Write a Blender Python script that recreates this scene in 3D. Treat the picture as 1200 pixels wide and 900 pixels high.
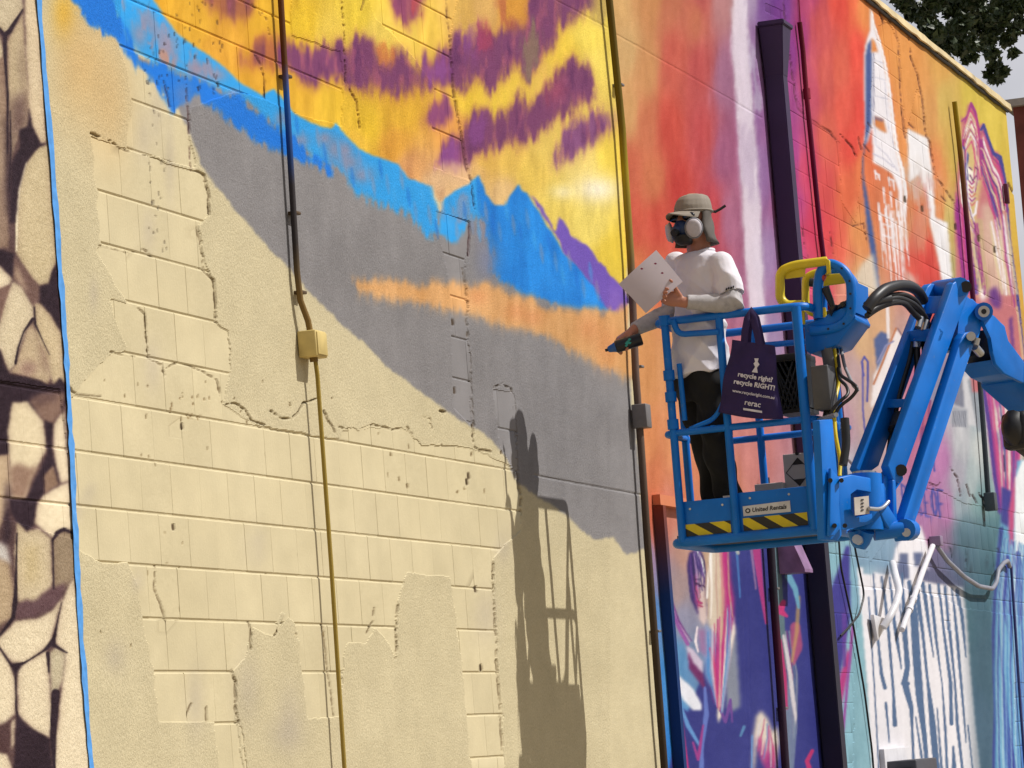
import bpy, bmesh, math, random
import numpy as np
from mathutils import Vector, Matrix, Quaternion

for o in list(bpy.data.objects):
    bpy.data.objects.remove(o)
scene = bpy.context.scene
COL = scene.collection
random.seed(7)
RNG = np.random.default_rng(11)

# ---------------------------------------------------------------- camera
CAM_D, CAM_Z, FPX = 5.647, 1.60, 4316.0        # metres from the wall, eye height, focal length in photo pixels
RW = np.array([[0.31125499, 0.07485046, 0.94737413],
               [-0.9472029, 0.10519422, 0.30288751],
               [-0.07698702, -0.99163077, 0.1036408]])   # rows: world axes seen from the camera (right, down, forward)
cam_data = bpy.data.cameras.new('camera')
cam = bpy.data.objects.new('camera', cam_data)
COL.objects.link(cam)
m = Matrix.Identity(4)
for i in range(3):
    m[i][0] = RW[i, 0]; m[i][1] = -RW[i, 1]; m[i][2] = -RW[i, 2]
m[0][3], m[1][3], m[2][3] = 0.0, -CAM_D, CAM_Z
cam.matrix_world = m
cam_data.sensor_width = 36.0
cam_data.lens = FPX / 1200 * 36.0
cam_data.clip_start = 0.1
cam_data.clip_end = 3000
scene.camera = cam

# ---------------------------------------------------------------- sky, sun, exposure
SUN = Vector((0.38, -1.0, 1.21)).normalized()   # towards the sun: high, out from the wall, a little towards its far end
world = bpy.data.worlds.new('World'); scene.world = world
world.use_nodes = True
nt = world.node_tree; nt.nodes.clear()
sky = nt.nodes.new('ShaderNodeTexSky'); sky.sky_type = 'NISHITA'; sky.sun_disc = False
sky.sun_elevation = math.asin(SUN.z); sky.sun_rotation = math.atan2(SUN.x, SUN.y)
sky.air_density = 1.0; sky.dust_density = 1.5
bg = nt.nodes.new('ShaderNodeBackground'); bg.inputs[1].default_value = 0.05
nt.links.new(sky.outputs[0], bg.inputs[0])
# thin bright cloud over most of the sky
tc = nt.nodes.new('ShaderNodeTexCoord'); nz = nt.nodes.new('ShaderNodeTexNoise')
nz.inputs['Scale'].default_value = 2.2; nz.inputs['Detail'].default_value = 7; nz.inputs['Roughness'].default_value = 0.55
mpw = nt.nodes.new('ShaderNodeMapping'); mpw.inputs['Location'].default_value = (0.0, 0.4, 0.0)
nt.links.new(tc.outputs['Generated'], mpw.inputs['Vector']); nt.links.new(mpw.outputs[0], nz.inputs['Vector'])
rp = nt.nodes.new('ShaderNodeValToRGB')
rp.color_ramp.elements[0].position = 0.42; rp.color_ramp.elements[0].color = (0.05, 0.05, 0.05, 1)
rp.color_ramp.elements[1].position = 0.58; rp.color_ramp.elements[1].color = (0.95, 0.95, 0.95, 1)
nt.links.new(nz.outputs['Fac'], rp.inputs[0])
bgc = nt.nodes.new('ShaderNodeBackground')
bgc.inputs[0].default_value = (0.95, 0.94, 1.0, 1); bgc.inputs[1].default_value = 0.72
mx = nt.nodes.new('ShaderNodeMixShader'); wo = nt.nodes.new('ShaderNodeOutputWorld')
nt.links.new(rp.outputs[0], mx.inputs[0]); nt.links.new(bg.outputs[0], mx.inputs[1]); nt.links.new(bgc.outputs[0], mx.inputs[2])
nt.links.new(mx.outputs[0], wo.inputs[0])

sd = bpy.data.lights.new('sun', 'SUN'); sd.energy = 5.0; sd.angle = math.radians(0.53); sd.color = (1.0, 0.965, 0.91)
so = bpy.data.objects.new('sun', sd); COL.objects.link(so)
so.rotation_euler = SUN.to_track_quat('Z', 'Y').to_euler(); so.location = (30, -20, 30)

scene.view_settings.view_transform = 'Standard'; scene.view_settings.look = 'None'
scene.view_settings.exposure = -0.02; scene.view_settings.gamma = 1.0
scene.view_settings.use_curve_mapping = False
scene.cycles.use_denoising = True
scene.cycles.max_bounces = 6; scene.cycles.diffuse_bounces = 3; scene.cycles.glossy_bounces = 2

# ---------------------------------------------------------------- helpers
def ray(px, py):
    d = np.stack([np.asarray(px, float) - 600, np.asarray(py, float) - 450, np.full(np.shape(px), FPX)], -1)
    return d @ RW.T
def P(px, py, d=0.0):
    """survey point: where the line of sight through a photo pixel stands d metres off the wall"""
    r = ray(px, py); k = (CAM_D - d) / r[1]
    return Vector((r[0] * k, -d, r[2] * k + CAM_Z))
def on_plane(px, py, p0, n):
    r = Vector(ray(px, py)); o = Vector((0, -CAM_D, CAM_Z))
    return o + r * ((Vector(p0) - o).dot(n) / r.dot(n))
def proj(X, Y, Z):
    q = np.stack([X, np.asarray(Y) + CAM_D, np.asarray(Z) - CAM_Z], -1) @ RW
    return 600 + FPX * q[..., 0] / q[..., 2], 450 + FPX * q[..., 1] / q[..., 2]

def s2l(c):
    c = np.asarray(c, float)
    return np.where(c <= 0.04045, c / 12.92, ((c + 0.055) / 1.055) ** 2.4)
def rgb(r, g, b, k=1.0):
    v = s2l(np.array([r, g, b]) / 255.0) * k
    return (float(v[0]), float(v[1]), float(v[2]), 1.0)

MATS = {}
def mat(name, color, rough=0.6, metal=0.0, mottle=0.12, scale=14.0, bump=0.0, bscale=120.0, dirt=None, dirt_amt=0.0, dirt_scale=None, dirt_lo=0.52, spec=0.4, coat=0.0, sss=0.0):
    """plain principled surface with procedural mottling, grain and dirt"""
    if name in MATS: return MATS[name]
    M = bpy.data.materials.new(name); M.use_nodes = True
    t = M.node_tree; b = t.nodes['Principled BSDF']
    b.inputs['Roughness'].default_value = rough; b.inputs['Metallic'].default_value = metal
    b.inputs['Specular IOR Level'].default_value = spec; b.inputs['Coat Weight'].default_value = coat
    tcn = t.nodes.new('ShaderNodeTexCoord')
    n = t.nodes.new('ShaderNodeTexNoise'); n.inputs['Scale'].default_value = scale; n.inputs['Detail'].default_value = 6
    t.links.new(tcn.outputs['Object'], n.inputs['Vector'])
    r = t.nodes.new('ShaderNodeValToRGB')
    c = np.array(color[:3])
    lo = np.clip(c * (1 - mottle), 0, 1); hi = np.clip(c * (1 + mottle), 0, 1)
    r.color_ramp.elements[0].position = 0.3; r.color_ramp.elements[0].color = (*lo, 1)
    r.color_ramp.elements[1].position = 0.7; r.color_ramp.elements[1].color = (*hi, 1)
    t.links.new(n.outputs['Fac'], r.inputs[0])
    out = r.outputs[0]
    if dirt is not None:
        n2 = t.nodes.new('ShaderNodeTexNoise'); n2.inputs['Scale'].default_value = dirt_scale or scale * 0.45; n2.inputs['Detail'].default_value = 9
        n2.inputs['Roughness'].default_value = 0.7
        t.links.new(tcn.outputs['Object'], n2.inputs['Vector'])
        r2 = t.nodes.new('ShaderNodeValToRGB')
        r2.color_ramp.elements[0].position = dirt_lo; r2.color_ramp.elements[0].color = (0, 0, 0, 1)
        r2.color_ramp.elements[1].position = dirt_lo + (0.20 if dirt_scale is None else 0.05); r2.color_ramp.elements[1].color = (dirt_amt,) * 3 + (1,)
        t.links.new(n2.outputs['Fac'], r2.inputs[0])
        mxn = t.nodes.new('ShaderNodeMixRGB'); mxn.inputs[2].default_value = (*dirt[:3], 1)
        t.links.new(r2.outputs[0], mxn.inputs[0]); t.links.new(out, mxn.inputs[1]); out = mxn.outputs[0]
    t.links.new(out, b.inputs['Base Color'])
    if sss: b.inputs['Subsurface Weight'].default_value = sss; b.inputs['Subsurface Radius'].default_value = (0.02, 0.008, 0.004)
    if bump:
        n3 = t.nodes.new('ShaderNodeTexNoise'); n3.inputs['Scale'].default_value = bscale; n3.inputs['Detail'].default_value = 4
        t.links.new(tcn.outputs['Object'], n3.inputs['Vector'])
        bp = t.nodes.new('ShaderNodeBump'); bp.inputs['Strength'].default_value = bump; bp.inputs['Distance'].default_value = 0.004
        t.links.new(n3.outputs['Fac'], bp.inputs['Height']); t.links.new(bp.outputs[0], b.inputs['Normal'])
    MATS[name] = M
    return M

def link(name, me, material=None, parent=None):
    o = bpy.data.objects.new(name, me); COL.objects.link(o)
    if material is not None and me is not None:
        me.materials.clear(); me.materials.append(material)
    if parent is not None:
        o.parent = parent; o.matrix_parent_inverse = parent.matrix_world.inverted()
    return o
def tag(o, label, cat, group=None, kind=None):
    o['label'] = label; o['category'] = cat
    if group: o['group'] = group
    if kind: o['kind'] = kind
    return o
def empty(name, loc):
    o = bpy.data.objects.new(name, None); COL.objects.link(o); o.location = loc; o.empty_display_size = 0.2
    o.matrix_world = Matrix.Translation(Vector(loc))
    return o
def bm_mesh(bm, name='mesh', smooth=False):
    me = bpy.data.meshes.new(name); bmesh.ops.recalc_face_normals(bm, faces=bm.faces); bm.to_mesh(me); bm.free()
    if smooth:
        me.polygons.foreach_set('use_smooth', np.ones(len(me.polygons), bool))
    return me
def smooth_by_angle(me, ang=40):
    me.polygons.foreach_set('use_smooth', np.ones(len(me.polygons), bool))
    bm = bmesh.new(); bm.from_mesh(me); a = math.radians(ang)
    for e in bm.edges:
        e.smooth = not (len(e.link_faces) == 2 and e.calc_face_angle(0) > a)
    bm.to_mesh(me); bm.free()

def frame_at(t):
    t = t.normalized(); u = Vector((0, 0, 1)) if abs(t.z) < 0.92 else Vector((0, 1, 0))
    x = t.cross(u).normalized(); y = x.cross(t).normalized()
    return x, y
def add_tube(bm, pts, r, seg=10, caps=True):
    """tube along a polyline; r a number or one per point (or (rx, ry) pairs); parallel-transported rings"""
    pts = [Vector(p) for p in pts]; n = len(pts)
    rs = r if isinstance(r, (list, tuple)) else [r] * n
    rings = []; prev = None
    for i in range(n):
        t = (pts[min(i + 1, n - 1)] - pts[max(i - 1, 0)]).normalized()
        if prev is None: x, y = frame_at(t)
        else:
            x = (prev - t * prev.dot(t)).normalized(); y = t.cross(x).normalized() * -1
            y = x.cross(t).normalized()
        prev = x
        k = 1.0
        if 0 < i < n - 1:
            c = (pts[i] - pts[i - 1]).normalized().dot(t); k = 1 / max(c, 0.6)
        rr = rs[i]; ra, rb = (rr if isinstance(rr, (tuple, list)) else (rr, rr))
        rings.append([bm.verts.new(pts[i] + x * (math.cos(2 * math.pi * j / seg) * ra * k) + y * (math.sin(2 * math.pi * j / seg) * rb * k)) for j in range(seg)])
    for a, b in zip(rings, rings[1:]):
        for j in range(seg):
            bm.faces.new((a[j], a[(j + 1) % seg], b[(j + 1) % seg], b[j]))
    if caps:
        bm.faces.new(rings[0][::-1]); bm.faces.new(rings[-1])
    return rings
def fillet(pts, rad, steps=5):
    """round the inner corners of a polyline"""
    pts = [Vector(p) for p in pts]; out = [pts[0]]
    for i in range(1, len(pts) - 1):
        a, b, c = pts[i - 1], pts[i], pts[i + 1]
        u = (a - b); v = (c - b); d = min(rad, u.length * 0.49, v.length * 0.49)
        p, q = b + u.normalized() * d, b + v.normalized() * d
        for k in range(steps + 1):
            t = k / steps
            out.append(p * (1 - t) ** 2 + b * 2 * t * (1 - t) + q * t * t)
    out.append(pts[-1]); return out
def tube(name, pts, r, material, parent=None, seg=10, rad=0.0):
    bm = bmesh.new(); add_tube(bm, fillet(pts, rad) if rad else pts, r, seg)
    me = bm_mesh(bm, name); smooth_by_angle(me, 50)
    return link(name, me, material, parent)
def add_box(bm, c, size, axes=None, bevel=0.0):
    """box centred at c with half axes along the given unit vectors"""
    ax = axes or (Vector((1, 0, 0)), Vector((0, 1, 0)), Vector((0, 0, 1)))
    c = Vector(c); vs = []
    for sx in (-1, 1):
        for sy in (-1, 1):
            for sz in (-1, 1):
                vs.append(bm.verts.new(c + ax[0] * (sx * size[0] / 2) + ax[1] * (sy * size[1] / 2) + ax[2] * (sz * size[2] / 2)))
    fs = [bm.faces.new([vs[i] for i in f]) for f in ((0, 1, 3, 2), (4, 6, 7, 5), (0, 4, 5, 1), (2, 3, 7, 6), (0, 2, 6, 4), (1, 5, 7, 3))]
    if bevel:
        es = list({e for f in fs for e in f.edges})
        bmesh.ops.bevel(bm, geom=es, offset=bevel, segments=2, affect='EDGES', profile=0.5)
def box(name, c, size, material, parent=None, axes=None, bevel=0.0):
    bm = bmesh.new(); add_box(bm, c, size, axes, bevel)
    me = bm_mesh(bm, name)
    if bevel: smooth_by_angle(me, 50)
    return link(name, me, material, parent)
def add_prism(bm, poly, ext, bevel=0.0):
    """flat outline (3-D points) pushed along ext"""
    a = [bm.verts.new(Vector(p)) for p in poly]; b = [bm.verts.new(Vector(p) + Vector(ext)) for p in poly]
    n = len(a); fs = [bm.faces.new(a), bm.faces.new(b[::-1])]
    for i in range(n):
        fs.append(bm.faces.new((a[i], b[i], b[(i + 1) % n], a[(i + 1) % n])))
    if bevel:
        es = list({e for f in fs for e in f.edges})
        bmesh.ops.bevel(bm, geom=es, offset=bevel, segments=2, affect='EDGES', profile=0.5)
def prism(name, poly, ext, material, parent=None, bevel=0.0):
    bm = bmesh.new(); add_prism(bm, poly, ext, bevel)
    me = bm_mesh(bm, name)
    if bevel: smooth_by_angle(me, 45)
    return link(name, me, material, parent)
# ---------------------------------------------------------------- the paint on the wall (colour chart, relief chart)
# The mural is laid out on a chart (surveyed picture units), later looked up by every point of the wall.
OX = OY = 60; CW, CH = 1320, 1020
YY, XX = np.mgrid[0:CH, 0:CW].astype(np.float32); XX -= OX; YY -= OY
def vnoise(cx, cy, seed):
    r = np.random.default_rng(seed); gx, gy = int(CW / cx) + 3, int(CH / cy) + 3
    g = r.random((gy, gx)).astype(np.float32)
    fx = (XX + OX) / cx; fy = (YY + OY) / cy; ix = fx.astype(int); iy = fy.astype(int)
    tx = fx - ix; ty = fy - iy; tx = tx * tx * (3 - 2 * tx); ty = ty * ty * (3 - 2 * ty)
    return (g[iy, ix] * (1 - tx) + g[iy, ix + 1] * tx) * (1 - ty) + (g[iy + 1, ix] * (1 - tx) + g[iy + 1, ix + 1] * tx) * ty
def fbm(cx, cy, seed, octv=4):
    s = 0; a = 1; tot = 0
    for k in range(octv):
        s = s + a * vnoise(max(cx / 2 ** k, 1.01), max(cy / 2 ** k, 1.01), seed + k * 17); tot += a; a *= 0.55
    return s / tot - 0.5
STREAK = fbm(9, 60, 1); JAG = fbm(16, 16, 2, 5); JAG2 = fbm(16, 16, 3, 5); GRIT = fbm(3, 3, 4, 2); BLOT = fbm(70, 70, 5, 5); FINE = fbm(5, 22, 6, 3)
C = np.zeros((CH, CW, 3), np.float32)
REL = np.zeros((CH, CW), np.float32)      # relief: metres into the wall
EXPO = np.zeros((CH, CW), np.float32)     # 1 where the render coat is missing and the blocks show
def blur(mk, r):
    if r < 0.6: return mk
    k = max(1, int(round(r)))
    for ax in (0, 1):
        for _ in range(2):
            p = np.pad(mk, [(k + 1, k) if i == ax else (0, 0) for i in (0, 1)], mode='edge').cumsum(ax)
            n = p.shape[ax]
            mk = (np.take(p, range(2 * k + 1, n), ax) - np.take(p, range(0, n - 2 * k - 1), ax)) / (2 * k + 1)
    return mk
def vblur(mk, r):
    k = max(1, int(round(r)))
    for _ in range(2):
        p = np.pad(mk, ((k + 1, k), (0, 0)), mode='edge').cumsum(0); n = p.shape[0]
        mk = (p[2 * k + 1:n] - p[0:n - 2 * k - 1]) / (2 * k + 1)
    return mk
def bbox(pts, mg):
    a = np.array(pts, float)
    x0 = int(max(0, a[:, 0].min() - mg + OX)); x1 = int(min(CW, a[:, 0].max() + mg + OX + 1))
    y0 = int(max(0, a[:, 1].min() - mg + OY)); y1 = int(min(CH, a[:, 1].max() + mg + OY + 1))
    return (slice(y0, max(y1, y0 + 1)), slice(x0, max(x1, x0 + 1)))
def pmask(pts, soft=0.8, jx=0, jy=0, sp=0.0):
    s = bbox(pts, 3 * soft + abs(jx) + abs(jy) + 3)
    x = XX[s] + 2 * jx * JAG[s]; y = YY[s] + 2 * jy * STREAK[s] + (jx * 2) * JAG2[s]
    ins = np.zeros(x.shape, bool); n = len(pts)
    for i in range(n):
        x1, y1 = pts[i]; x2, y2 = pts[(i + 1) % n]
        if y1 == y2: continue
        ins ^= ((y1 > y) != (y2 > y)) & (x < (x2 - x1) * (y - y1) / (y2 - y1) + x1)
    mk = blur(ins.astype(np.float32), soft)
    if jy > 5: mk = vblur(mk, jy * 0.7)
    if sp: mk = np.clip((mk - 0.5) * 1.0 + 0.5 + sp * (FINE[s] * 5 + STREAK[s] * 4 + GRIT[s]) * mk * (1 - mk) * 2, 0, 1)
    return s, mk
def colr(c): return np.array(c, np.float32) / 255
def put(s, mk, col, a):
    C[s] += (colr(col) - C[s]) * (mk * a)[..., None]
def poly(pts, col, soft=0.8, a=1.0, jx=0, jy=0, sp=0.0):
    s, mk = pmask(pts, soft, jx, jy, sp); put(s, mk, col, a)
def lmask(pts, w, soft=0.8, jit=0.0):
    wmax = max(w) if isinstance(w, (tuple, list)) else w
    s = bbox(pts, wmax + 2 * soft + jit + 3)
    x = XX[s] + 2 * jit * JAG[s]; y = YY[s] + 2 * jit * JAG2[s]
    n = len(pts); best = np.full(x.shape, -1e3, np.float32)
    L = [0.0]
    for i in range(n - 1): L.append(L[-1] + math.hypot(pts[i + 1][0] - pts[i][0], pts[i + 1][1] - pts[i][1]))
    for i in range(n - 1):
        (x1, y1), (x2, y2) = pts[i], pts[i + 1]; dx, dy = x2 - x1, y2 - y1; l2 = dx * dx + dy * dy + 1e-6
        t = np.clip(((x - x1) * dx + (y - y1) * dy) / l2, 0, 1)
        d = np.hypot(x - x1 - t * dx, y - y1 - t * dy)
        if isinstance(w, (tuple, list)):
            ww = np.interp((L[i] + t * (L[i + 1] - L[i])) / max(L[-1], 1e-6), np.linspace(0, 1, len(w)), w)
        else: ww = w
        best = np.maximum(best, (ww / 2 - d) / soft + 0.5)
    return s, np.clip(best, 0, 1)
def stroke(pts, w, col, soft=0.8, a=1.0, jit=0.0):
    s, mk = lmask(pts, w, soft, jit); put(s, mk, col, a)
def bands(A, B, n, cols, w, soft=0.9, a=0.95, jit=0.4, wob=1.0):
    """brush lines swept from one curve to another"""
    rb = random.Random(int(A[0][0] * 7 + A[0][1])); m = max(len(A), len(B)); ts = np.linspace(0, 1, m)
    def rs(Q): q = np.array(Q, float); u = np.linspace(0, 1, len(q)); return np.stack([np.interp(ts, u, q[:, 0]), np.interp(ts, u, q[:, 1])], -1)
    a_, b_ = rs(A), rs(B)
    for k in range(n):
        t = (k + 0.5) / n; p = a_ * (1 - t) + b_ * t + np.array([[rb.uniform(-wob, wob), rb.uniform(-wob, wob)] for _ in range(m)])
        i0 = rb.randint(0, 1) if m > 4 else 0; i1 = m - (rb.randint(0, 1) if m > 4 else 0)
        stroke([tuple(v) for v in p[i0:i1]], [w * rb.uniform(0.4, 0.9), w * rb.uniform(0.9, 1.5), w * rb.uniform(0.3, 0.9)], cols[k % len(cols)], soft, a, jit)
def glow(x, y, rx, ry, col, a=1.0):
    s = bbox([(x - 2.5 * rx, y - 2.5 * ry), (x + 2.5 * rx, y + 2.5 * ry)], 2)
    put(s, np.exp(-(((XX[s] - x) / rx) ** 2 + ((YY[s] - y) / ry) ** 2)), col, a)
def field(pts, xr, yr, mk_pts, soft=1.0, ys=0.45, pw=2.2, jx=0):
    """colour blended between named paint samples, drawn out vertically like the spray fades"""
    s, mk = pmask(mk_pts, soft, jx, 0)
    x = XX[s] + 10 * STREAK[s]; y = YY[s]; num = np.zeros(x.shape + (3,), np.float32); den = np.zeros(x.shape, np.float32)
    for (px, py, *c) in pts:
        w = 1 / (((x - px) ** 2 + (ys * (y - py)) ** 2 + 30) ** pw); den += w; num += w[..., None] * colr(c)
    put3 = num / den[..., None]
    C[s] += (put3 - C[s]) * mk[..., None]
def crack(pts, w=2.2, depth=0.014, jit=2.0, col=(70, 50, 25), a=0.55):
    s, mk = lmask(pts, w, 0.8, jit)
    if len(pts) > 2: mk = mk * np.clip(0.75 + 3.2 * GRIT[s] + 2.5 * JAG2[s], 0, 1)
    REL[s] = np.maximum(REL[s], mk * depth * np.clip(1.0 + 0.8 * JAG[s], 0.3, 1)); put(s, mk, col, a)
def groove(pts, depth=0.004, w=1.5):
    s, mk = lmask(pts, w, 1.0, 0.6); REL[s] = np.maximum(REL[s], mk * depth)
def bare(pts, jx=3.6):
    s, mk = pmask(pts, 0.6, jx, 0); EXPO[s] = np.maximum(EXPO[s], mk)

BEIGE = (213, 200, 163); GREY = (141, 138, 139)
C[:] = colr(BEIGE)
C += (BLOT * 0.05)[..., None]
# worn patches and old paint showing through the beige
glow(75, 15, 14, 30, (232, 178, 40), 0.75); glow(95, 75, 35, 70, (222, 178, 110), 0.6); glow(130, 120, 26, 70, (215, 178, 120), 0.55)
for x, y, rx, ry in [(185, 130, 8, 40), (200, 190, 6, 50), (170, 160, 10, 30), (105, 580, 7, 12), (180, 430, 10, 30), (110, 345, 6, 20), (175, 270, 8, 25),
                     (135, 770, 12, 20), (290, 810, 14, 40), (340, 840, 14, 40), (230, 820, 10, 40), (300, 640, 10, 20), (590, 640, 10, 20), (570, 720, 14, 30),
                     (335, 860, 20, 20), (90, 600, 8, 14), (160, 680, 5, 12)]:
    glow(x, y, rx, ry, (165, 155, 150), 0.26)
# ---- bare grey under-coat
poly([(150, 60), (205, 122), (222, 152), (235, 190), (250, 215), (268, 235), (290, 262), (304, 278), (325, 301), (345, 321), (362, 342), (385, 366), (402, 381), (430, 405), (455, 430), (480, 450), (500, 465), (520, 480), (535, 490), (552, 500), (575, 515), (590, 532), (600, 548), (607, 566), (630, 582), (660, 601), (677, 617), (697, 634), (717, 630), (733, 650), (757, 642),
      (737, 420), (730, 366), (663, 312), (615, 262), (585, 266), (560, 236), (515, 246), (467, 200), (400, 158), (333, 122), (270, 100)], GREY, 0.8, 1, 2.5, 3, 0.6)
s_, mk_ = pmask([(200, 120), (402, 381), (600, 548), (757, 642), (730, 366), (515, 240), (333, 122)], 2)
C[s_] += (mk_ * (BLOT[s_] * 0.07 + STREAK[s_] * 0.05))[..., None]
# ---- blue ridges
LB = (48, 162, 238); DB = (28, 122, 226); MIX = (150, 142, 166)
TOP = [(150, -40), (180, -2), (193, 17), (207, 37), (230, 55), (247, 65), (263, 77), (283, 97), (300, 107), (310, 112), (322, 103), (333, 117), (347, 133), (363, 143), (387, 152), (395, 144), (400, 153), (420, 173), (433, 180), (450, 187), (467, 192), (480, 210), (497, 215), (507, 218), (515, 238), (533, 223), (550, 215), (560, 204), (570, 227), (580, 240), (592, 240), (597, 230), (608, 217)]
poly([(x, y - 8) for x, y in TOP[:24]] + [(515, 240), (517, 277), (500, 273), (490, 263), (477, 249), (450, 239), (420, 229), (400, 203), (373, 189), (353, 175), (333, 159), (300, 129), (243, 99), (213, 89), (160, 65), (100, -40)], LB, 4, 1, 3.5, 4, 1.0)
poly([(105, -40), (150, -2), (165, 30), (190, 60), (210, 84), (243, 98), (262, 100), (240, 76), (215, 56), (200, 38), (185, 8), (150, -40)], MIX, 5, 0.75, 6, 9, 2)
for x, y, rx, ry in [(165, 40, 10, 16), (200, 55, 12, 18), (232, 80, 14, 8), (255, 88, 12, 8), (275, 110, 8, 6), (330, 140, 8, 10), (352, 165, 10, 8), (392, 175, 12, 14), (380, 162, 8, 8), (410, 190, 12, 10), (425, 205, 14, 10), (405, 176, 8, 10)]:
    glow(x, y, rx, ry, (160, 140, 158), 0.7)
poly([(188, 60), (200, 64), (208, 84), (196, 78)], (196, 140, 112), 3, 0.7, 3, 3, 1)
poly([(75, -40), (105, -40), (147, 33), (160, 63), (213, 87), (243, 97), (283, 117), (300, 127), (320, 147), (333, 157), (353, 173), (373, 187), (398, 201), (387, 205), (367, 194), (337, 179), (313, 172), (287, 155), (260, 134), (230, 112), (216, 120), (206, 134), (197, 121), (187, 101), (173, 90), (157, 72), (143, 51), (113, 33), (97, 17), (80, 0)], DB, 3.2, 1, 2.5, 5, 1.2)
glow(215, 110, 12, 14, (120, 130, 170), 0.5)
poly([(140, -40), (185, -40), (181, 0), (170, 14), (150, 6)], (52, 170, 245), 2, 0.9, 2, 4, 1)
poly([(517, 230), (533, 215), (550, 206), (560, 194), (565, 222), (566, 252), (560, 258), (548, 250), (545, 266), (533, 285), (520, 278), (510, 276)], LB, 3, 1, 2.4, 3, 1.0)
poly([(534, 236), (548, 228), (551, 250), (540, 262), (530, 254)], MIX, 4, 0.6, 2, 4, 1)
poly([(556, 190), (570, 215), (580, 230), (592, 230), (597, 220), (608, 205), (624, 222), (640, 245), (655, 268), (670, 290), (696, 318), (720, 338), (732, 352), (712, 364), (690, 362), (673, 362), (647, 355), (613, 343), (590, 330), (574, 318), (578, 300), (570, 272), (563, 240)], (28, 134, 226), 3, 1, 2.6, 3, 1.0)
s_, mk_ = pmask([(560, 204), (608, 217), (663, 297), (728, 357), (673, 362), (590, 330), (570, 272)], 3); C[s_] += (mk_ * (STREAK[s_] * 0.22 + BLOT[s_] * 0.15))[..., None] * np.array([0.5, 0.9, 1], np.float32)
glow(572, 305, 14, 22, (120, 130, 165), 0.65); glow(563, 270, 8, 16, (140, 138, 160), 0.6); glow(610, 260, 10, 30, (40, 150, 235), 0.5); glow(660, 330, 30, 16, (45, 150, 240), 0.5)
# ---- yellow evening sky
SKYP = [(30, -80), (760, -80), (737, 300), (730, 372), (715, 352), (690, 325), (663, 297), (655, 286), (647, 272), (640, 264), (633, 249), (625, 240), (618, 226), (613, 224), (608, 216)] + TOP[::-1][1:] + [(120, -80)]
field([(180, -20, 225, 165, 40), (230, 20, 224, 170, 50), (260, 60, 226, 165, 55), (300, 90, 228, 170, 50), (320, 20, 222, 170, 45), (350, 30, 236, 195, 45), (390, 40, 240, 205, 80), (420, 20, 232, 200, 60), (440, 40, 236, 205, 90),
       (350, 115, 226, 175, 50), (400, 120, 228, 185, 50), (430, 150, 232, 190, 45), (460, 170, 228, 165, 60), (420, 165, 232, 185, 60), (480, 200, 222, 160, 100), (510, 225, 224, 180, 130), (470, 130, 226, 175, 50), (500, 40, 240, 200, 80), (480, 40, 240, 205, 85),
       (540, 20, 225, 180, 90), (570, 10, 222, 175, 100), (600, 10, 225, 160, 60), (550, 115, 238, 200, 60), (580, 115, 240, 205, 70), (605, 95, 242, 205, 75), (640, 100, 240, 200, 90), (660, 60, 240, 205, 70), (690, 40, 242, 215, 90), (700, 80, 244, 218, 100),
       (710, 110, 242, 212, 100), (640, 165, 238, 205, 100), (600, 185, 236, 195, 90), (570, 190, 230, 185, 85), (560, 200, 226, 180, 110), (620, 205, 236, 200, 90), (655, 240, 240, 212, 100), (690, 260, 242, 218, 110), (720, 300, 236, 205, 70), (725, 180, 240, 210, 80), (680, 190, 242, 215, 120), (530, 150, 232, 165, 80), (545, 210, 232, 190, 140), (590, 230, 230, 190, 130)],
      None, None, SKYP, 0.6, 0.8, 2.0, 2.2)
glow(700, 222, 26, 16, (252, 244, 222), 0.9); glow(660, 225, 14, 9, (248, 236, 190), 0.7)
s_, mk_ = pmask(SKYP, 1.0)
C[s_] += (mk_ * (STREAK[s_] * 0.16 + FINE[s_] * 0.10))[..., None] * np.array([1, 0.95, 0.5], np.float32)
PUR = (122, 62, 108); PUR2 = (146, 78, 150); RUST = (178, 92, 66)
def cloud(pts, col, a=0.9, jy=11, soft=2.0): 
    poly(pts, RUST, soft + 4, a * 0.6, 5, jy + 5, 0.4); poly(pts, col, soft + 3, a * 0.62, 3, 6, 0.3)
    s, mk = pmask(pts, soft + 0.8, 5, jy + 1, 0.6); put(s, np.clip(mk * (1.15 + 1.6 * STREAK[s] + 1.3 * FINE[s]), 0, 1), col, a)
    s, mk = pmask(pts, soft + 1, 3, jy * 0.6, 0); put(s, np.clip(mk * (STREAK[s] * 4.5 - 0.05), 0, 1), (96, 44, 92), a * 0.8); put(s, np.clip(mk * (-FINE[s] * 4.5 - 0.2), 0, 1), (176, 92, 120), a * 0.6)
cloud([(228, -30), (300, -30), (296, 14), (285, 24), (265, 22), (248, 10)], (150, 84, 72), 0.6)
cloud([(281, 67), (306, 50), (324, 45), (330, 70), (324, 76), (300, 78), (281, 77)], (176, 102, 66), 0.75)
cloud([(330, 46), (349, 54), (364, 61), (382, 52), (400, 56), (418, 54), (434, 50), (450, 72), (464, 63), (477, 70), (491, 80), (498, 70), (513, 65), (530, 63), (535, 48), (547, 43), (561, 39), (576, 43), (595, 36), (607, 34), (619, 14), (629, -30), (690, -30), (694, 7), (667, 19), (651, 27),
       (651, 46), (638, 56), (629, 80), (619, 94), (607, 72), (595, 80), (585, 92), (576, 106), (568, 97), (554, 89), (547, 101), (535, 97), (510, 97), (493, 101), (472, 104), (450, 106), (432, 99), (416, 103), (400, 90), (378, 90), (364, 101), (351, 85), (330, 76)], PUR, 0.92)
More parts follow.
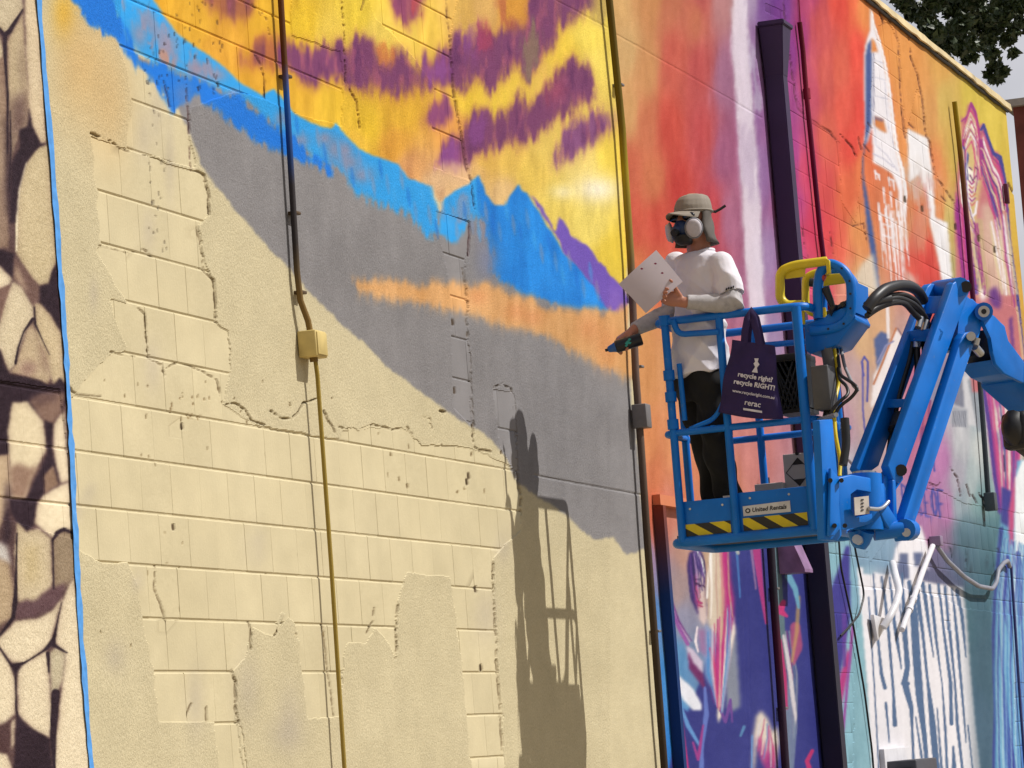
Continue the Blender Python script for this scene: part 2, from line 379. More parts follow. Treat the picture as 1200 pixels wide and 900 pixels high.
poly([(618, 30), (632, 28), (634, 60), (624, 92), (616, 90), (612, 50)], (140, 122, 92), 4, 0.75, 4, 9, 1)
poly([(545, 20), (556, 22), (562, 42), (556, 60), (546, 70), (540, 45)], PUR2, 5, 0.6, 3, 8, 1); poly([(495, 75), (520, 68), (528, 92), (500, 96)], PUR2, 4, 0.7, 3, 8, 1)
poly([(577, -30), (590, -30), (592, 14), (607, 34), (598, 36), (584, 18)], RUST, 3, 0.7, 3, 6, 1); poly([(557, 30), (575, 34), (572, 62), (560, 58)], (178, 62, 88), 5, 0.6, 3, 8, 1)
cloud([(455, -30), (500, -30), (493, 19), (481, 24), (467, 22)], (140, 66, 104), 0.9)
poly([(478, -30), (498, -30), (493, 19), (483, 14)], (192, 74, 72), 4, 0.7, 2, 6, 1)
poly([(440, 52), (462, 60), (458, 80), (442, 74)], (214, 132, 62), 3, 0.8, 3, 6, 1)
cloud([(510, 120), (524, 116), (530, 136), (515, 150), (500, 146), (494, 140)], (134, 64, 122), 0.8, 6)
cloud([(508, 193), (522, 179), (532, 167), (544, 155), (554, 138), (576, 135), (590, 135), (605, 128), (609, 106), (619, 128), (634, 121), (643, 104), (660, 89), (677, 72), (689, 89), (697, 116), (680, 121), (655, 135), (638, 147), (624, 162), (605, 164), (585, 169), (566, 174), (551, 184), (542, 193), (530, 198)], PUR, 0.9)
poly([(508, 193), (522, 179), (536, 165), (542, 193), (530, 198)], PUR2, 4, 0.7, 3, 6, 1); poly([(552, 150), (564, 134), (566, 160), (556, 172)], PUR2, 4, 0.6, 3, 8, 1)
poly([(640, 106), (660, 90), (664, 112), (648, 126)], (170, 70, 92), 5, 0.5, 3, 8, 1)
cloud([(648, 190), (658, 169), (667, 150), (692, 140), (706, 135), (719, 124), (719, 147), (701, 159), (677, 176), (655, 193)], (138, 80, 132), 0.9)
poly([(690, -30), (712, -30), (713, 30), (690, 14)], (150, 120, 90), 5, 0.5, 3, 8, 1)
# peachy haze along the far ridge
poly([(497, 206), (513, 226), (533, 214), (550, 206), (548, 192), (520, 192)], (226, 186, 140), 4, 0.7, 2, 3, 0.5)

poly([(620, 228), (633, 240), (645, 258), (651, 270), (655, 254), (660, 258), (668, 274), (680, 283), (695, 297), (705, 310), (717, 322), (728, 333), (736, 352), (730, 368), (712, 362), (698, 338), (680, 318), (663, 297), (645, 266)], (118, 88, 188), 0.8, 1, 2.4, 2, 0.5)
glow(722, 350, 10, 16, (150, 110, 190), 0.4)
for k in range(46):
    x = 330 + k * 8.2; y = np.interp(x, [330, 400, 467, 515, 560, 608, 663, 720], [150, 192, 222, 262, 262, 262, 318, 350]) + 14 * math.sin(k * 2.1)
    stroke([(x, y - 12), (x + 3, y + 10)], (2, 5, 1.5), [(70, 170, 240), (150, 146, 170), (22, 112, 214), (120, 150, 196)][k % 4], 2.5, 0.45)
# ---- orange mist
MIST = [(410, 328), (433, 327), (460, 330), (490, 333), (510, 331), (533, 333), (557, 338), (577, 334), (600, 343), (627, 353), (653, 360), (680, 363), (710, 367), (735, 360), (740, 442), (713, 433), (693, 422), (670, 410), (653, 400), (630, 390), (613, 383), (590, 380), (567, 373), (547, 367), (527, 360), (493, 355), (453, 352), (420, 341)]
poly(MIST, (222, 165, 104), 1.2, 1, 4.0, 5.2, 0.5); poly([(x, y + 3) for x, y in MIST], (226, 176, 120), 3, 0.35, 5, 8, 0.8)
for x, y, rx, ry in [(605, 365, 14, 12), (625, 372, 12, 10), (560, 348, 12, 10), (712, 405, 14, 24), (690, 385, 14, 16)]: glow(x, y, rx, ry, (222, 146, 92), 0.6)
s_, mk_ = pmask(MIST, 2); C[s_] += (mk_ * STREAK[s_] * 0.16)[..., None]
# ---- painted boulders left of the tape
CR = (240, 224, 190); DK = (46, 30, 40); BE = (214, 196, 156); MB_ = (124, 98, 88)
poly([(-80, -80), (40, -80), (48, 60), (58, 200), (70, 330), (84, 560), (94, 720), (107, 905), (113, 980), (-80, 980)], (96, 72, 70), 0.8)
def stn(pts, c=CR, soft=0.7):
    s, mk = pmask(pts, soft, 1.1, 0); put(s, mk, c, 1)
    if c[0] > 150: put(s, mk * np.clip(1.05 - blur(mk, 5), 0, 1), (96, 66, 62), 0.34)
def shade(pts, c=MB_, soft=4, a=0.8): poly(pts, c, soft, a, 1.5, 3)
stn([(-60, -60), (26, -60), (27, 11), (11, 37), (6, 41), (0, 32), (-60, 20)], (206, 190, 158)); stn([(-60, 40), (0, 42), (4, 60), (2, 70), (-60, 90)], (216, 200, 166))
stn([(9, 48), (27, 15), (31, 88), (34, 112), (34, 146), (22, 156), (12, 190), (10, 100)], (206, 186, 150)); shade([(12, 120), (32, 105), (34, 148), (20, 160), (12, 190)], (112, 86, 82), 6, 0.9); shade([(24, 40), (30, 90), (26, 110), (20, 80)], (150, 128, 108), 4, 0.7)
stn([(-20, 78), (5, 66), (8, 140), (9, 230), (10, 290), (-20, 290)], (158, 132, 112)); shade([(4, 130), (10, 150), (16, 225), (16, 260), (8, 250)], DK, 4, 0.8); shade([(0, 100), (3, 100), (4, 200), (0, 220)], (190, 166, 136), 3, 0.8)
stn([(28, -60), (42, -60), (54, 166), (47, 168), (38, 148), (34, 125), (31, 75)], (230, 210, 174))
stn([(30, 192), (46, 171), (56, 169), (66, 306), (62, 315), (57, 332), (46, 334), (36, 325), (27, 311), (19, 297), (20, 238), (22, 222)], BE); stroke([(31, 190), (23, 220), (20, 250), (19, 294)], (2, 3, 2), (236, 222, 190), 1.0)
stn([(34, 125), (38, 147), (47, 168), (56, 168), (46, 172), (30, 192), (22, 222), (18, 262), (12, 262), (14, 190), (24, 172), (22, 152), (33, 148)], DK, 1.0); stroke([(12, 130), (13, 175), (11, 225)], (1.5, 2, 1.5), DK)
stroke([(0, 34), (5, 41), (11, 37), (27, 11)], (4, 6, 4, 2), DK, 0.8); stroke([(6, 42), (6, 66), (9, 110), (9, 180)], (5, 3, 2.4, 2), DK, 0.8)
stn([(-10, 290), (6, 294), (17, 297), (15, 326), (8, 321), (0, 311), (-10, 306)], DK); stn([(-10, 311), (0, 312), (14, 328), (11, 334), (0, 341), (-10, 344)]); stn([(-10, 342), (11, 334), (13, 340), (5, 378), (-10, 400)], (126, 96, 86), 1.2)
stn([(16, 300), (27, 312), (46, 336), (46, 350), (40, 360), (26, 336), (16, 327)], (118, 90, 82), 1.0); shade([(17, 312), (24, 322), (34, 342), (26, 336), (17, 327)], (190, 164, 138), 2, 0.8)
stn([(46, 335), (57, 333), (60, 320), (66, 308), (72, 392), (60, 370), (47, 355)], DK)
stn([(15, 330), (25, 336), (40, 361), (39, 376), (30, 386), (21, 412), (19, 426), (10, 435), (2, 415), (-6, 400), (7, 355)], (222, 206, 172)); stn([(41, 356), (48, 356), (60, 371), (72, 392), (76, 447), (62, 450), (52, 420), (41, 388)], (212, 192, 154))
stn([(19, 426), (31, 387), (38, 380), (50, 410), (60, 440), (56, 450), (46, 446), (32, 441), (12, 436)], (206, 184, 150)); shade([(22, 430), (30, 420), (44, 428), (40, 440), (26, 440)], (150, 116, 106), 4, 0.7); shade([(44, 400), (54, 410), (58, 436), (50, 436)], (150, 122, 104), 4, 0.7)
stroke([(38, 374), (28, 388), (21, 408), (18, 426)], (4, 2, 2.4, 3.4), DK, 0.8); stroke([(40, 360), (41, 380), (50, 400), (58, 416)], (2, 3, 1.5, 1), DK, 0.8)
poly([(-10, 405), (0, 410), (6, 428), (11, 438), (32, 442), (46, 446), (54, 451), (62, 451), (70, 442), (78, 452), (79, 470), (74, 480), (-10, 480)], DK, 0.7, 1, 1.6)
stn([(35, 470), (50, 462), (76, 460), (73, 482), (61, 498), (52, 492)], (134, 106, 92), 1.5); shade([(36, 464), (70, 458), (66, 470), (44, 476)], (92, 68, 66), 3, 0.7); stn([(-10, 470), (14, 471), (11, 533), (-10, 533)], DK)
stn([(16, 472), (33, 471), (52, 494), (56, 526), (46, 544), (38, 560), (30, 584), (12, 584), (12, 545), (11, 502)], (230, 214, 178)); shade([(12, 546), (24, 542), (34, 550), (46, 546), (38, 562), (30, 584), (12, 584)], (146, 116, 98), 3, 0.95)
stn([(53, 492), (64, 497), (62, 527), (66, 542), (71, 566), (68, 564), (63, 545), (55, 557), (52, 580), (45, 588), (41, 615), (32, 622), (22, 617), (14, 600), (13, 585), (31, 585), (44, 557), (57, 530)], DK)
stn([(65, 497), (75, 482), (83, 563), (73, 566), (67, 543), (64, 525)]); stn([(53, 556), (63, 546), (70, 567), (54, 578)], (140, 112, 92), 1.0)
stn([(45, 592), (52, 580), (72, 569), (82, 565), (87, 622), (75, 620), (62, 630), (52, 622), (42, 612)]); stn([(-10, 535), (11, 533), (12, 592), (-10, 640)], (196, 172, 140), 1.2); shade([(8, 560), (13, 580), (14, 630), (2, 650)], DK, 3, 0.8); stn([(-10, 630), (8, 640), (12, 660), (8, 664), (-10, 650)], (220, 214, 206), 1.5)
stn([(20, 612), (31, 623), (45, 619), (60, 631), (61, 690), (52, 702), (38, 708), (22, 706), (19, 690), (17, 650)], (218, 200, 164)); shade([(28, 640), (44, 636), (46, 676), (30, 690)], (204, 182, 130), 6, 0.6)
stn([(62, 634), (70, 624), (86, 622), (88, 672), (82, 684), (70, 694), (63, 690)], (160, 140, 114), 1.2); stroke([(61, 634), (68, 624), (76, 620), (87, 625)], (2, 5, 5, 3), DK, 1.2)
shade([(18, 712), (30, 704), (46, 700), (60, 688), (78, 684), (70, 704), (58, 716), (30, 726), (17, 726)], (104, 76, 80), 2, 1.0); stn([(-10, 650), (10, 660), (17, 690), (14, 724), (-10, 738)], (196, 172, 138), 2); stroke([(20, 625), (18, 700), (15, 724), (0, 744)], (2, 2.5, 6, 3), DK, 0.8); stroke([(62, 632), (63, 690)], 2, DK, 1.2)
stn([(2, 744), (18, 728), (44, 725), (62, 715), (73, 700), (62, 742), (57, 756), (30, 776), (14, 776), (-6, 752)])
stn([(73, 704), (86, 676), (94, 720), (108, 905), (113, 980), (62, 980), (64, 905), (66, 860), (72, 812), (77, 766), (65, 752)]); stn([(20, 782), (54, 763), (58, 800), (60, 850), (58, 864), (44, 858), (22, 838)]); stn([(-10, 762), (0, 762), (12, 780), (18, 800), (18, 838), (4, 850), (-10, 850)])
stn([(58, 765), (66, 758), (77, 766), (74, 796), (66, 814), (60, 812)], (206, 194, 162)); stroke([(72, 706), (64, 745), (61, 755)], (1, 1.5, 6), DK, 0.8); stroke([(62, 752), (52, 762), (28, 777), (16, 780)], (7, 2, 2, 5), DK, 0.8); stroke([(63, 756), (79, 765)], (5, 2), DK)
stn([(11, 778), (27, 778), (20, 788), (18, 798), (15, 788)], DK); stroke([(-2, 757), (13, 780)], (2, 3), DK); stroke([(18, 794), (19, 830), (21, 842)], (2.5, 2, 3), DK); stroke([(65, 812), (62, 860), (64, 905)], (10, 8, 3), DK, 0.8); stroke([(56, 766), (57, 788)], (5, 2), DK)
poly([(20, 836), (32, 850), (58, 866), (62, 905), (62, 960), (6, 960), (16, 900), (18, 860)], DK, 0.8, 1, 0.8); stn([(-10, 852), (8, 846), (19, 838), (16, 862), (8, 884), (-10, 880)], (84, 58, 58), 1.5); stn([(-10, 880), (8, 884), (14, 900), (4, 960), (-10, 960)]); stn([(14, 846), (18, 842), (16, 872), (13, 880)])
s_, mk_ = pmask([(-60, -60), (43, -60), (107, 905), (112, 980), (-60, 980)], 1)
C[s_] += (mk_ * (BLOT[s_] * 0.05 + GRIT[s_] * 0.06))[..., None]
# ---- right part of the mural: fades from orange over red and violet to gold
RB = [(712, -80), (722, 100), (736, 300), (755, 600), (777, 905), (783, 980), (1300, 980), (1300, -80)]
field([(728, 0, 226, 180, 118), (735, 60, 224, 182, 124), (738, 130, 220, 168, 110), (740, 200, 214, 112, 82), (745, 260, 212, 92, 70), (745, 320, 226, 130, 84), (750, 380, 228, 165, 104), (755, 440, 228, 162, 104), (758, 520, 228, 150, 98), (765, 560, 226, 138, 96),
       (760, 0, 216, 152, 98), (758, 80, 218, 158, 104), (760, 150, 212, 124, 88), (765, 210, 218, 128, 88), (770, 260, 214, 88, 70), (770, 320, 222, 108, 78), (780, 420, 230, 166, 112), (790, 520, 230, 156, 108), (800, 570, 222, 138, 98), (840, 560, 220, 136, 98),
       (785, 0, 206, 124, 92), (790, 70, 204, 96, 80), (785, 150, 206, 80, 66), (795, 220, 206, 72, 64), (800, 300, 214, 92, 76), (820, 0, 196, 96, 92), (820, 80, 198, 88, 86), (825, 160, 200, 82, 84), (835, 250, 196, 72, 82), (845, 320, 190, 84, 104), (815, 20, 214, 128, 96),
       (848, 0, 196, 138, 140), (850, 90, 172, 116, 148), (850, 180, 172, 100, 136), (858, 260, 176, 108, 140), (862, 340, 178, 116, 150), (880, 0, 186, 164, 196), (882, 60, 168, 130, 178), (886, 120, 160, 112, 168), (890, 200, 164, 122, 176), (900, 300, 172, 140, 186), (905, 400, 176, 150, 190), (880, 430, 206, 130, 140), (880, 500, 212, 138, 132),
       (893, 5, 132, 84, 158), (908, -10, 122, 60, 150), (915, 20, 128, 62, 150), (925, 60, 150, 64, 148), (928, 120, 176, 82, 150), (930, 180, 184, 76, 148), (932, 240, 196, 78, 142), (935, 300, 212, 80, 132), (935, 340, 208, 88, 136), (940, 40, 168, 58, 122), (945, 0, 186, 70, 116), (948, 100, 212, 92, 118), (950, 200, 220, 80, 116), (952, 270, 222, 72, 108),
       (960, 30, 214, 92, 92), (965, 90, 220, 102, 92), (970, 160, 226, 108, 88), (965, 220, 228, 92, 90), (970, 280, 230, 80, 86), (965, 320, 222, 84, 108), (985, 0, 232, 84, 70), (985, 80, 230, 108, 86), (990, 130, 234, 98, 80), (998, 170, 236, 84, 72), (990, 230, 236, 118, 80), (985, 290, 234, 108, 86), (1000, 0, 238, 110, 72), (1005, 60, 238, 86, 70), (1008, 130, 238, 84, 72), (1015, 10, 238, 150, 84), (1008, 200, 238, 132, 82), (1005, 270, 238, 160, 100), (1005, 330, 236, 176, 120), (990, 350, 226, 150, 130),
       (1040, 40, 240, 162, 88), (1060, 70, 240, 166, 92), (1075, 110, 238, 166, 94), (1060, 170, 238, 158, 92), (1090, 130, 226, 166, 100), (1095, 200, 236, 146, 92), (1060, 260, 226, 150, 104), (1040, 220, 222, 130, 88), (1100, 250, 232, 150, 92), (1110, 120, 220, 188, 104), (1105, 70, 230, 176, 96), (1120, 180, 220, 190, 100), (1115, 260, 206, 184, 112), (1120, 320, 196, 184, 124), (1140, 110, 224, 200, 88), (1160, 150, 228, 204, 88), (1185, 180, 228, 200, 86), (1190, 260, 228, 190, 82), (1195, 330, 228, 180, 80), (1200, 420, 216, 172, 90),
       (1075, 290, 226, 96, 82), (1085, 310, 226, 84, 76), (1090, 330, 222, 86, 78), (1010, 400, 224, 184, 142), (1030, 390, 226, 180, 140), (1000, 440, 206, 176, 178), (1020, 470, 206, 178, 166), (1060, 400, 206, 168, 160), (1040, 500, 204, 172, 172), (985, 500, 204, 164, 180), (990, 560, 186, 186, 198), (1030, 560, 204, 176, 180),
       (1075, 440, 196, 118, 150), (1065, 520, 198, 122, 156), (1080, 560, 196, 128, 180), (1100, 540, 200, 136, 188), (1100, 460, 150, 146, 172), (1120, 470, 206, 204, 212), (1125, 520, 196, 198, 204), (1120, 560, 190, 186, 200), (1150, 490, 178, 196, 206), (1140, 560, 178, 192, 196), (1150, 520, 196, 202, 202), (1080, 600, 190, 136, 184), (1110, 600, 190, 128, 178), (1125, 590, 160, 176, 186), (1150, 590, 134, 168, 172),
       (1090, 630, 186, 130, 172), (1110, 640, 150, 118, 150), (1130, 625, 116, 150, 160), (1160, 630, 104, 148, 152), (1130, 660, 96, 132, 142), (1160, 670, 86, 128, 136), (1110, 680, 112, 112, 144), (1090, 680, 118, 112, 148), (1140, 720, 84, 124, 136), (1155, 780, 82, 116, 132), (1145, 850, 92, 124, 148), (1155, 900, 88, 118, 140),
       (985, 620, 150, 192, 208), (1020, 640, 158, 190, 210), (1040, 630, 176, 186, 204), (1000, 680, 146, 190, 212), (1010, 760, 148, 194, 208), (1015, 850, 146, 190, 204), (1060, 640, 150, 160, 190),
       (760, 600, 214, 112, 82), (772, 620, 216, 122, 104), (762, 660, 172, 146, 182), (775, 680, 150, 150, 190), (768, 720, 98, 148, 210), (775, 800, 74, 148, 222), (785, 880, 62, 140, 220), (790, 600, 214, 140, 120), (800, 640, 196, 152, 136), (795, 690, 176, 152, 152), (800, 730, 150, 150, 176), (795, 770, 100, 156, 206), (840, 610, 200, 140, 120)],
      None, None, RB, 0.6, 0.40, 2.0)
s_, mk_ = pmask(RB, 1); C[s_] += (mk_ * (STREAK[s_] * 0.13 + FINE[s_] * 0.06))[..., None] * np.array([1, 0.9, 0.8], np.float32)
# pale painted column behind the painter
poly([(856, -60), (872, -60), (877, 40), (884, 120), (892, 250), (898, 420), (884, 420), (872, 300), (864, 140), (858, 60)], (226, 216, 228), 1.6, 0.9, 1, 2, 0.3)
poly([(876, 40), (884, 130), (892, 130), (886, 60)], (200, 190, 214), 2, 0.7, 1, 5, 1); poly([(868, 150), (884, 150), (888, 230), (876, 236)], (196, 176, 204), 4, 0.5, 2, 6, 1)
groove([(640, -6), (713, 33)]); groove([(720, 39), (800, 84), (893, 138)]); groove([(627, 557), (757, 581)], 0.006, 2)
# spire tower
WH = (232, 228, 234); BL = (72, 96, 156)
poly([(1020, 4), (1023, 20), (1026, 32), (1034, 58), (1041, 96), (1046, 134), (1050, 172), (1056, 196), (1060, 222), (1060, 258), (1055, 252), (1053, 222), (1046, 204), (1034, 196), (1024, 190), (1022, 150), (1018, 166), (1012, 172), (1014, 150), (1012, 90), (1013, 56), (1019, 36)], WH, 0.8, 1, 0.5, 2)
poly([(1017, 52), (1021, 46), (1021, 76), (1022, 140), (1018, 158), (1013, 180), (1012, 200), (1018, 236), (1024, 270), (1029, 310), (1032, 345), (1026, 345), (1022, 306), (1016, 262), (1012, 222), (1010, 190), (1015, 160), (1014, 110), (1014, 70)], BL, 0.9, 1, 0.5, 2)
poly([(1022, 44), (1026, 50), (1030, 62), (1027, 60), (1021, 62)], (238, 150, 84), 0.9); poly([(1025, 136), (1036, 140), (1040, 156), (1032, 152), (1025, 147)], (226, 142, 82), 0.7); poly([(1024, 136), (1036, 140), (1036, 143), (1025, 139)], (110, 100, 140), 0.8)
stroke([(1023, 112), (1027, 170), (1040, 182), (1052, 200)], 1.2, (200, 198, 214)); stroke([(1024, 180), (1036, 186), (1048, 196)], 1.4, (198, 196, 214)); stroke([(1037, 96), (1042, 150), (1050, 176)], 1.0, (206, 204, 218))
stroke([(1022, 14), (1024, 28), (1031, 46), (1038, 74), (1044, 112), (1048, 146), (1052, 176), (1058, 198), (1062, 224), (1061, 258)], (1.5, 2, 3, 3, 3, 4, 3), (240, 238, 242), 0.7)
stroke([(1024, 62), (1025, 130)], 1.2, (150, 150, 180), 0.8)
for yy in (70, 90, 112): stroke([(1025, yy), (1036 + (yy - 70) * 0.12, yy + 4)], 1.0, (196, 196, 212), 0.7)
for x, y, h in [(1026, 200, 10), (1030, 206, 5), (1042, 208, 10), (1047, 213, 10), (1036, 220, 18), (1030, 238, 20), (1044, 225, 18), (1051, 234, 20), (1038, 245, 16), (1057, 250, 26)]:
    stroke([(x, y), (x + 1.5, y + h)], (2.4, 1.6), WH, 0.9, 0.9)
for i in range(22):
    x = 1031 + i * 1.45 + random.uniform(-0.7, 0.7); y0 = random.uniform(238, 270); y1 = random.uniform(290, 345)
    stroke([(x, y0), (x + (y1 - y0) * 0.07, y1)], (2.2, 1.0), WH, 0.9, random.uniform(0.6, 1))
for y in (252, 262, 275): stroke([(1035, y), (1045, y + 4)], 2, WH, 0.9, 0.8)
for x, y in [(1027, 203), (1044, 210)]: stroke([(x, y), (x + 4, y + 2)], 2, WH)
# white blocks of the skyline
poly([(1063, 150), (1088, 162), (1093, 200), (1097, 255), (1111, 261), (1117, 330), (1105, 334), (1099, 300), (1090, 262), (1086, 228), (1077, 205), (1066, 214)], (232, 230, 234), 0.7, 1.0, 0.4, 0)
poly([(1064, 195), (1090, 200), (1092, 250), (1066, 232)], (212, 206, 204), 8, 0.7, 1, 6, 1); poly([(1078, 208), (1090, 214), (1093, 262), (1084, 250)], (226, 130, 122), 5, 0.6, 1, 6, 1); poly([(1064, 232), (1084, 250), (1092, 300), (1066, 300)], (214, 164, 132), 6, 0.6, 1, 6, 1)
poly([(1010, 310), (1024, 296), (1032, 345), (1010, 345), (1000, 330)], (226, 214, 196), 2, 0.9); poly([(1062, 316), (1072, 324), (1080, 345), (1060, 345)], (226, 200, 190), 2, 0.8)
# lower skyline behind the boom
poly([(1024, 398), (1032, 388), (1042, 392), (1040, 420), (1028, 436)], BL, 0.8, 0.9); poly([(1050, 385), (1060, 398), (1040, 452), (1028, 470), (1020, 480), (1024, 440)], (232, 226, 228), 1.4, 0.9); stroke([(1050, 385), (1036, 420), (1024, 450)], 2.4, (200, 130, 90)); stroke([(1052, 385), (1060, 398), (1042, 448)], 2.0, (150, 120, 130))
stroke([(1012, 440), (1010, 424), (1013, 418), (1017, 424), (1017, 450), (1016, 470)], 2.4, (80, 84, 166)); stroke([(1011, 425), (1011, 480), (1014, 510)], 2.0, (90, 90, 170))
stroke([(1028, 425), (1038, 405), (1047, 400)], 2, (150, 150, 190)); stroke([(1040, 352), (1041, 395)], 4, WH, 1, 0.8)
for x in (1074, 1079, 1084, 1090): stroke([(x, 470), (x - 3, 498)], (3, 1.6), (110, 70, 140), 0.8)
poly([(1079, 500), (1093, 495), (1091, 512), (1084, 512), (1078, 520)], (100, 66, 134), 0.8)
poly([(1072, 500), (1085, 470), (1094, 470), (1092, 505), (1080, 512)], (204, 92, 116), 3, 0.5)
# grey towers
poly([(1113, 414), (1126, 424), (1128, 436), (1130, 478), (1118, 474), (1116, 440)], (128, 132, 152), 1.0, 0.9); poly([(1127, 440), (1144, 442), (1148, 500), (1134, 498)], (206, 206, 212), 1.2, 0.9); poly([(1116, 476), (1134, 480), (1134, 502), (1114, 496)], (174, 178, 190), 1.0, 0.9)
for i in range(7): stroke([(1117 + i * 2.4, 482), (1116.5 + i * 2.4, 500)], 0.8, (110, 114, 130))
poly([(1134, 444), (1146, 446), (1150, 506), (1146, 506)], (150, 160, 172), 1, 0.8); poly([(1106, 430), (1114, 416), (1122, 470), (1112, 470)], (150, 118, 160), 2, 0.6)
# big face of the far portrait
IND = (72, 72, 150); MAG = (168, 60, 140); PK = (212, 84, 136); CREAM = (232, 214, 176)
poly([(1121, 330), (1119, 240), (1120, 225), (1123, 190), (1126, 160), (1127, 136), (1131, 140), (1134, 124), (1137, 120), (1142, 128), (1147, 150), (1149, 146), (1153, 144), (1158, 160), (1162, 176), (1170, 178), (1174, 190), (1178, 214), (1181, 232), (1184, 280), (1190, 330), (1196, 400), (1199, 440), (1180, 460), (1140, 460), (1132, 400), (1124, 360)], (206, 126, 132), 0.9)
poly([(1130, 150), (1140, 140), (1146, 170), (1150, 215), (1144, 250), (1150, 300), (1156, 340), (1146, 350), (1142, 300), (1136, 250), (1129, 210)], (226, 204, 140), 2, 0.95)
stroke([(1127, 142), (1134, 136), (1138, 121), (1143, 131), (1147, 152), (1148, 180), (1150, 206)], (2, 3, 3, 3.2, 3), MAG, 0.8); stroke([(1150, 152), (1153, 146), (1158, 162), (1164, 180), (1172, 184), (1175, 200), (1178, 214)], (3, 3, 4, 5, 4), IND, 0.8)
stroke([(1130, 160), (1138, 145), (1144, 165), (1147, 200)], (3, 3), (238, 228, 222), 0.8); stroke([(1134, 160), (1140, 162), (1144, 185), (1149, 210)], (2, 2), PK, 0.8); stroke([(1131, 150), (1128, 172)], 3, MAG)
poly([(1132, 190), (1140, 200), (1147, 205), (1146, 214), (1140, 222), (1142, 236), (1136, 240), (1131, 215)], (240, 236, 224), 1.2, 0.95)
for k in range(6): stroke([(1136, 212 + k * 5), (1139, 216 + k * 5), (1143, 212 + k * 5)], 1.8, [MAG, (214, 120, 120)][k % 2], 0.8)
stroke([(1129, 172), (1134, 182), (1132, 196), (1134, 210)], (3, 4, 3), IND, 0.9); stroke([(1128, 190), (1126, 216), (1129, 240), (1136, 262), (1140, 272)], (3, 3, 4, 3), (236, 230, 226), 0.9)
poly([(1121, 225), (1125, 238), (1130, 262), (1137, 285), (1142, 300), (1148, 345), (1130, 345), (1124, 290), (1119, 250)], (170, 60, 150), 1.2, 0.95); poly([(1137, 282), (1142, 280), (1146, 310), (1148, 345), (1143, 345), (1140, 310)], IND, 1, 0.9); poly([(1140, 262), (1146, 262), (1148, 290), (1141, 284)], MAG, 1)
stroke([(1126, 245), (1130, 300), (1134, 345)], 1.5, (226, 130, 190)); stroke([(1135, 236), (1138, 255), (1143, 250), (1145, 236)], (2, 3, 2), WH)
stroke([(1151, 165), (1152, 190), (1160, 205), (1164, 225), (1168, 255)], (5, 4, 4, 5, 2), MAG, 1); stroke([(1153, 160), (1156, 185), (1166, 205), (1173, 225), (1176, 245)], (3, 4, 4), (236, 206, 200), 1); stroke([(1157, 205), (1163, 230), (1166, 252)], (4, 5, 2), (88, 66, 150), 1); stroke([(1168, 185), (1172, 215), (1178, 240)], (3, 3), PK)
poly([(1150, 240), (1160, 236), (1170, 262), (1180, 300), (1184, 345), (1160, 345), (1150, 300)], (228, 196, 176), 4, 0.9); poly([(1170, 262), (1178, 258), (1182, 290), (1184, 310), (1174, 300)], (238, 226, 226), 3, 0.9)
stroke([(1180, 240), (1183, 280), (1188, 315), (1193, 350), (1198, 400), (1202, 440)], (3, 3, 3), IND, 0.8); stroke([(1177, 300), (1185, 330), (1190, 360)], 1.6, MAG)
stroke([(1148, 260), (1150, 300), (1158, 345)], (8, 9), (204, 190, 140), 3, 0.6)
poly([(1160, 340), (1168, 335), (1174, 350), (1172, 362), (1164, 360), (1159, 352)], (110, 60, 140), 1.5, 0.95); poly([(1147, 340), (1154, 336), (1156, 350), (1150, 354)], (236, 226, 230), 1.5)
poly([(1182, 375), (1186, 370), (1190, 420), (1186, 420)], (110, 60, 140), 1.2, 0.9); stroke([(1192, 360), (1199, 420)], 3, (220, 180, 150), 1)
poly([(1151, 450), (1168, 460), (1190, 480), (1196, 520), (1196, 600), (1184, 610), (1172, 590), (1164, 560), (1158, 510)], (196, 96, 160), 1.2, 0.95)
poly([(1165, 480), (1178, 470), (1188, 490), (1190, 520), (1180, 530), (1172, 520), (1164, 500)], (222, 208, 202), 2, 0.9); poly([(1168, 508), (1176, 500), (1184, 512), (1180, 530), (1172, 532)], IND, 2, 0.9); poly([(1174, 526), (1182, 528), (1187, 552), (1180, 566), (1172, 552)], (232, 224, 200), 1.6, 0.95); stroke([(1176, 534), (1177, 552)], 2, (50, 40, 60))
stroke([(1152, 452), (1160, 505), (1166, 560), (1172, 600)], (4, 5, 4), (92, 66, 150), 1); stroke([(1170, 500), (1176, 490), (1184, 500)], 2.4, PK, 1)
bands([(1127, 152), (1131, 141), (1137, 122), (1143, 131), (1147, 152), (1149, 180), (1150, 206), (1148, 228)], [(1132, 196), (1133, 178), (1138, 168), (1142, 178), (1143, 192), (1142, 206), (1141, 216), (1140, 224)], 10, [MAG, PK, CREAM, WH, (196, 70, 120), CREAM, MAG, WH, CREAM, PK], 1.5)
bands([(1150, 152), (1153, 146), (1158, 161), (1164, 178), (1172, 186), (1176, 202), (1179, 220), (1182, 245)], [(1150, 205), (1152, 216), (1156, 230), (1160, 242), (1164, 255), (1167, 268), (1170, 280), (1172, 292)], 13, [IND, MAG, PK, WH, MAG, CREAM, (96, 60, 140), PK, CREAM, MAG], 1.7)
bands([(1120, 232), (1124, 290), (1130, 345)], [(1146, 264), (1150, 300), (1158, 345)], 10, [(150, 50, 140), MAG, PK, (170, 60, 150), IND, MAG, (226, 196, 150), CREAM], 2.0)
bands([(1158, 262), (1166, 300), (1174, 345)], [(1180, 250), (1186, 300), (1192, 345)], 9, [CREAM, WH, (228, 196, 176), WH, CREAM, (226, 170, 160), MAG, WH], 2.4, 1.6)
bands([(1126, 172), (1126, 205), (1130, 245), (1138, 270)], [(1133, 178), (1133, 205), (1136, 235), (1143, 258)], 5, [WH, MAG, CREAM, (120, 60, 130), WH], 1.4)
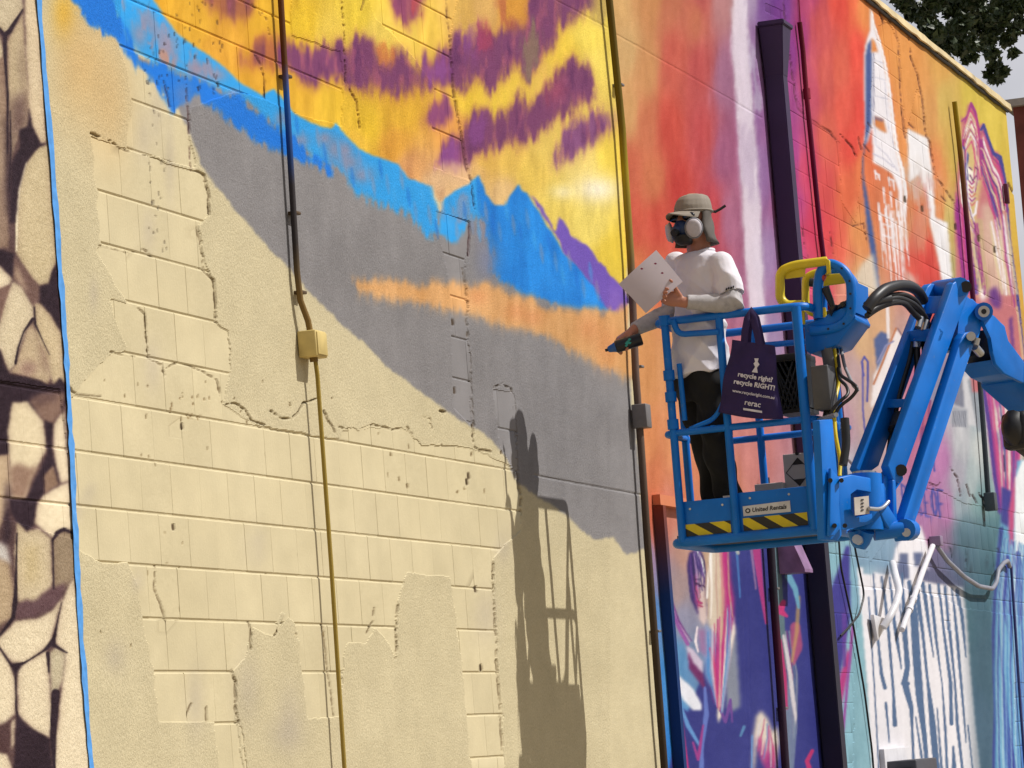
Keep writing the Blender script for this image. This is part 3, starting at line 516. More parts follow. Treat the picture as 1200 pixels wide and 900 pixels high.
bands([(1152, 452), (1160, 510), (1172, 602)], [(1196, 470), (1199, 530), (1191, 605)], 13, [(92, 66, 150), MAG, PK, (222, 208, 202), (196, 96, 160), IND, PK, (232, 224, 214), MAG], 2.4, 1.2, 0.75)
for pts in [[(1137, 205), (1140, 212), (1144, 206)], [(1136, 196), (1139, 199)], [(1143, 196), (1146, 199)]]: stroke(pts, 1.5, (120, 50, 110), 0.8)
# blue drapery under it
poly([(1174, 600), (1186, 598), (1192, 540), (1200, 540), (1300, 560), (1300, 980), (1160, 980), (1166, 850), (1162, 720), (1168, 650)], (122, 184, 224), 1.2, 1)
poly([(1173, 570), (1186, 576), (1186, 600), (1182, 618), (1174, 612)], (72, 68, 152), 0.9); poly([(1182, 600), (1189, 560), (1192, 560), (1188, 640), (1184, 650)], (206, 90, 140), 1); poly([(1190, 560), (1197, 540), (1210, 540), (1210, 640), (1196, 660), (1188, 656), (1190, 610)], (232, 236, 240), 1.2)
for pts, w, c in [([(1174, 620), (1168, 680), (1164, 740), (1166, 830), (1164, 910)], (5, 4, 4, 3), (66, 74, 164)), ([(1180, 655), (1177, 690), (1184, 740), (1186, 760)], (10, 14, 10, 3), (66, 66, 156)), ([(1193, 650), (1192, 690), (1196, 720), (1190, 740)], (8, 14, 10, 3), (70, 66, 156)), ([(1170, 740), (1176, 800), (1180, 850), (1186, 905)], (2, 3, 6, 12), (60, 66, 160)), ([(1188, 720), (1192, 800), (1194, 830)], (3, 2), (70, 110, 190)), ([(1182, 720), (1190, 790), (1196, 850)], (3, 4), (90, 150, 210)), ([(1200, 740), (1198, 840), (1200, 905)], (4, 6), (70, 100, 190)), ([(1176, 640), (1172, 700), (1180, 780)], (3, 5, 3), (160, 210, 236)), ([(1186, 640), (1190, 700), (1194, 800)], (4, 3), (220, 236, 244)), ([(1168, 800), (1172, 860), (1178, 905)], (4, 5), (150, 206, 236))]:
    stroke(pts, w, c, 1.4)
bands([(1174, 630), (1167, 700), (1164, 780), (1166, 905)], [(1206, 640), (1204, 720), (1208, 800), (1212, 905)], 20, [(90, 150, 210), (160, 210, 236), (66, 74, 164), (122, 184, 224), (200, 226, 240), (76, 110, 190), (140, 196, 230)], 2.2, 1.2, 0.7)
# words high on the wall: ... PLACE OF
INK = (78, 84, 168)
def word(strokes, ox, oy, sx, sy, w, sk=0.10, slope=0.16):
    for st in strokes:
        stroke([(ox + x * sx + y * sy * sk, oy + y * sy + x * sx * slope) for x, y in st], w, INK, 0.8, 0.9)
GL = {'P': [[(0, 1), (0, 0), (.8, .1), (.8, .45), (0, .5)]], 'L': [[(0, 0), (0, 1), (.8, 1)]], 'A': [[(0, 1), (.4, 0), (.8, 1)], [(.2, .6), (.6, .6)]], 'C': [[(.8, .1), (.2, 0), (0, .5), (.2, 1), (.8, .9)]], 'E': [[(.8, 0), (0, 0), (0, 1), (.8, 1)], [(0, .5), (.6, .5)]],
      'O': [[(.4, 0), (0, .3), (0, .7), (.4, 1), (.8, .7), (.8, .3), (.4, 0)]], 'F': [[(.8, 0), (0, 0), (0, 1)], [(0, .5), (.6, .5)]]}
for i, ch in enumerate('PLACE'): word(GL[ch], 1056 + i * 6.6, 567 + i * 1.4, 5.4, 32, 2.2)
for i, ch in enumerate('OF'): word(GL[ch], 1091 + i * 8, 572 + i * 2, 6.5, 32, 2.6)
stroke([(1041, 567), (1044, 598)], 2, INK); stroke([(1049, 568), (1049, 600)], 2, INK); stroke([(1094, 542), (1095, 552)], 2.2, INK)
# tall white dripping lettering
SL = (92, 118, 156)
poly([(1000, 630), (1052, 620), (1050, 645), (1046, 666), (1004, 664)], (140, 172, 198), 3, 0.9); poly([(1084, 640), (1132, 652), (1132, 690), (1078, 682)], (112, 112, 144), 3, 0.8)
poly([(1050, 643), (1060, 626), (1074, 618), (1080, 616), (1088, 640), (1090, 650), (1084, 652), (1092, 676), (1086, 676), (1078, 660), (1074, 700), (1066, 700), (1062, 660), (1054, 656), (1052, 664), (1046, 664)], (232, 229, 234), 0.7)
poly([(1055, 649), (1064, 648), (1066, 680), (1052, 678), (1054, 660)], (106, 116, 152), 0.7); poly([(1071, 648), (1082, 648), (1079, 662), (1073, 664)], (106, 116, 152), 0.7); poly([(1078, 664), (1096, 670), (1130, 676), (1130, 692), (1078, 682)], (108, 110, 142), 1.0)
poly([(1005, 664), (1012, 665), (1013, 672), (1024, 674), (1024, 670), (1040, 674), (1052, 672), (1056, 678), (1066, 679), (1080, 680), (1098, 684), (1129, 688), (1132, 712), (1137, 780), (1143, 850), (1149, 905), (1152, 980), (1026, 980), (1022, 905), (1016, 800), (1010, 720)], (233, 230, 235), 0.7)
for pts, w in [([(1018, 700), (1022, 760), (1030, 905)], 1.2), ([(1024, 672), (1028, 740), (1033, 790), (1037, 806)], (1.2, 2, 2, 3)), ([(1034, 676), (1041, 740), (1046, 800), (1050, 850)], (2, 2.4, 2, 2)), ([(1043, 676), (1048, 730), (1056, 780), (1056, 784)], (1.5, 2.2, 3, 1)), ([(1052, 690), (1060, 760), (1062, 800)], (1, 1.2, 1)), ([(1058, 672), (1058, 700), (1064, 780), (1060, 800), (1068, 830), (1071, 900)], (1.6, 3, 3, 5, 2, 2)),
               ([(1066, 682), (1071, 720), (1074, 770), (1078, 820), (1083, 860), (1086, 895)], (3, 6, 6, 6, 4, 3)), ([(1074, 690), (1081, 740), (1086, 790), (1092, 840), (1098, 905)], (4, 2.4, 2, 5, 5)), ([(1082, 684), (1088, 730), (1094, 770)], (3.4, 2.4, 1)), ([(1090, 686), (1097, 750), (1104, 800), (1108, 860), (1110, 905)], (2.2, 2.4, 1, 2, 2)), ([(1100, 685), (1106, 740), (1114, 800), (1115, 848)], (2.2, 2, 2.6, 3)), ([(1108, 688), (1114, 750), (1119, 800), (1122, 850), (1128, 905)], (2.4, 2.6, 1.6, 2.4, 2)), ([(1116, 690), (1122, 750), (1127, 810), (1132, 870)], (1.6, 2.4, 2, 1)), ([(1122, 692), (1127, 720), (1132, 770)], (3, 2.4, 1)),
               ([(1117, 875), (1118, 905)], (1.5, 4)), ([(1038, 824), (1042, 870)], (2.2, 1)), ([(1046, 812), (1048, 850)], (1, 2.6)), ([(1065, 780), (1058, 801), (1064, 801)], (2, 3, 3)), ([(1073, 840), (1080, 888)], (1, 2)), ([(1098, 830), (1104, 905)], (1, 2)), ([(1134, 850), (1140, 905)], (1.2, 1.2))]:
    stroke(pts, [v * 1.55 for v in w] if isinstance(w, tuple) else w * 1.5, SL, 0.7)
# ---- navy lower panel with the small portrait
NV = (58, 62, 138)
poly([(852, 620), (960, 620), (968, 720), (980, 905), (985, 980), (800, 980), (803, 905), (800, 850), (820, 800), (838, 740), (850, 690)], NV, 1.2)
poly([(783, 905), (800, 830), (812, 838), (834, 826), (846, 850), (870, 700), (880, 905), (880, 980), (783, 980)], NV, 1.2)
s_, mk_ = pmask([(790, 620), (960, 620), (980, 905), (790, 905)], 4); C[s_] += (mk_ * BLOT[s_] * 0.10)[..., None]
poly([(862, 735), (868, 828), (858, 834), (852, 830), (848, 780), (854, 740)], (152, 158, 172), 1.6, 0.95)                     # pale patch by the dress
poly([(808, 648), (805, 663), (807, 678), (810, 703), (817, 719), (830, 722), (828, 690), (824, 670), (826, 650), (818, 642)], (64, 46, 112), 1.2)
poly([(817, 666), (824, 676), (827, 700), (829, 720), (826, 736), (820, 726), (816, 704), (814, 686)], (222, 200, 196), 1.2); poly([(813, 676), (818, 670), (818, 690), (820, 715), (815, 706)], (190, 66, 130), 1.2, 0.9); stroke([(816, 684), (820, 687)], 3, (110, 40, 100)); stroke([(818, 705), (822, 707)], 3, (180, 60, 120))
poly([(812, 640), (822, 642), (828, 672), (824, 676), (818, 660)], (130, 110, 170), 1.2); stroke([(816, 644), (824, 660), (827, 676)], (3, 2), (222, 226, 236))
poly([(822, 640), (836, 640), (832, 662), (830, 690), (828, 720), (826, 700), (828, 670)], (206, 176, 150), 2)
poly([(834, 638), (846, 638), (847, 665), (848, 700), (846, 740), (840, 760), (834, 750), (829, 725), (830, 690), (832, 662)], (226, 210, 190), 1.8); stroke([(834, 642), (832, 670), (829, 700)], (3, 5, 3), (240, 236, 232), 1.2)
poly([(844, 638), (853, 638), (856, 680), (860, 705), (860, 730), (852, 780), (844, 830), (838, 822), (834, 806), (836, 780), (842, 762), (847, 735), (849, 700)], (200, 56, 136), 1.6); poly([(846, 690), (849, 690), (849, 740), (845, 760), (843, 745)], (226, 190, 150), 1.6)
poly([(826, 730), (840, 745), (840, 770), (838, 800), (834, 806), (826, 790), (824, 760)], (150, 170, 214), 2); poly([(828, 770), (836, 775), (834, 800), (828, 792)], (90, 150, 214), 2, 0.8); stroke([(832, 760), (838, 785), (838, 810)], (3, 4, 3), PK, 1.2)
poly([(860, 722), (862, 740), (852, 790), (846, 838), (842, 848), (840, 838), (845, 800), (852, 765)], (232, 222, 212), 1.0); stroke([(843, 830), (850, 846), (856, 820), (858, 846)], (3, 4, 3, 2), (120, 80, 160))
stroke([(783, 700), (788, 718), (796, 735), (806, 755)], (2, 3, 5, 4), (166, 100, 176), 1); poly([(804, 756), (812, 760), (824, 776), (824, 790), (816, 786), (808, 776)], (214, 200, 222), 1.2); poly([(806, 762), (812, 776), (824, 790), (828, 812), (820, 800), (808, 784)], (120, 50, 110), 1.2); stroke([(817, 735), (815, 752), (818, 764)], (2, 3, 2), (236, 226, 230)); poly([(818, 738), (826, 738), (828, 770), (820, 762)], (170, 120, 170), 2, 0.8)
poly([(790, 784), (796, 792), (812, 806), (823, 826), (822, 833), (812, 832), (800, 820), (793, 806)], (228, 230, 240), 1.4); poly([(794, 806), (800, 822), (812, 833), (800, 826)], (120, 180, 226), 1.6)
stroke([(790, 800), (798, 850), (804, 905)], (3, 6, 8), (196, 56, 130), 1.2); stroke([(796, 822), (806, 850), (820, 874)], (2, 5, 3), (110, 160, 220), 1.2); stroke([(826, 806), (828, 836), (822, 880), (822, 905)], (3, 6, 4, 6), (110, 130, 206), 1.4); stroke([(824, 850), (818, 890), (812, 870)], (2, 4, 2), (170, 70, 150), 1.2)
poly([(883, 860), (886, 840), (892, 832), (900, 842), (906, 858), (911, 850), (914, 868), (910, 890), (908, 905), (902, 880), (896, 896), (888, 866), (884, 905), (881, 905)], (226, 214, 202), 1.6); poly([(887, 862), (894, 866), (900, 884), (908, 870), (910, 895), (904, 912), (896, 900), (890, 885)], (196, 66, 140), 2.4, 0.75); stroke([(882, 862), (881, 905)], (2, 2), (120, 160, 220))
bands([(829, 742), (828, 790), (839, 826)], [(858, 704), (856, 762), (846, 836)], 11, [(90, 150, 214), (150, 170, 214), (226, 200, 214), PK, (186, 50, 130), (206, 64, 140), (226, 190, 170), (200, 56, 136), (236, 226, 214)], 2.2, 1.1, 0.8)
bands([(829, 646), (830, 680), (828, 724)], [(855, 645), (856, 690), (860, 724)], 9, [(206, 176, 150), (240, 234, 226), (226, 210, 190), (214, 176, 160), (232, 206, 176), (222, 150, 150), (206, 84, 140), (190, 50, 130)], 2.0, 1.1, 0.8)
bands([(807, 652), (806, 670), (809, 700), (816, 716)], [(820, 642), (826, 656), (828, 672), (826, 680)], 8, [(64, 46, 112), (110, 70, 150), (50, 36, 90), (180, 150, 200), (70, 50, 120)], 1.6, 0.9, 0.85)
bands([(784, 700), (792, 728), (806, 752)], [(788, 700), (797, 726), (812, 752)], 3, [(150, 90, 170), (206, 170, 206), (120, 60, 140)], 1.8)
bands([(884, 872), (890, 846), (894, 840)], [(908, 906), (908, 880), (904, 856)], 7, [(214, 208, 214), PK, (236, 222, 206), (120, 150, 210), (196, 66, 140)], 2.0, 1.2, 0.7)
bands([(918, 740), (924, 790), (926, 860)], [(926, 740), (934, 790), (934, 860)], 5, [(150, 160, 176), (214, 208, 214), (180, 70, 130), (110, 130, 160)], 1.8, 1.0, 0.8)
stroke([(816, 683), (821, 686)], 1.8, (60, 24, 70)); stroke([(824, 686), (826, 688)], 1.6, (60, 24, 70)); stroke([(819, 690), (821, 700), (819, 702)], 1.2, (190, 130, 140)); stroke([(818, 709), (823, 711)], 1.8, (170, 50, 100)); stroke([(814, 679), (820, 679)], 1.4, (50, 30, 80))
stroke([(872, 852), (868, 862)], (4, 3), (96, 140, 190), 1)
stroke([(886, 640), (892, 690), (898, 730)], (10, 6, 3), (190, 70, 140), 1.2, 0.95); stroke([(880, 640), (886, 690)], (3, 2), (150, 120, 170), 1.2); stroke([(863, 640), (867, 700)], (3, 2), (80, 130, 196), 1, 0.9); stroke([(862, 640), (865, 648)], 4, (210, 210, 190), 1, 0.8)
for x0, x1 in ((869, 878), (875, 882)): groove([(x0, 640), (x1, 905)], 0.003, 1.4)
# strip between the conduit and the downspout
stroke([(910, 640), (916, 740), (920, 840), (924, 905)], (8, 8, 8, 8), (106, 130, 140), 1); stroke([(918, 706), (914, 716), (922, 722)], (6, 9, 3), (206, 64, 130), 1.2); stroke([(932, 735), (934, 760), (930, 778)], (12, 14, 3), (190, 90, 130), 2.5, 0.85); stroke([(936, 700), (934, 740), (928, 775)], (4, 5, 3), (206, 170, 110), 2.5, 0.7)
stroke([(918, 745), (926, 790), (932, 840), (930, 865)], (3, 5, 5, 2), (214, 208, 214), 1.2); stroke([(920, 800), (928, 860), (926, 905)], (6, 12, 8), (128, 142, 170), 2, 0.9); stroke([(915, 750), (920, 800), (922, 830)], (2, 5, 3), (196, 60, 120), 1.4); stroke([(924, 675), (932, 690), (936, 712)], (8, 6, 3), (120, 176, 206), 1.4); stroke([(952, 880), (946, 892), (950, 905)], (4, 5, 6), (196, 60, 120), 1.2)
# right of the downspout
poly([(953, 640), (985, 650), (993, 630), (1000, 660), (998, 740), (1000, 905), (975, 905), (962, 760)], (150, 196, 212), 1.2); poly([(962, 724), (984, 664), (992, 640), (996, 640), (998, 720), (990, 760), (984, 800), (974, 850), (966, 780)], (70, 66, 150), 1.1); poly([(966, 772), (974, 790), (970, 800), (980, 812), (994, 760), (998, 770), (986, 830), (976, 880), (974, 850), (982, 812)], (192, 66, 140), 1.1); stroke([(964, 758), (970, 778)], (3, 2), (210, 70, 140), 1); stroke([(972, 786), (980, 806)], (2, 4), (150, 200, 226), 1); stroke([(1000, 735), (992, 820), (984, 905)], (4, 3, 4), (160, 90, 170), 1.2); stroke([(957, 714), (962, 722)], (3, 4), (220, 216, 160), 0.8)
stroke([(990, 720), (990, 780)], (6, 4), (110, 70, 160), 1.6, 0.8)
poly([(1118, 612), (1176, 606), (1168, 700), (1162, 905), (1158, 980), (1146, 980), (1132, 700), (1112, 660)], (70, 98, 118), 9, 0.55)
s_, mk_ = pmask(RB, 1)
g_ = C[s_].mean(-1, keepdims=True); v_ = np.clip((g_ + (C[s_] - g_) * 1.06) * 0.91 - 0.004, 0, 1); wht_ = np.clip((C[s_].min(-1, keepdims=True) - 0.70) / 0.15, 0, 1)
C[s_] += (v_ - C[s_]) * (mk_[..., None] * (1 - wht_))
# ---------------------------------------------------------------- cracks, broken render edges
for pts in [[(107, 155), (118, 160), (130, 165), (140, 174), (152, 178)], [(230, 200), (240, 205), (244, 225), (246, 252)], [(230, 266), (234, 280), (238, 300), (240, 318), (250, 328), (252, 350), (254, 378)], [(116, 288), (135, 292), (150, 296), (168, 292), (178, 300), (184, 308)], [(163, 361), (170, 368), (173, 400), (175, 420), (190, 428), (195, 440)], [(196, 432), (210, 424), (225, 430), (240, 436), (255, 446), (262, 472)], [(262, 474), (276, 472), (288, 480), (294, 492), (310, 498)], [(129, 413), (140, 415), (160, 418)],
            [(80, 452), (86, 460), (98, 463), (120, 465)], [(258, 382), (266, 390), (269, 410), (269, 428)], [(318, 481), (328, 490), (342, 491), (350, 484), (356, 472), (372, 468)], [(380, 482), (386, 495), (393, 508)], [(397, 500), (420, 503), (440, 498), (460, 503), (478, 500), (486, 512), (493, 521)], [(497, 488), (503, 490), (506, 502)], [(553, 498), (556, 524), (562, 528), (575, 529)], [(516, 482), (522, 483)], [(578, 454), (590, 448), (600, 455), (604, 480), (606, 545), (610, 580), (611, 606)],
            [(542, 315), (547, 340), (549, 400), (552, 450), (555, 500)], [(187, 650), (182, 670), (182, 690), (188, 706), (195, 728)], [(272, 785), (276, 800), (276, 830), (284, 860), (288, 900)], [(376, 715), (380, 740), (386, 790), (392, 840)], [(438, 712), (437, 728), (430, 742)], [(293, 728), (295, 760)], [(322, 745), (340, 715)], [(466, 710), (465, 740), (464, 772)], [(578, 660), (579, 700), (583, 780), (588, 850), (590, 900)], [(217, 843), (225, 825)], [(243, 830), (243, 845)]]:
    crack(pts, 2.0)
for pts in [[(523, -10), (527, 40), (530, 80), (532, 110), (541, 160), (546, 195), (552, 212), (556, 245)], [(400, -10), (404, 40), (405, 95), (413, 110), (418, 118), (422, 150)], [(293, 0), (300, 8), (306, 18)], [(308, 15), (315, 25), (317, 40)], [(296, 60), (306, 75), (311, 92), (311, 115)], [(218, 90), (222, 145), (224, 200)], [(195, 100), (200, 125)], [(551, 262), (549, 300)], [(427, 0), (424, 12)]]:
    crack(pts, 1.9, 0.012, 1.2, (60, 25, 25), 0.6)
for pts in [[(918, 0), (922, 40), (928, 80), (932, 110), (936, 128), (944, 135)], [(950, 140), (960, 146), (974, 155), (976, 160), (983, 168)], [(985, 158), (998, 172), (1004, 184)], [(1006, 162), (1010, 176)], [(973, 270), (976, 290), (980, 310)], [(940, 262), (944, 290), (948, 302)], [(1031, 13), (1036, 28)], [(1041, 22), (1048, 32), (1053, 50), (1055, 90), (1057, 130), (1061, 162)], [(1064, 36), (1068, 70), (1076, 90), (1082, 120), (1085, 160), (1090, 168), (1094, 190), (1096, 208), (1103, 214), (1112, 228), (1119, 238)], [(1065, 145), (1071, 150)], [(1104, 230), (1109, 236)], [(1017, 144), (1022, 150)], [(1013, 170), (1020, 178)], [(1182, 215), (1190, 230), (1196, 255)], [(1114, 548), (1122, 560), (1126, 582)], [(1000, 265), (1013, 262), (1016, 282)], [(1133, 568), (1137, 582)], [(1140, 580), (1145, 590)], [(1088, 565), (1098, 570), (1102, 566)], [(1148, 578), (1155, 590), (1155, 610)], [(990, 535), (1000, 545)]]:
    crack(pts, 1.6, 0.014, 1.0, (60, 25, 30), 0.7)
r_ = random.Random(3)
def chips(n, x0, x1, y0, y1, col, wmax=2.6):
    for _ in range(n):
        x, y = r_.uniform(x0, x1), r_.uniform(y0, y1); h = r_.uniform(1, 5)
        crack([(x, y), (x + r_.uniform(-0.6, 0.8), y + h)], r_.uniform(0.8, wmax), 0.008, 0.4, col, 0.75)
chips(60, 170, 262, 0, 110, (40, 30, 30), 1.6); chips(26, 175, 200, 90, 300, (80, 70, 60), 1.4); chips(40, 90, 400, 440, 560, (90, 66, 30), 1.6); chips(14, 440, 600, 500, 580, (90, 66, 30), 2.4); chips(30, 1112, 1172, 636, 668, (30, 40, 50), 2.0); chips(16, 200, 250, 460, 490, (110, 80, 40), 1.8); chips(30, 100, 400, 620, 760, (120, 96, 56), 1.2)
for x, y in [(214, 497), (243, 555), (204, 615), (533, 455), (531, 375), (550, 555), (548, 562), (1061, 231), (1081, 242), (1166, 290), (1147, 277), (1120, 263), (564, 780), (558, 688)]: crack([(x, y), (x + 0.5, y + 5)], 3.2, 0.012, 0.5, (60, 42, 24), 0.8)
# ---------------------------------------------------------------- where the coat is gone
bare([(107, 157), (140, 172), (200, 192), (232, 201), (243, 208), (246, 252), (232, 264), (240, 302), (252, 332), (255, 378), (268, 388), (270, 432), (262, 474), (300, 498), (398, 514), (400, 503), (478, 502), (493, 521), (552, 524), (555, 528), (600, 545), (607, 562), (611, 596), (612, 620), (590, 641), (578, 656), (578, 690), (583, 780), (590, 840), (592, 905), (594, 990), (556, 990), (553, 905), (548, 840), (540, 760), (528, 674), (500, 672), (480, 668), (473, 683), (465, 706), (464, 772), (455, 752), (440, 735), (428, 755), (405, 752), (398, 840), (362, 842), (354, 785), (350, 735), (330, 716), (322, 745), (296, 735), (290, 765), (274, 785), (277, 840), (285, 905), (257, 905), (252, 846), (186, 846), (181, 785), (167, 726), (165, 690), (150, 660), (120, 659), (92, 645), (80, 470), (130, 415), (150, 410), (128, 350), (150, 355), (112, 292), (120, 288)])
bare([(-40, 440), (70, 456), (84, 560), (88, 632), (62, 625), (20, 612), (-40, 600)], 1.0)
bare([(145, -60), (345, -60), (342, 40), (400, 60), (402, 150), (340, 128), (311, 116), (275, 108), (222, 128), (224, 165), (230, 196), (150, 176), (156, 120), (142, 56)])
bare([(420, -60), (550, -60), (527, 40), (535, 140), (552, 212), (510, 196), (505, 140), (510, 100), (480, 60), (440, 20)], 2.0)
bare([(510, 247), (552, 260), (545, 310), (553, 500), (532, 478), (527, 330), (516, 280)], 0.8); bare([(578, 456), (600, 459), (606, 540), (610, 562), (586, 522)], 0.8)
bare([(922, 40), (932, 112), (944, 136), (976, 158), (984, 170), (985, 235), (1003, 262), (1010, 280), (1012, 345), (930, 345), (926, 200)], 0.8); bare([(896, 3), (920, 14), (921, 26), (897, 14)], 0.5)
bare([(1030, 30), (1042, 26), (1054, 52), (1062, 162), (1064, 150), (1076, 100), (1086, 160), (1100, 212), (1119, 240), (1150, 280), (1186, 300), (1200, 400), (1190, 360), (1150, 345), (1010, 345), (1003, 262), (1012, 180)], 0.8)
bare([(955, 640), (1010, 630), (1020, 660), (1064, 600), (1066, 556), (1130, 590), (1190, 600), (1300, 620), (1300, 740), (1180, 720), (1128, 712), (1104, 700), (1060, 690), (1012, 690), (1002, 760), (1000, 905), (1000, 980), (980, 980), (970, 905), (964, 760)], 0.8); bare([(1104, 700), (1112, 705), (1116, 740), (1108, 738)], 0.4); bare([(1188, 800), (1300, 800), (1300, 980), (1194, 980)], 0.6)
C = np.clip(C + (GRIT * 0.03)[..., None], 0.0, 1.0)
WALL_GAIN = 0.80        # paint colours are surveyed in sunlight; this brings them down to reflectance
PAINT = np.clip(s2l(C) * WALL_GAIN, 0.004, 0.85).astype(np.float32)

def lookup(img, px, py):
    fx = np.clip(px + OX, 0, CW - 1.001); fy = np.clip(py + OY, 0, CH - 1.001)
    ix = fx.astype(int); iy = fy.astype(int); tx = fx - ix; ty = fy - iy
    if img.ndim == 3: tx = tx[..., None]; ty = ty[..., None]
    return (img[iy, ix] * (1 - tx) + img[iy, ix + 1] * tx) * (1 - ty) + (img[iy + 1, ix] * (1 - tx) + img[iy + 1, ix + 1] * tx) * ty
# ---------------------------------------------------------------- ground and road
def sheet(name, x0, x1, y0, y1, z, material, nx=1, ny=1):
    bm = bmesh.new()
    vs = [[bm.verts.new((x0 + (x1 - x0) * i / nx, y0 + (y1 - y0) * j / ny, z)) for i in range(nx + 1)] for j in range(ny + 1)]
    for j in range(ny):
        for i in range(nx): bm.faces.new((vs[j][i], vs[j][i + 1], vs[j + 1][i + 1], vs[j + 1][i]))
    return link(name, bm_mesh(bm, name), material)
g = sheet('ground', -900, 1400, -900, 900, 0.0, mat('ground_earth', (0.24, 0.21, 0.16), 0.9, mottle=0.25, scale=0.5, bump=0.5, bscale=20)); g['kind'] = 'structure'
g = sheet('concrete_lot', -30, 60, -40, 0.03, 0.004, mat('lot_concrete', (0.34, 0.27, 0.17), 0.85, mottle=0.22, scale=3.0, bump=0.8, bscale=160, dirt=(0.36, 0.32, 0.26), dirt_amt=0.5)); g['kind'] = 'structure'

# ---------------------------------------------------------------- the painted wall
WALL_X0, WALL_X1, WALL_TOP = 4.0, 33.05, 7.235
def wall_material():
    M = bpy.data.materials.new('wall_paint'); M.use_nodes = True
    t = M.node_tree; b = t.nodes['Principled BSDF']; b.inputs['Roughness'].default_value = 0.72; b.inputs['Specular IOR Level'].default_value = 0.12
    at = t.nodes.new('ShaderNodeAttribute'); at.attribute_name = 'paint'
    gr = t.nodes.new('ShaderNodeAttribute'); gr.attribute_name = 'grit'
    ge = t.nodes.new('ShaderNodeNewGeometry')
    n1 = t.nodes.new('ShaderNodeTexNoise'); n1.inputs['Scale'].default_value = 95; n1.inputs['Detail'].default_value = 5; n1.inputs['Roughness'].default_value = 0.7
    n2 = t.nodes.new('ShaderNodeTexNoise'); n2.inputs['Scale'].default_value = 5; n2.inputs['Detail'].default_value = 6
    mp = t.nodes.new('ShaderNodeMapping'); mp.inputs['Scale'].default_value = (3.2, 1, 1)
    t.links.new(ge.outputs['Position'], mp.inputs['Vector'])
    n3 = t.nodes.new('ShaderNodeTexNoise'); n3.inputs['Scale'].default_value = 26; n3.inputs['Detail'].default_value = 6; n3.inputs['Roughness'].default_value = 0.65
    t.links.new(ge.outputs['Position'], n1.inputs['Vector']); t.links.new(ge.outputs['Position'], n2.inputs['Vector']); t.links.new(mp.outputs[0], n3.inputs['Vector'])
    # colour: slight worn mottling
    r2 = t.nodes.new('ShaderNodeMapRange'); r2.inputs['From Min'].default_value = 0.25; r2.inputs['From Max'].default_value = 0.75; r2.inputs['To Min'].default_value = 0.93; r2.inputs['To Max'].default_value = 1.06
    t.links.new(n2.outputs['Fac'], r2.inputs['Value'])
    r3 = t.nodes.new('ShaderNodeMapRange'); r3.inputs['From Min'].default_value = 0.3; r3.inputs['From Max'].default_value = 0.7; r3.inputs['To Min'].default_value = 0.80; r3.inputs['To Max'].default_value = 1.14
    t.links.new(n1.outputs['Fac'], r3.inputs['Value'])
    mixg = t.nodes.new('ShaderNodeMix'); mixg.data_type = 'FLOAT'; mixg.inputs[2].default_value = 1.0
    t.links.new(gr.outputs['Fac'], mixg.inputs[0]); t.links.new(r3.outputs[0], mixg.inputs[3])
    mul = t.nodes.new('ShaderNodeMath'); mul.operation = 'MULTIPLY'; t.links.new(r2.outputs[0], mul.inputs[0]); t.links.new(mixg.outputs[0], mul.inputs[1])
    vm = t.nodes.new('ShaderNodeVectorMath'); vm.operation = 'SCALE'; t.links.new(at.outputs['Color'], vm.inputs[0]); t.links.new(mul.outputs[0], vm.inputs['Scale'])
    t.links.new(vm.outputs[0], b.inputs['Base Color'])
    add = t.nodes.new('ShaderNodeMath'); add.operation = 'ADD'; t.links.new(n1.outputs['Fac'], add.inputs[0]); t.links.new(n3.outputs['Fac'], add.inputs[1])
    bs = t.nodes.new('ShaderNodeMapRange'); bs.inputs['To Min'].default_value = 0.12; bs.inputs['To Max'].default_value = 0.85; t.links.new(gr.outputs['Fac'], bs.inputs['Value'])
    bp = t.nodes.new('ShaderNodeBump'); bp.inputs['Distance'].default_value = 0.006; t.links.new(bs.outputs[0], bp.inputs['Strength']); t.links.new(add.outputs[0], bp.inputs['Height'])
    t.links.new(bp.outputs[0], b.inputs['Normal'])
    return M
M_WALL = wall_material()
def set_attr(me, cols, grit):
    a = me.color_attributes.new('paint', 'FLOAT_COLOR', 'POINT')
    a.data.foreach_set('color', np.concatenate([cols, np.ones((len(cols), 1), np.float32)], 1).astype(np.float32).ravel())
    g2 = me.attributes.new('grit', 'FLOAT', 'POINT'); g2.data.foreach_set('value', np.broadcast_to(np.asarray(grit, np.float32), (len(cols),)).astype(np.float32).copy())
def grid_mesh(name, V):
    """V[rows, cols, 3]"""
    nr, nc = V.shape[:2]; me = bpy.data.meshes.new(name)
    idx = np.arange(nr * nc).reshape(nr, nc)
    q = np.stack([idx[:-1, :-1], idx[:-1, 1:], idx[1:, 1:], idx[1:, :-1]], -1).reshape(-1, 4)
    me.vertices.add(nr * nc); me.vertices.foreach_set('co', V.astype(np.float32).ravel())
    me.loops.add(q.size); me.loops.foreach_set('vertex_index', q.astype(np.int32).ravel())
    me.polygons.add(len(q)); me.polygons.foreach_set('loop_start', np.arange(0, q.size, 4, dtype=np.int32)); me.polygons.foreach_set('loop_total', np.full(len(q), 4, np.int32))
    me.update(calc_edges=True); me.polygons.foreach_set('use_smooth', np.zeros(len(q), bool))
    return me
wall = empty('painted_block_wall', (18, 0.1, 0))
tag(wall, 'long concrete block wall painted with a half finished mural over beige', 'wall')
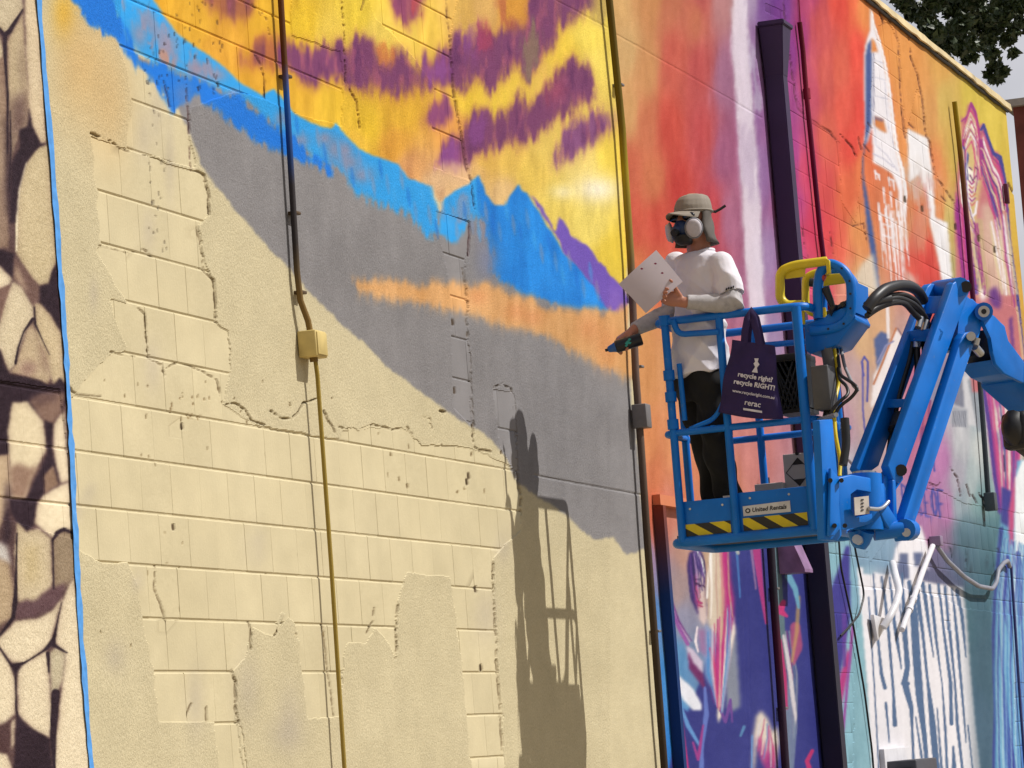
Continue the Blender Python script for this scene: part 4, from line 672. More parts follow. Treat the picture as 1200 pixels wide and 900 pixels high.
# columns dense where the wall is seen, coarse beyond
pxs = np.arange(-45, 1212, 1.16)
us = np.array([P(p, 450)[0] for p in pxs]); us = us[us < WALL_X1 - 0.02]
us = np.concatenate([np.linspace(WALL_X0, us[0], 40)[:-1], us, [WALL_X1]])
def z_at(u, py):
    # height on the wall of picture row py at distance u
    lo, hi = np.full(u.shape, -2.0), np.full(u.shape, 14.0)
    for _ in range(40):
        md = (lo + hi) / 2; _, y = proj(u, np.zeros_like(u), md); up = y > py
        lo = np.where(up, md, lo); hi = np.where(up, hi, md)
    return (lo + hi) / 2
uu = np.clip(us, P(-45, 450)[0], None)
ztop = np.minimum(z_at(uu, -40.0), WALL_TOP - 0.02); zbot = np.minimum(z_at(uu, 935.0), ztop - 1.0)
NR = 790
tt = np.linspace(0, 1, NR)[:, None]
Zm = zbot[None] + (ztop - zbot)[None] * tt
Zb = zbot[None] * np.linspace(0, 1, 14)[:-1, None]
Zt = ztop[None] + (WALL_TOP - ztop)[None] * np.linspace(0, 1, 30)[1:, None]
Z = np.concatenate([Zb, Zm, Zt]); U = np.broadcast_to(us[None], Z.shape)
PX, PY = proj(U, np.zeros_like(U), Z)
ex = lookup(EXPO, PX, PY); rel = lookup(REL, PX, PY)
und = np.sin(U * 5.1 + np.sin(Z * 3.3)) * np.sin(Z * 4.3 + U) * 0.0012 + lookup(BLOT, PX, PY) * 0.004
ph = np.abs(((Z - 2.275) / 0.2033 + 0.5) % 1.0 - 0.5) * 0.2033
Yw = np.where(ex > 0.5, np.where(ph < 0.0055, np.where(PX > 900, 0.0062, 0.0085), 0.0050), und + 0.0) ; Yw = Yw * 1.0 + rel * np.where(ex > 0.5, 0.2, 1.0)
me = grid_mesh('render_coat', np.stack([U, Yw, Z], -1))
cols = lookup(PAINT, PX, PY).reshape(-1, 3)
grit = np.clip(1 - ex, 0, 1) * np.where(PX > 715, 0.55, 1.0) * np.where(PX > 950, 0.6, 1.0)
set_attr(me, cols, grit.ravel())
link('render_coat', me, M_WALL, wall)

# concrete blocks, running bond
CH_Z, CZ0, BW, BU0 = 0.2033, 2.275, 0.289, 12.50
cand = []
kmin, kmax = int((0.25 - CZ0) / CH_Z), int((WALL_TOP - 0.05 - CZ0) / CH_Z)
for k in range(kmin, kmax):
    zc = CZ0 + (k + 0.5) * CH_Z
    off = 0.0 if k % 2 == 1 else BW / 2
    n0, n1 = int((10.5 - BU0) / BW), int((WALL_X1 - 0.3 - BU0) / BW)
    for n in range(n0, n1):
        uc = BU0 + off + (n + 0.5) * BW
        su, sz = np.meshgrid(np.linspace(-.46, .46, 7) * BW + uc, np.linspace(-.46, .46, 7) * CH_Z + zc)
        px, py = proj(su, np.zeros_like(su), sz)
        if px.max() < -30 or px.min() > 1230 or py.max() < -30 or py.min() > 930: continue
        e = lookup(EXPO, px, py)
        if (e > 0.5).mean() < 0.10: continue
        area = (px.max() - px.min()) * (py.max() - py.min()) * (e > 0.5).mean()
        inside = 0 <= px.mean() <= 1200 and 0 <= py.mean() <= 900
        var = lookup(PAINT, px, py).std(axis=(0, 1)).max()
        cand.append((area if inside else area * 0.05, uc, zc, px.max() - px.min(), py.max() - py.min(), var))
cand.sort(reverse=True)
def block_grid(uc, zc, wpx, hpx, var, seed):
    r = random.Random(seed)
    fine = var > 0.035
    nu = int(max(3, min(22, wpx / (1.6 if fine else 9)))); nv = int(max(3, min(36, hpx / (1.7 if fine else 12))))
    w, h = BW - 0.0035, CH_Z - 0.006
    y0 = 0.0036 + r.uniform(-0.0008, 0.0010); tl = r.uniform(-0.0006, 0.0006); tv = r.uniform(-0.0006, 0.0006)
    be = 0.002; bv = 0.0050
    fu = np.concatenate([[-w / 2, -w / 2], np.linspace(-w / 2 + be, w / 2 - be, nu), [w / 2, w / 2]])
    fv = np.concatenate([[-h / 2, -h / 2], np.linspace(-h / 2 + bv, h / 2 - bv, nv), [h / 2, h / 2]])
    GU, GV = np.meshgrid(fu, fv)
    dep = np.full(GU.shape, y0) + GU / w * tl + GV / h * tv
    rim = np.zeros(GU.shape, bool); rim[[1, -2], :] = True; rim[:, [1, -2]] = True
    dep[:, [1, -2]] += 0.0007; dep[[1, -2], :] += 0.0036 if uc < 24 else 0.0016
    dep[[0, -1], :] = 0.03; dep[:, [0, -1]] = 0.03
    A = np.stack([GU + uc, dep, GV + zc], -1)
    px, py = proj(A[..., 0], np.zeros(GU.shape), A[..., 2])
    A[..., 1] += lookup(REL, px, py) * 0.5 * (~rim) * (dep < 0.02)
    tint = r.uniform(0.97, 1.03)
    return A, lookup(PAINT, px, py) * tint
for i, (ar, uc, zc, wpx, hpx, var) in enumerate(cand[:300]):
    A, cl = block_grid(uc, zc, wpx, hpx, var, i)
    A = A - np.array([uc, 0, zc])
    me = grid_mesh('block', A); set_attr(me, cl.reshape(-1, 3), 0.12)
    o = link('block', me, M_WALL); o.location = (uc, 0, zc); o.parent = wall; o.matrix_parent_inverse = wall.matrix_world.inverted()
rest = cand[300:]
if rest:
    Vs, Cs, Fs, base = [], [], [], 0
    for i, (ar, uc, zc, wpx, hpx, var) in enumerate(rest):
        A, cl = block_grid(uc, zc, wpx, hpx, var, 1000 + i); nr, nc = A.shape[:2]
        idx = np.arange(nr * nc).reshape(nr, nc) + base
        Fs.append(np.stack([idx[:-1, :-1], idx[:-1, 1:], idx[1:, 1:], idx[1:, :-1]], -1).reshape(-1, 4)); Vs.append(A.reshape(-1, 3)); Cs.append(cl.reshape(-1, 3)); base += nr * nc
    V = np.concatenate(Vs); F = np.concatenate(Fs); me = bpy.data.meshes.new('small_blocks')
    me.vertices.add(len(V)); me.vertices.foreach_set('co', V.astype(np.float32).ravel())
    me.loops.add(F.size); me.loops.foreach_set('vertex_index', F.astype(np.int32).ravel())
    me.polygons.add(len(F)); me.polygons.foreach_set('loop_start', np.arange(0, F.size, 4, dtype=np.int32)); me.polygons.foreach_set('loop_total', np.full(len(F), 4, np.int32)); me.update(calc_edges=True)
    set_attr(me, np.concatenate(Cs), 0.12)
    o = link('small_blocks', me, M_WALL, wall); o['kind'] = 'stuff'
# solid body of the building behind the painted face
box('wall_core', ((WALL_X0 + WALL_X1) / 2, 4.0, WALL_TOP / 2 - 0.02), (WALL_X1 - WALL_X0, 7.9, WALL_TOP - 0.04), mat('core_block', (0.42, 0.36, 0.24), 0.85), wall)
# metal coping, dented along its lower lip
bm = bmesh.new(); n = 160; sec = []
rr = random.Random(5)
for i in range(n + 1):
    x = WALL_X0 - 0.05 + (WALL_X1 + 0.12 - WALL_X0) * i / n
    dz = rr.uniform(-0.006, 0.006) + 0.006 * math.sin(i * 0.31); dy = rr.uniform(-0.003, 0.008)
    sec.append([bm.verts.new((x, y, z)) for y, z in ((0.25, WALL_TOP + 0.03), (-0.03 - dy, WALL_TOP + 0.04), (-0.04 - dy, WALL_TOP - 0.018 + dz), (-0.026 - dy, WALL_TOP - 0.022 + dz), (-0.022, WALL_TOP + 0.02), (0.25, WALL_TOP + 0.01))])
for a, b in zip(sec, sec[1:]):
    for j in range(6): bm.faces.new((a[j], a[(j + 1) % 6], b[(j + 1) % 6], b[j]))
bm.faces.new(sec[0]); bm.faces.new(sec[-1][::-1])
link('coping', bm_mesh(bm, 'coping'), mat('coping_paint', rgb(222, 200, 150, 0.8), 0.5, mottle=0.2, scale=3, dirt=(0.12, 0.09, 0.06), dirt_amt=0.6), wall)
bm = bmesh.new(); add_tube(bm, [(WALL_X0 + (WALL_X1 - WALL_X0) * i / 90, -0.012 - rr.uniform(0, 0.006), WALL_TOP - 0.034 + rr.uniform(-0.006, 0.006)) for i in range(91)], 0.014, 6); link('coping_shade_line', bm_mesh(bm, 'coping_shade_line'), mat('shade_line_dark', (0.02, 0.017, 0.015), 0.7), wall)  # dark strip standing in for the shade line under the coping lip
# ---------------------------------------------------------------- things fixed to the wall
def painted_tube(name, pix, r, stops, parent=None, seg=10, rad=0.0):
    """round pipe run along surveyed points (px, py, d); overpainted, mostly in the colours of the mural it crosses"""
    pts = [P(*p) for p in pix]; dense = []
    for a, b in zip(pts, pts[1:]):
        k = max(1, int((b - a).length / 0.12))
        dense += [a.lerp(b, i / k) for i in range(k)]
    dense.append(pts[-1])
    bm = bmesh.new(); add_tube(bm, dense, r, seg); me = bm_mesh(bm, name); smooth_by_angle(me, 50)
    co = np.empty(len(me.vertices) * 3, np.float32); me.vertices.foreach_get('co', co); co = co.reshape(-1, 3)
    _, py = proj(co[:, 0], co[:, 1], co[:, 2])
    ys = [s[0] for s in stops]; cs = np.array([s[1] for s in stops], float)
    col = np.stack([np.interp(py, ys, cs[:, i]) for i in range(3)], -1) / 255
    set_attr(me, (s2l(col) * 0.8).astype(np.float32), 0.0)
    return link(name, me, M_WALL, parent)
def strap(px, py, d, w, parent, material):
    c = P(px, py, d * 0.55); return box('pipe_strap', c, (0.055, d * 1.1 + 0.016, 0.014), material, parent, bevel=0.003)

M_TAPE = mat('masking_tape_blue', rgb(84, 158, 232, 0.8), 0.6, mottle=0.15, scale=30)
tp = [(41, -60), (44, 0), (52, 100), (60, 200), (67.5, 300), (74, 390), (78, 450), (82, 520), (85.5, 600), (88, 650), (94, 750), (100, 830), (106, 900), (111, 980)]
bm = bmesh.new(); rows = []
rt = random.Random(2)
for i in range(len(tp) - 1):
    for k in range(5):
        t = k / 5; x = tp[i][0] * (1 - t) + tp[i + 1][0] * t; y = tp[i][1] * (1 - t) + tp[i + 1][1] * t
        c = P(x, y, 0); w = 0.019 + rt.uniform(-0.004, 0.004)
        rows.append([bm.verts.new((c.x - w, -0.004 - rt.uniform(0, 0.004), c.z)), bm.verts.new((c.x, -0.006, c.z)), bm.verts.new((c.x + w, -0.004 - rt.uniform(0, 0.007), c.z)), bm.verts.new((c.x, -0.0035, c.z))])
for a, b in zip(rows, rows[1:]):
    for j in range(4): bm.faces.new((a[j], a[(j + 1) % 4], b[(j + 1) % 4], b[j]))
o = link('masking_tape', bm_mesh(bm, 'masking_tape'), M_TAPE)
tag(o, 'strip of blue masking tape running down the wall beside painted boulders', 'tape')

M_MUST = mat('box_mustard', rgb(214, 190, 120, 0.8), 0.55, mottle=0.12)
M_STRAP = mat('strap_brown', rgb(96, 76, 50, 0.8), 0.5, 0.3)
c1 = empty('conduit', P(404, 905, 0.03))
tag(c1, 'dark conduit dropping into a mustard junction box on the beige wall', 'conduit')
painted_tube('upper_pipe', [(324, -80, 0.03), (329, 0, 0.03), (338, 150, 0.03), (348, 318, 0.03), (352, 352, 0.03), (361, 376, 0.045), (364, 392, 0.05)], 0.0135,
             [(-80, (96, 60, 30)), (100, (98, 62, 36)), (112, (40, 92, 168)), (180, (36, 70, 130)), (196, (58, 54, 58)), (300, (62, 56, 54)), (330, (120, 96, 58)), (400, (140, 112, 62))], c1)
box('junction_box', P(366, 404, 0.045), (0.13, 0.085, 0.115), M_MUST, c1, bevel=0.006)
box('box_cover', P(366, 404, 0.045) + Vector((0, -0.045, 0)), (0.112, 0.006, 0.097), M_MUST, c1, bevel=0.002)
painted_tube('lower_pipe', [(369, 418, 0.05), (372, 440, 0.05), (388, 660, 0.05), (404, 905, 0.05), (408, 975, 0.05)], 0.0095, [(400, (164, 140, 66)), (980, (160, 136, 66))], c1)
painted_tube('coupling', [(367, 414, 0.05), (368, 424, 0.05)], 0.018, [(0, (130, 104, 60)), (900, (130, 104, 60))], c1)
for x, y, d in [(334, 90, 0.03), (344, 250, 0.03), (351, 343, 0.03)]: strap(x, y, d, 0.05, c1, M_STRAP)

M_BOXG = mat('box_grey', rgb(120, 116, 116, 0.8), 0.5, 0.2)
c2 = empty('conduit', P(776, 905, 0.03))
tag(c2, 'olive and brown conduit with a grey box where yellow sky meets red', 'conduit')
painted_tube('pipe', [(709, -80, 0.045), (714, 0, 0.045), (729, 150, 0.045), (739, 300, 0.045), (745, 440, 0.045), (751, 520, 0.045), (759, 640, 0.045), (779, 905, 0.045), (784, 975, 0.045)], 0.021,
             [(-80, (92, 74, 30)), (120, (110, 92, 30)), (200, (168, 146, 40)), (290, (136, 116, 60)), (330, (104, 82, 74)), (480, (112, 94, 84)), (640, (78, 64, 52)), (900, (60, 50, 40))], c2)
box('junction_box', P(752, 488, 0.06), (0.10, 0.085, 0.135), M_BOXG, c2, bevel=0.006)
for x, y in [(724, 100), (741, 340), (747, 430), (767, 740)]: strap(x, y, 0.045, 0.05, c2, M_BOXG)

# rectangular downspout with its conductor head
sx = P(897, 90, 0.02).x
ds = empty('downspout', (sx + 0.06, -0.08, 0.0))
tag(ds, 'square purple downspout with a flared head on the red part of the mural', 'downspout')
M_DS = mat('downspout_purple', rgb(52, 26, 72, 0.75), 0.5, mottle=0.15, scale=4); M_DS2 = mat('downspout_navy', rgb(24, 20, 48, 0.8), 0.45, mottle=0.15, scale=4)
zt = P(893, 22, 0.1).z; zn = P(903, 84, 0.1).z; zm = P(930, 620, 0.1).z
def frustum(name, z0, z1, d0, d1, w0, w1, m_, parent, y0=-0.015):
    bm = bmesh.new(); xc = sx + 0.065
    v = [bm.verts.new(p) for p in ((xc - w0 / 2, y0, z0), (xc + w0 / 2, y0, z0), (xc + w0 / 2, y0 - d0, z0), (xc - w0 / 2, y0 - d0, z0), (xc - w1 / 2, y0, z1), (xc + w1 / 2, y0, z1), (xc + w1 / 2, y0 - d1, z1), (xc - w1 / 2, y0 - d1, z1))]
    fs = [bm.faces.new([v[i] for i in f]) for f in ((0, 1, 2, 3), (4, 7, 6, 5), (0, 4, 5, 1), (1, 5, 6, 2), (2, 6, 7, 3), (3, 7, 4, 0))]
    bmesh.ops.bevel(bm, geom=list({e for f in fs for e in f.edges}), offset=0.006, segments=2, affect='EDGES')
    me = bm_mesh(bm, name); smooth_by_angle(me, 40); return link(name, me, m_, parent)
frustum('pipe', zm, zn + 0.02, 0.125, 0.125, 0.13, 0.13, M_DS, ds)
frustum('lower_pipe', 0.1, zm + 0.004, 0.130, 0.130, 0.135, 0.135, M_DS2, ds)
frustum('head', zn, zt, 0.126, 0.165, 0.131, 0.24, M_DS, ds)
frustum('head_rim', zt - 0.004, zt + 0.03, 0.182, 0.182, 0.27, 0.27, M_DS, ds, -0.01)

c3 = empty('conduit', P(985, 480, 0.03)); tag(c3, 'thin dark red conduit and cable right of the purple downspout', 'conduit')
painted_tube('pipe', [(937, 26, 0.03), (941, 60, 0.03), (945, 110, 0.03), (953, 190, 0.03), (961, 270, 0.03), (971, 350, 0.03), (990, 520, 0.03)], 0.018, [(0, (92, 26, 36)), (110, (126, 34, 56)), (200, (100, 22, 60)), (350, (92, 22, 60)), (520, (90, 60, 90))], c3)
painted_tube('cable', [(934, -40, 0.012), (938, 30, 0.012), (948, 130, 0.012), (958, 230, 0.012), (969, 345, 0.012)], 0.006, [(0, (150, 50, 80)), (400, (110, 30, 70))], c3, 6)
painted_tube('coupling', [(945, 104, 0.03), (946, 116, 0.03)], 0.026, [(0, (140, 40, 60)), (900, (140, 40, 60))], c3)

c4 = empty('conduit', P(1157, 590, 0.04)); tag(c4, 'conduit painted mustard then plum down the portrait to a small dark box', 'conduit')
painted_tube('pipe', [(1118.5, 119, 0.05), (1124, 166, 0.05), (1128, 205, 0.05), (1134, 270, 0.05), (1139, 335, 0.05), (1147, 430, 0.05), (1153, 510, 0.05), (1158, 580, 0.05)], 0.022, [(100, (150, 128, 34)), (160, (160, 136, 40)), (172, (128, 92, 44)), (230, (112, 74, 60)), (270, (96, 36, 62)), (400, (84, 28, 70)), (450, (70, 78, 86)), (600, (56, 62, 68))], c4)
box('junction_box', P(1161, 588, 0.06), (0.12, 0.09, 0.15), mat('box_dark', rgb(74, 84, 92, 0.7), 0.5), c4, bevel=0.006)
sb = box('sensor_box', P(1179.5, 227, 0.03), (0.06, 0.04, 0.18), mat('sensor_red', rgb(92, 30, 56, 0.8), 0.5), bevel=0.008)
tag(sb, 'small dark red box fixed to the wall beside the portrait hair', 'box')

c5 = empty('conduit', P(919, 905, 0.04)); tag(c5, 'dark conduit rising along the navy painted panel below the basket', 'conduit')
painted_tube('pipe', [(897, 560, 0.05), (903, 640, 0.05), (908, 720, 0.05), (914, 800, 0.05), (921, 905, 0.05), (926, 975, 0.05)], 0.026, [(500, (60, 50, 60)), (700, (40, 36, 48)), (760, (90, 30, 54)), (830, (60, 40, 60)), (980, (36, 34, 46))], c5)  # the reddish stretch is a reflection put into the pipe colour
for y in (690, 830): strap(903 + (y - 640) * 0.067, y, 0.05, 0.05, c5, M_BOXG)

# sheet metal hood over a small outlet
zt = P(905, 598, 0.03).z; zb = P(913, 668, 0.03).z; hx = P(912, 660, 0.0).x
bm = bmesh.new()
for x in (hx, hx + 0.22):
    pass
va = [bm.verts.new((hx, y, z)) for y, z in ((-0.004, zt), (-0.03, zt), (-0.17, zb), (-0.17, zb - 0.02), (-0.004, zb - 0.02))]
vb = [bm.verts.new((hx + 0.22, y, z)) for y, z in ((-0.004, zt), (-0.03, zt), (-0.17, zb), (-0.17, zb - 0.02), (-0.004, zb - 0.02))]
bm.faces.new(va[::-1]); bm.faces.new(vb)
for j in range(5): bm.faces.new((va[j], va[(j + 1) % 5], vb[(j + 1) % 5], vb[j]))
o = link('vent_hood', bm_mesh(bm, 'vent_hood'), mat('hood_pink', rgb(150, 112, 156, 0.7), 0.5, mottle=0.25, scale=10)); tag(o, 'sloping pinkish metal vent hood on the navy panel beside the downspout', 'hood')

# old door frame painted over
jx = P(769, 600, 0.02).x; ztp = P(768, 578, 0.05).z
df = empty('door_frame', (jx + 0.3, -0.03, 0.0)); tag(df, 'painted over steel door frame under the basket, orange above blue', 'door frame')
def painted_box(name, c, size, parent, col_top, col_bot, z0, z1):
    bm = bmesh.new(); c = Vector(c); n = 12
    for k in range(n):
        pass
    vs = [[bm.verts.new((c.x + a * size[0] / 2, c.y + b * size[1] / 2, c.z - size[2] / 2 + size[2] * k / n)) for a, b in ((-1, 1), (1, 1), (1, -1), (-1, -1))] for k in range(n + 1)]
    for p, q in zip(vs, vs[1:]):
        for j in range(4): bm.faces.new((p[j], p[(j + 1) % 4], q[(j + 1) % 4], q[j]))
    bm.faces.new(vs[0][::-1]); bm.faces.new(vs[-1])
    me = bm_mesh(bm, name); zz = np.array([v.co.z for v in me.vertices]); t = np.clip((zz - z0) / (z1 - z0), 0, 1)[:, None]
    col = s2l((np.array(col_bot) * (1 - t) + np.array(col_top) * t) / 255) * 0.8
    set_attr(me, col.astype(np.float32), 0.1); return link(name, me, M_WALL, parent)
zlo = P(775, 700, 0.03).z; zhi = P(768, 610, 0.03).z
painted_box('jamb', (jx + 0.03, -0.032, ztp / 2 - 0.04), (0.06, 0.060, ztp - 0.05), df, (124, 62, 48), (26, 58, 112), zlo, zhi)  # jamb colours darkened, the shade on its near side is painted in
painted_box('head', (jx + 1.16, -0.024, ztp - 0.03), (2.3, 0.046, 0.06), df, (218, 134, 96), (218, 134, 96), 0, 1)

# loose cables, white brackets and hose near the white lettering
M_BLK = mat('cable_black', (0.012, 0.012, 0.014), 0.5)
for nm, pts, lab in [('cable', [(998, 560, 0.02), (998, 623, 0.02), (1007, 667, 0.03), (1013, 697, 0.04), (1007, 720, 0.03), (993, 737, 0.02), (985, 745, 0.02)], 'thin black cable looping left of the white dripping letters'),
                     ('cable', [(981, 600, 0.02), (985, 663, 0.02), (1000, 733, 0.02), (1013, 810, 0.02), (1022, 880, 0.02), (1028, 960, 0.02)], 'long thin black cable hanging straight beside the white letters')]:
    o = tube(nm, [P(*p) for p in pts], 0.0075, M_BLK, None, 6, 0.06); tag(o, lab, 'cable', 'loose cables on the wall')
M_WHT = mat('bracket_white', rgb(226, 224, 228, 0.8), 0.45, mottle=0.08); M_GRY = mat('hose_grey', rgb(150, 152, 166, 0.7), 0.5)
br = empty('wall_bracket', P(1095, 633, 0.0)); tag(br, 'slim white rod hanging slanted from a small grey wall box', 'bracket')
box('mount_box', P(1097, 634, 0.05), (0.10, 0.09, 0.075), mat('mount_grey', rgb(150, 130, 160, 0.75), 0.5), br, bevel=0.005)
tube('rod', [P(1093, 640, 0.05), P(1082, 668, 0.055), P(1071, 700, 0.06), P(1057, 738, 0.05)], 0.022, M_WHT, br, 8)
for t in (0.5, 0.62, 0.74): tube('collar', [P(1093 - 36 * t, 640 + 98 * t, 0.056), P(1093 - 36 * (t + .03), 640 + 98 * (t + .03), 0.056)], 0.029, M_WHT, br, 8)
lp = empty('lamp_arm', P(1046, 662, 0.0)); tag(lp, 'thick bent white lamp arm with a flat triangular end plate', 'lamp arm')
tube('arm', [P(1046, 660, 0.03), P(1050, 678, 0.10), P(1054, 692, 0.15), P(1050, 708, 0.15), P(1042, 724, 0.12), P(1035, 735, 0.08)], 0.027, M_WHT, lp, 10, 0.05)
prism('end_plate', [P(1024, 720, 0.05), P(1041, 726, 0.05), P(1036, 738, 0.05), P(1029, 751, 0.05)], (0.015, 0.03, 0), M_WHT, lp, 0.003)
hs = tube('hose', [P(*p) for p in [(1098, 640, 0.06), (1110, 657, 0.07), (1130, 676, 0.07), (1147, 687, 0.07), (1163, 690, 0.06), (1168, 682, 0.06), (1170, 668, 0.06), (1176, 660, 0.05), (1181, 657, 0.04), (1183, 664, 0.02)]], 0.019, M_GRY, None, 8, 0.05)
tag(hs, 'grey flexible hose sagging from the wall box to the blue drapery', 'hose')
dp = tube('thin_pipe', [P(*p) for p in [(1185, 664, 0.025), (1190, 740, 0.025), (1196, 830, 0.025), (1203, 920, 0.025)]], 0.012, mat('pipe_navy', rgb(52, 56, 110, 0.8), 0.5), None, 8)
tag(dp, 'thin navy pipe running down the painted blue drapery', 'pipe')
# wall unit at the very bottom of the view
uc = P(1073, 890, 0.25)
wu = empty('wall_unit', (uc.x + 0.4, -0.15, uc.z - 0.55)); tag(wu, 'dark louvred wall unit with white surround under the white letters', 'air unit')
box('housing', (uc.x + 0.37, -0.125, uc.z - 0.25), (0.7, 0.25, 0.5), mat('unit_dark', rgb(84, 84, 92, 0.6), 0.5), wu, bevel=0.01)
for k in range(5): box('louvre', (uc.x + 0.013, -0.125, uc.z - 0.06 - k * 0.06), (0.012, 0.18, 0.02), mat('unit_louvre', (0.02, 0.02, 0.022), 0.5), wu)
box('surround', (uc.x + 0.4, -0.02, uc.z - 0.22), (0.86, 0.04, 0.62), M_WHT, wu, bevel=0.004)
# ---------------------------------------------------------------- boom lift
M_BLUE = mat('lift_blue', rgb(4, 118, 218, 0.78), 0.42, mottle=0.14, scale=5, dirt=(0.16, 0.22, 0.30), dirt_amt=0.45, dirt_scale=34, dirt_lo=0.63, spec=0.3, bump=0.05, bscale=60)
M_YEL = mat('lift_yellow', rgb(232, 206, 40, 0.8), 0.4, mottle=0.10, scale=10, dirt=(0.1, 0.09, 0.05), dirt_amt=0.25)
M_RUB = mat('rubber_black', (0.014, 0.014, 0.016), 0.45)
M_STEEL = mat('steel', (0.45, 0.46, 0.48), 0.32, 0.9)
M_GREYP = mat('grey_plastic', (0.07, 0.07, 0.075), 0.5)
X0, YA, YB, LB_, Z0 = 17.935, -0.70, -1.487, 0.80, 2.667
X1 = X0 + LB_; ZT = Z0 + 1.125; ZM = Z0 + 0.555
lift = empty('boom_lift', (26.0, -2.9, 0.0)); tag(lift, 'bright blue boom lift with yellow hoops and hazard striped basket', 'boom lift')
def V(x, y, z): return Vector((x, y, z))
# guard rails
def loop(name, z, r, rad=0.09, inset=0.0):
    pts = [V(X0 + 0.4, YA - inset, z), V(X0 + inset, YA - inset, z), V(X0 + inset, YB + inset, z), V(X1 - inset, YB + inset, z), V(X1 - inset, YA - inset, z), V(X0 + 0.4, YA - inset, z)]
    return tube(name, fillet(pts, rad, 6), r, M_BLUE, lift, 12)
loop('top_rail', ZT, 0.021); loop('mid_rail', ZM, 0.018); loop('base_rail', Z0, 0.025, 0.10)
YMID = YA - 0.335
posts = [(X0, YA - 0.05), (X0, YMID), (X0, YB + 0.05), (X0 + 0.40, YA), (X1, YA - 0.06), (X1, YA - 0.30), (X1, YB + 0.06), (X0 + 0.45, YB)]
for i, (x, y) in enumerate(posts):
    r = 0.021 if i != 2 else 0.026
    tube('post', [V(x, y, Z0), V(x, y, ZT)], r, M_BLUE, lift, 12)
# collars and clips on the corner post of the gate
for z in (ZT - 0.02, ZT - 0.30, ZM + 0.16, ZM + 0.02):
    tube('collar', [V(X0, YA - 0.05, z), V(X0, YA - 0.05, z + 0.05)], 0.030, M_BLUE, lift, 12)
tube('chain_bar', [V(X0 + 0.01, YA - 0.11, ZM + 0.06), V(X0 + 0.01, YA - 0.105, ZT - 0.22)], 0.014, M_BLUE, lift, 8)
tube('gate_bar', fillet([V(X0 - 0.02, YA - 0.10, ZT), V(X0 - 0.02, YA - 0.12, ZT - 0.075), V(X0 - 0.02, YMID, ZT - 0.085)], 0.06), 0.016, M_BLUE, lift, 10)
tube('gate_bar', fillet([V(X1, YA - 0.3, ZT), V(X1, YA - 0.33, ZT - 0.085), V(X1, YB + 0.06, ZT - 0.095)], 0.06), 0.016, M_BLUE, lift, 10)
tube('brace', fillet([V(X0, YMID + 0.2, ZM + 0.012), V(X0, YMID + 0.065, ZM + 0.05), V(X0, YMID + 0.015, ZM + 0.13)], 0.05), 0.012, M_BLUE, lift, 8)
# floor and toe boards
box('floor', ((X0 + X1) / 2, (YA + YB) / 2, Z0 + 0.024), (LB_ - 0.03, 0.75, 0.024), mat('floor_grey', (0.05, 0.055, 0.06), 0.6, 0.3), lift)
def toe(y0, y1, z1):
    return box('toe_board', (X0 + 0.012, (y0 + y1) / 2, (Z0 + 0.01 + z1) / 2), (0.006, abs(y1 - y0), z1 - Z0 - 0.01), M_BLUE, lift, bevel=0.002)
toe(YA - 0.035, YMID + 0.008, Z0 + 0.205); toe(YMID - 0.008, YB + 0.075, Z0 + 0.222)
# rounded corner panel on the boom side
bm = bmesh.new(); ring = []
for k in range(9):
    a = math.pi / 2 * k / 8
    x, y = X0 + 0.012 + 0.07 * (1 - math.cos(a)), YB + 0.075 - 0.07 * math.sin(a)
    ring.append((bm.verts.new((x, y, Z0 + 0.01)), bm.verts.new((x, y, Z0 + 0.222)), bm.verts.new((x + 0.005, y + 0.002, Z0 + 0.01)), bm.verts.new((x + 0.005, y + 0.002, Z0 + 0.222))))
for p, q in zip(ring, ring[1:]):
    bm.faces.new((p[0], q[0], q[1], p[1])); bm.faces.new((p[2], p[3], q[3], q[2])); bm.faces.new((p[1], q[1], q[3], p[3])); bm.faces.new((p[0], p[2], q[2], q[0]))
me = bm_mesh(bm, 'toe_corner'); smooth_by_angle(me, 40); link('toe_corner', me, M_BLUE, lift)
box('toe_board', ((X0 + X1) / 2, YA - 0.02, Z0 + 0.11), (LB_ - 0.1, 0.006, 0.2), M_BLUE, lift); box('toe_board', ((X0 + X1) / 2 + 0.05, YB + 0.004, Z0 + 0.12), (LB_ - 0.25, 0.006, 0.22), M_BLUE, lift); box('toe_board', (X1 - 0.02, (YA + YB) / 2, Z0 + 0.11), (0.006, 0.70, 0.2), M_BLUE, lift)
for y_, z_ in ((YA - 0.10, Z0 + 0.165), (YB + 0.17, Z0 + 0.190), (YMID - 0.08, Z0 + 0.19), (YA - 0.27, Z0 + 0.17)): tube('rivet', [V(X0 + 0.010, y_, z_), V(X0 + 0.005, y_, z_)], 0.006, M_STEEL, lift, 8)
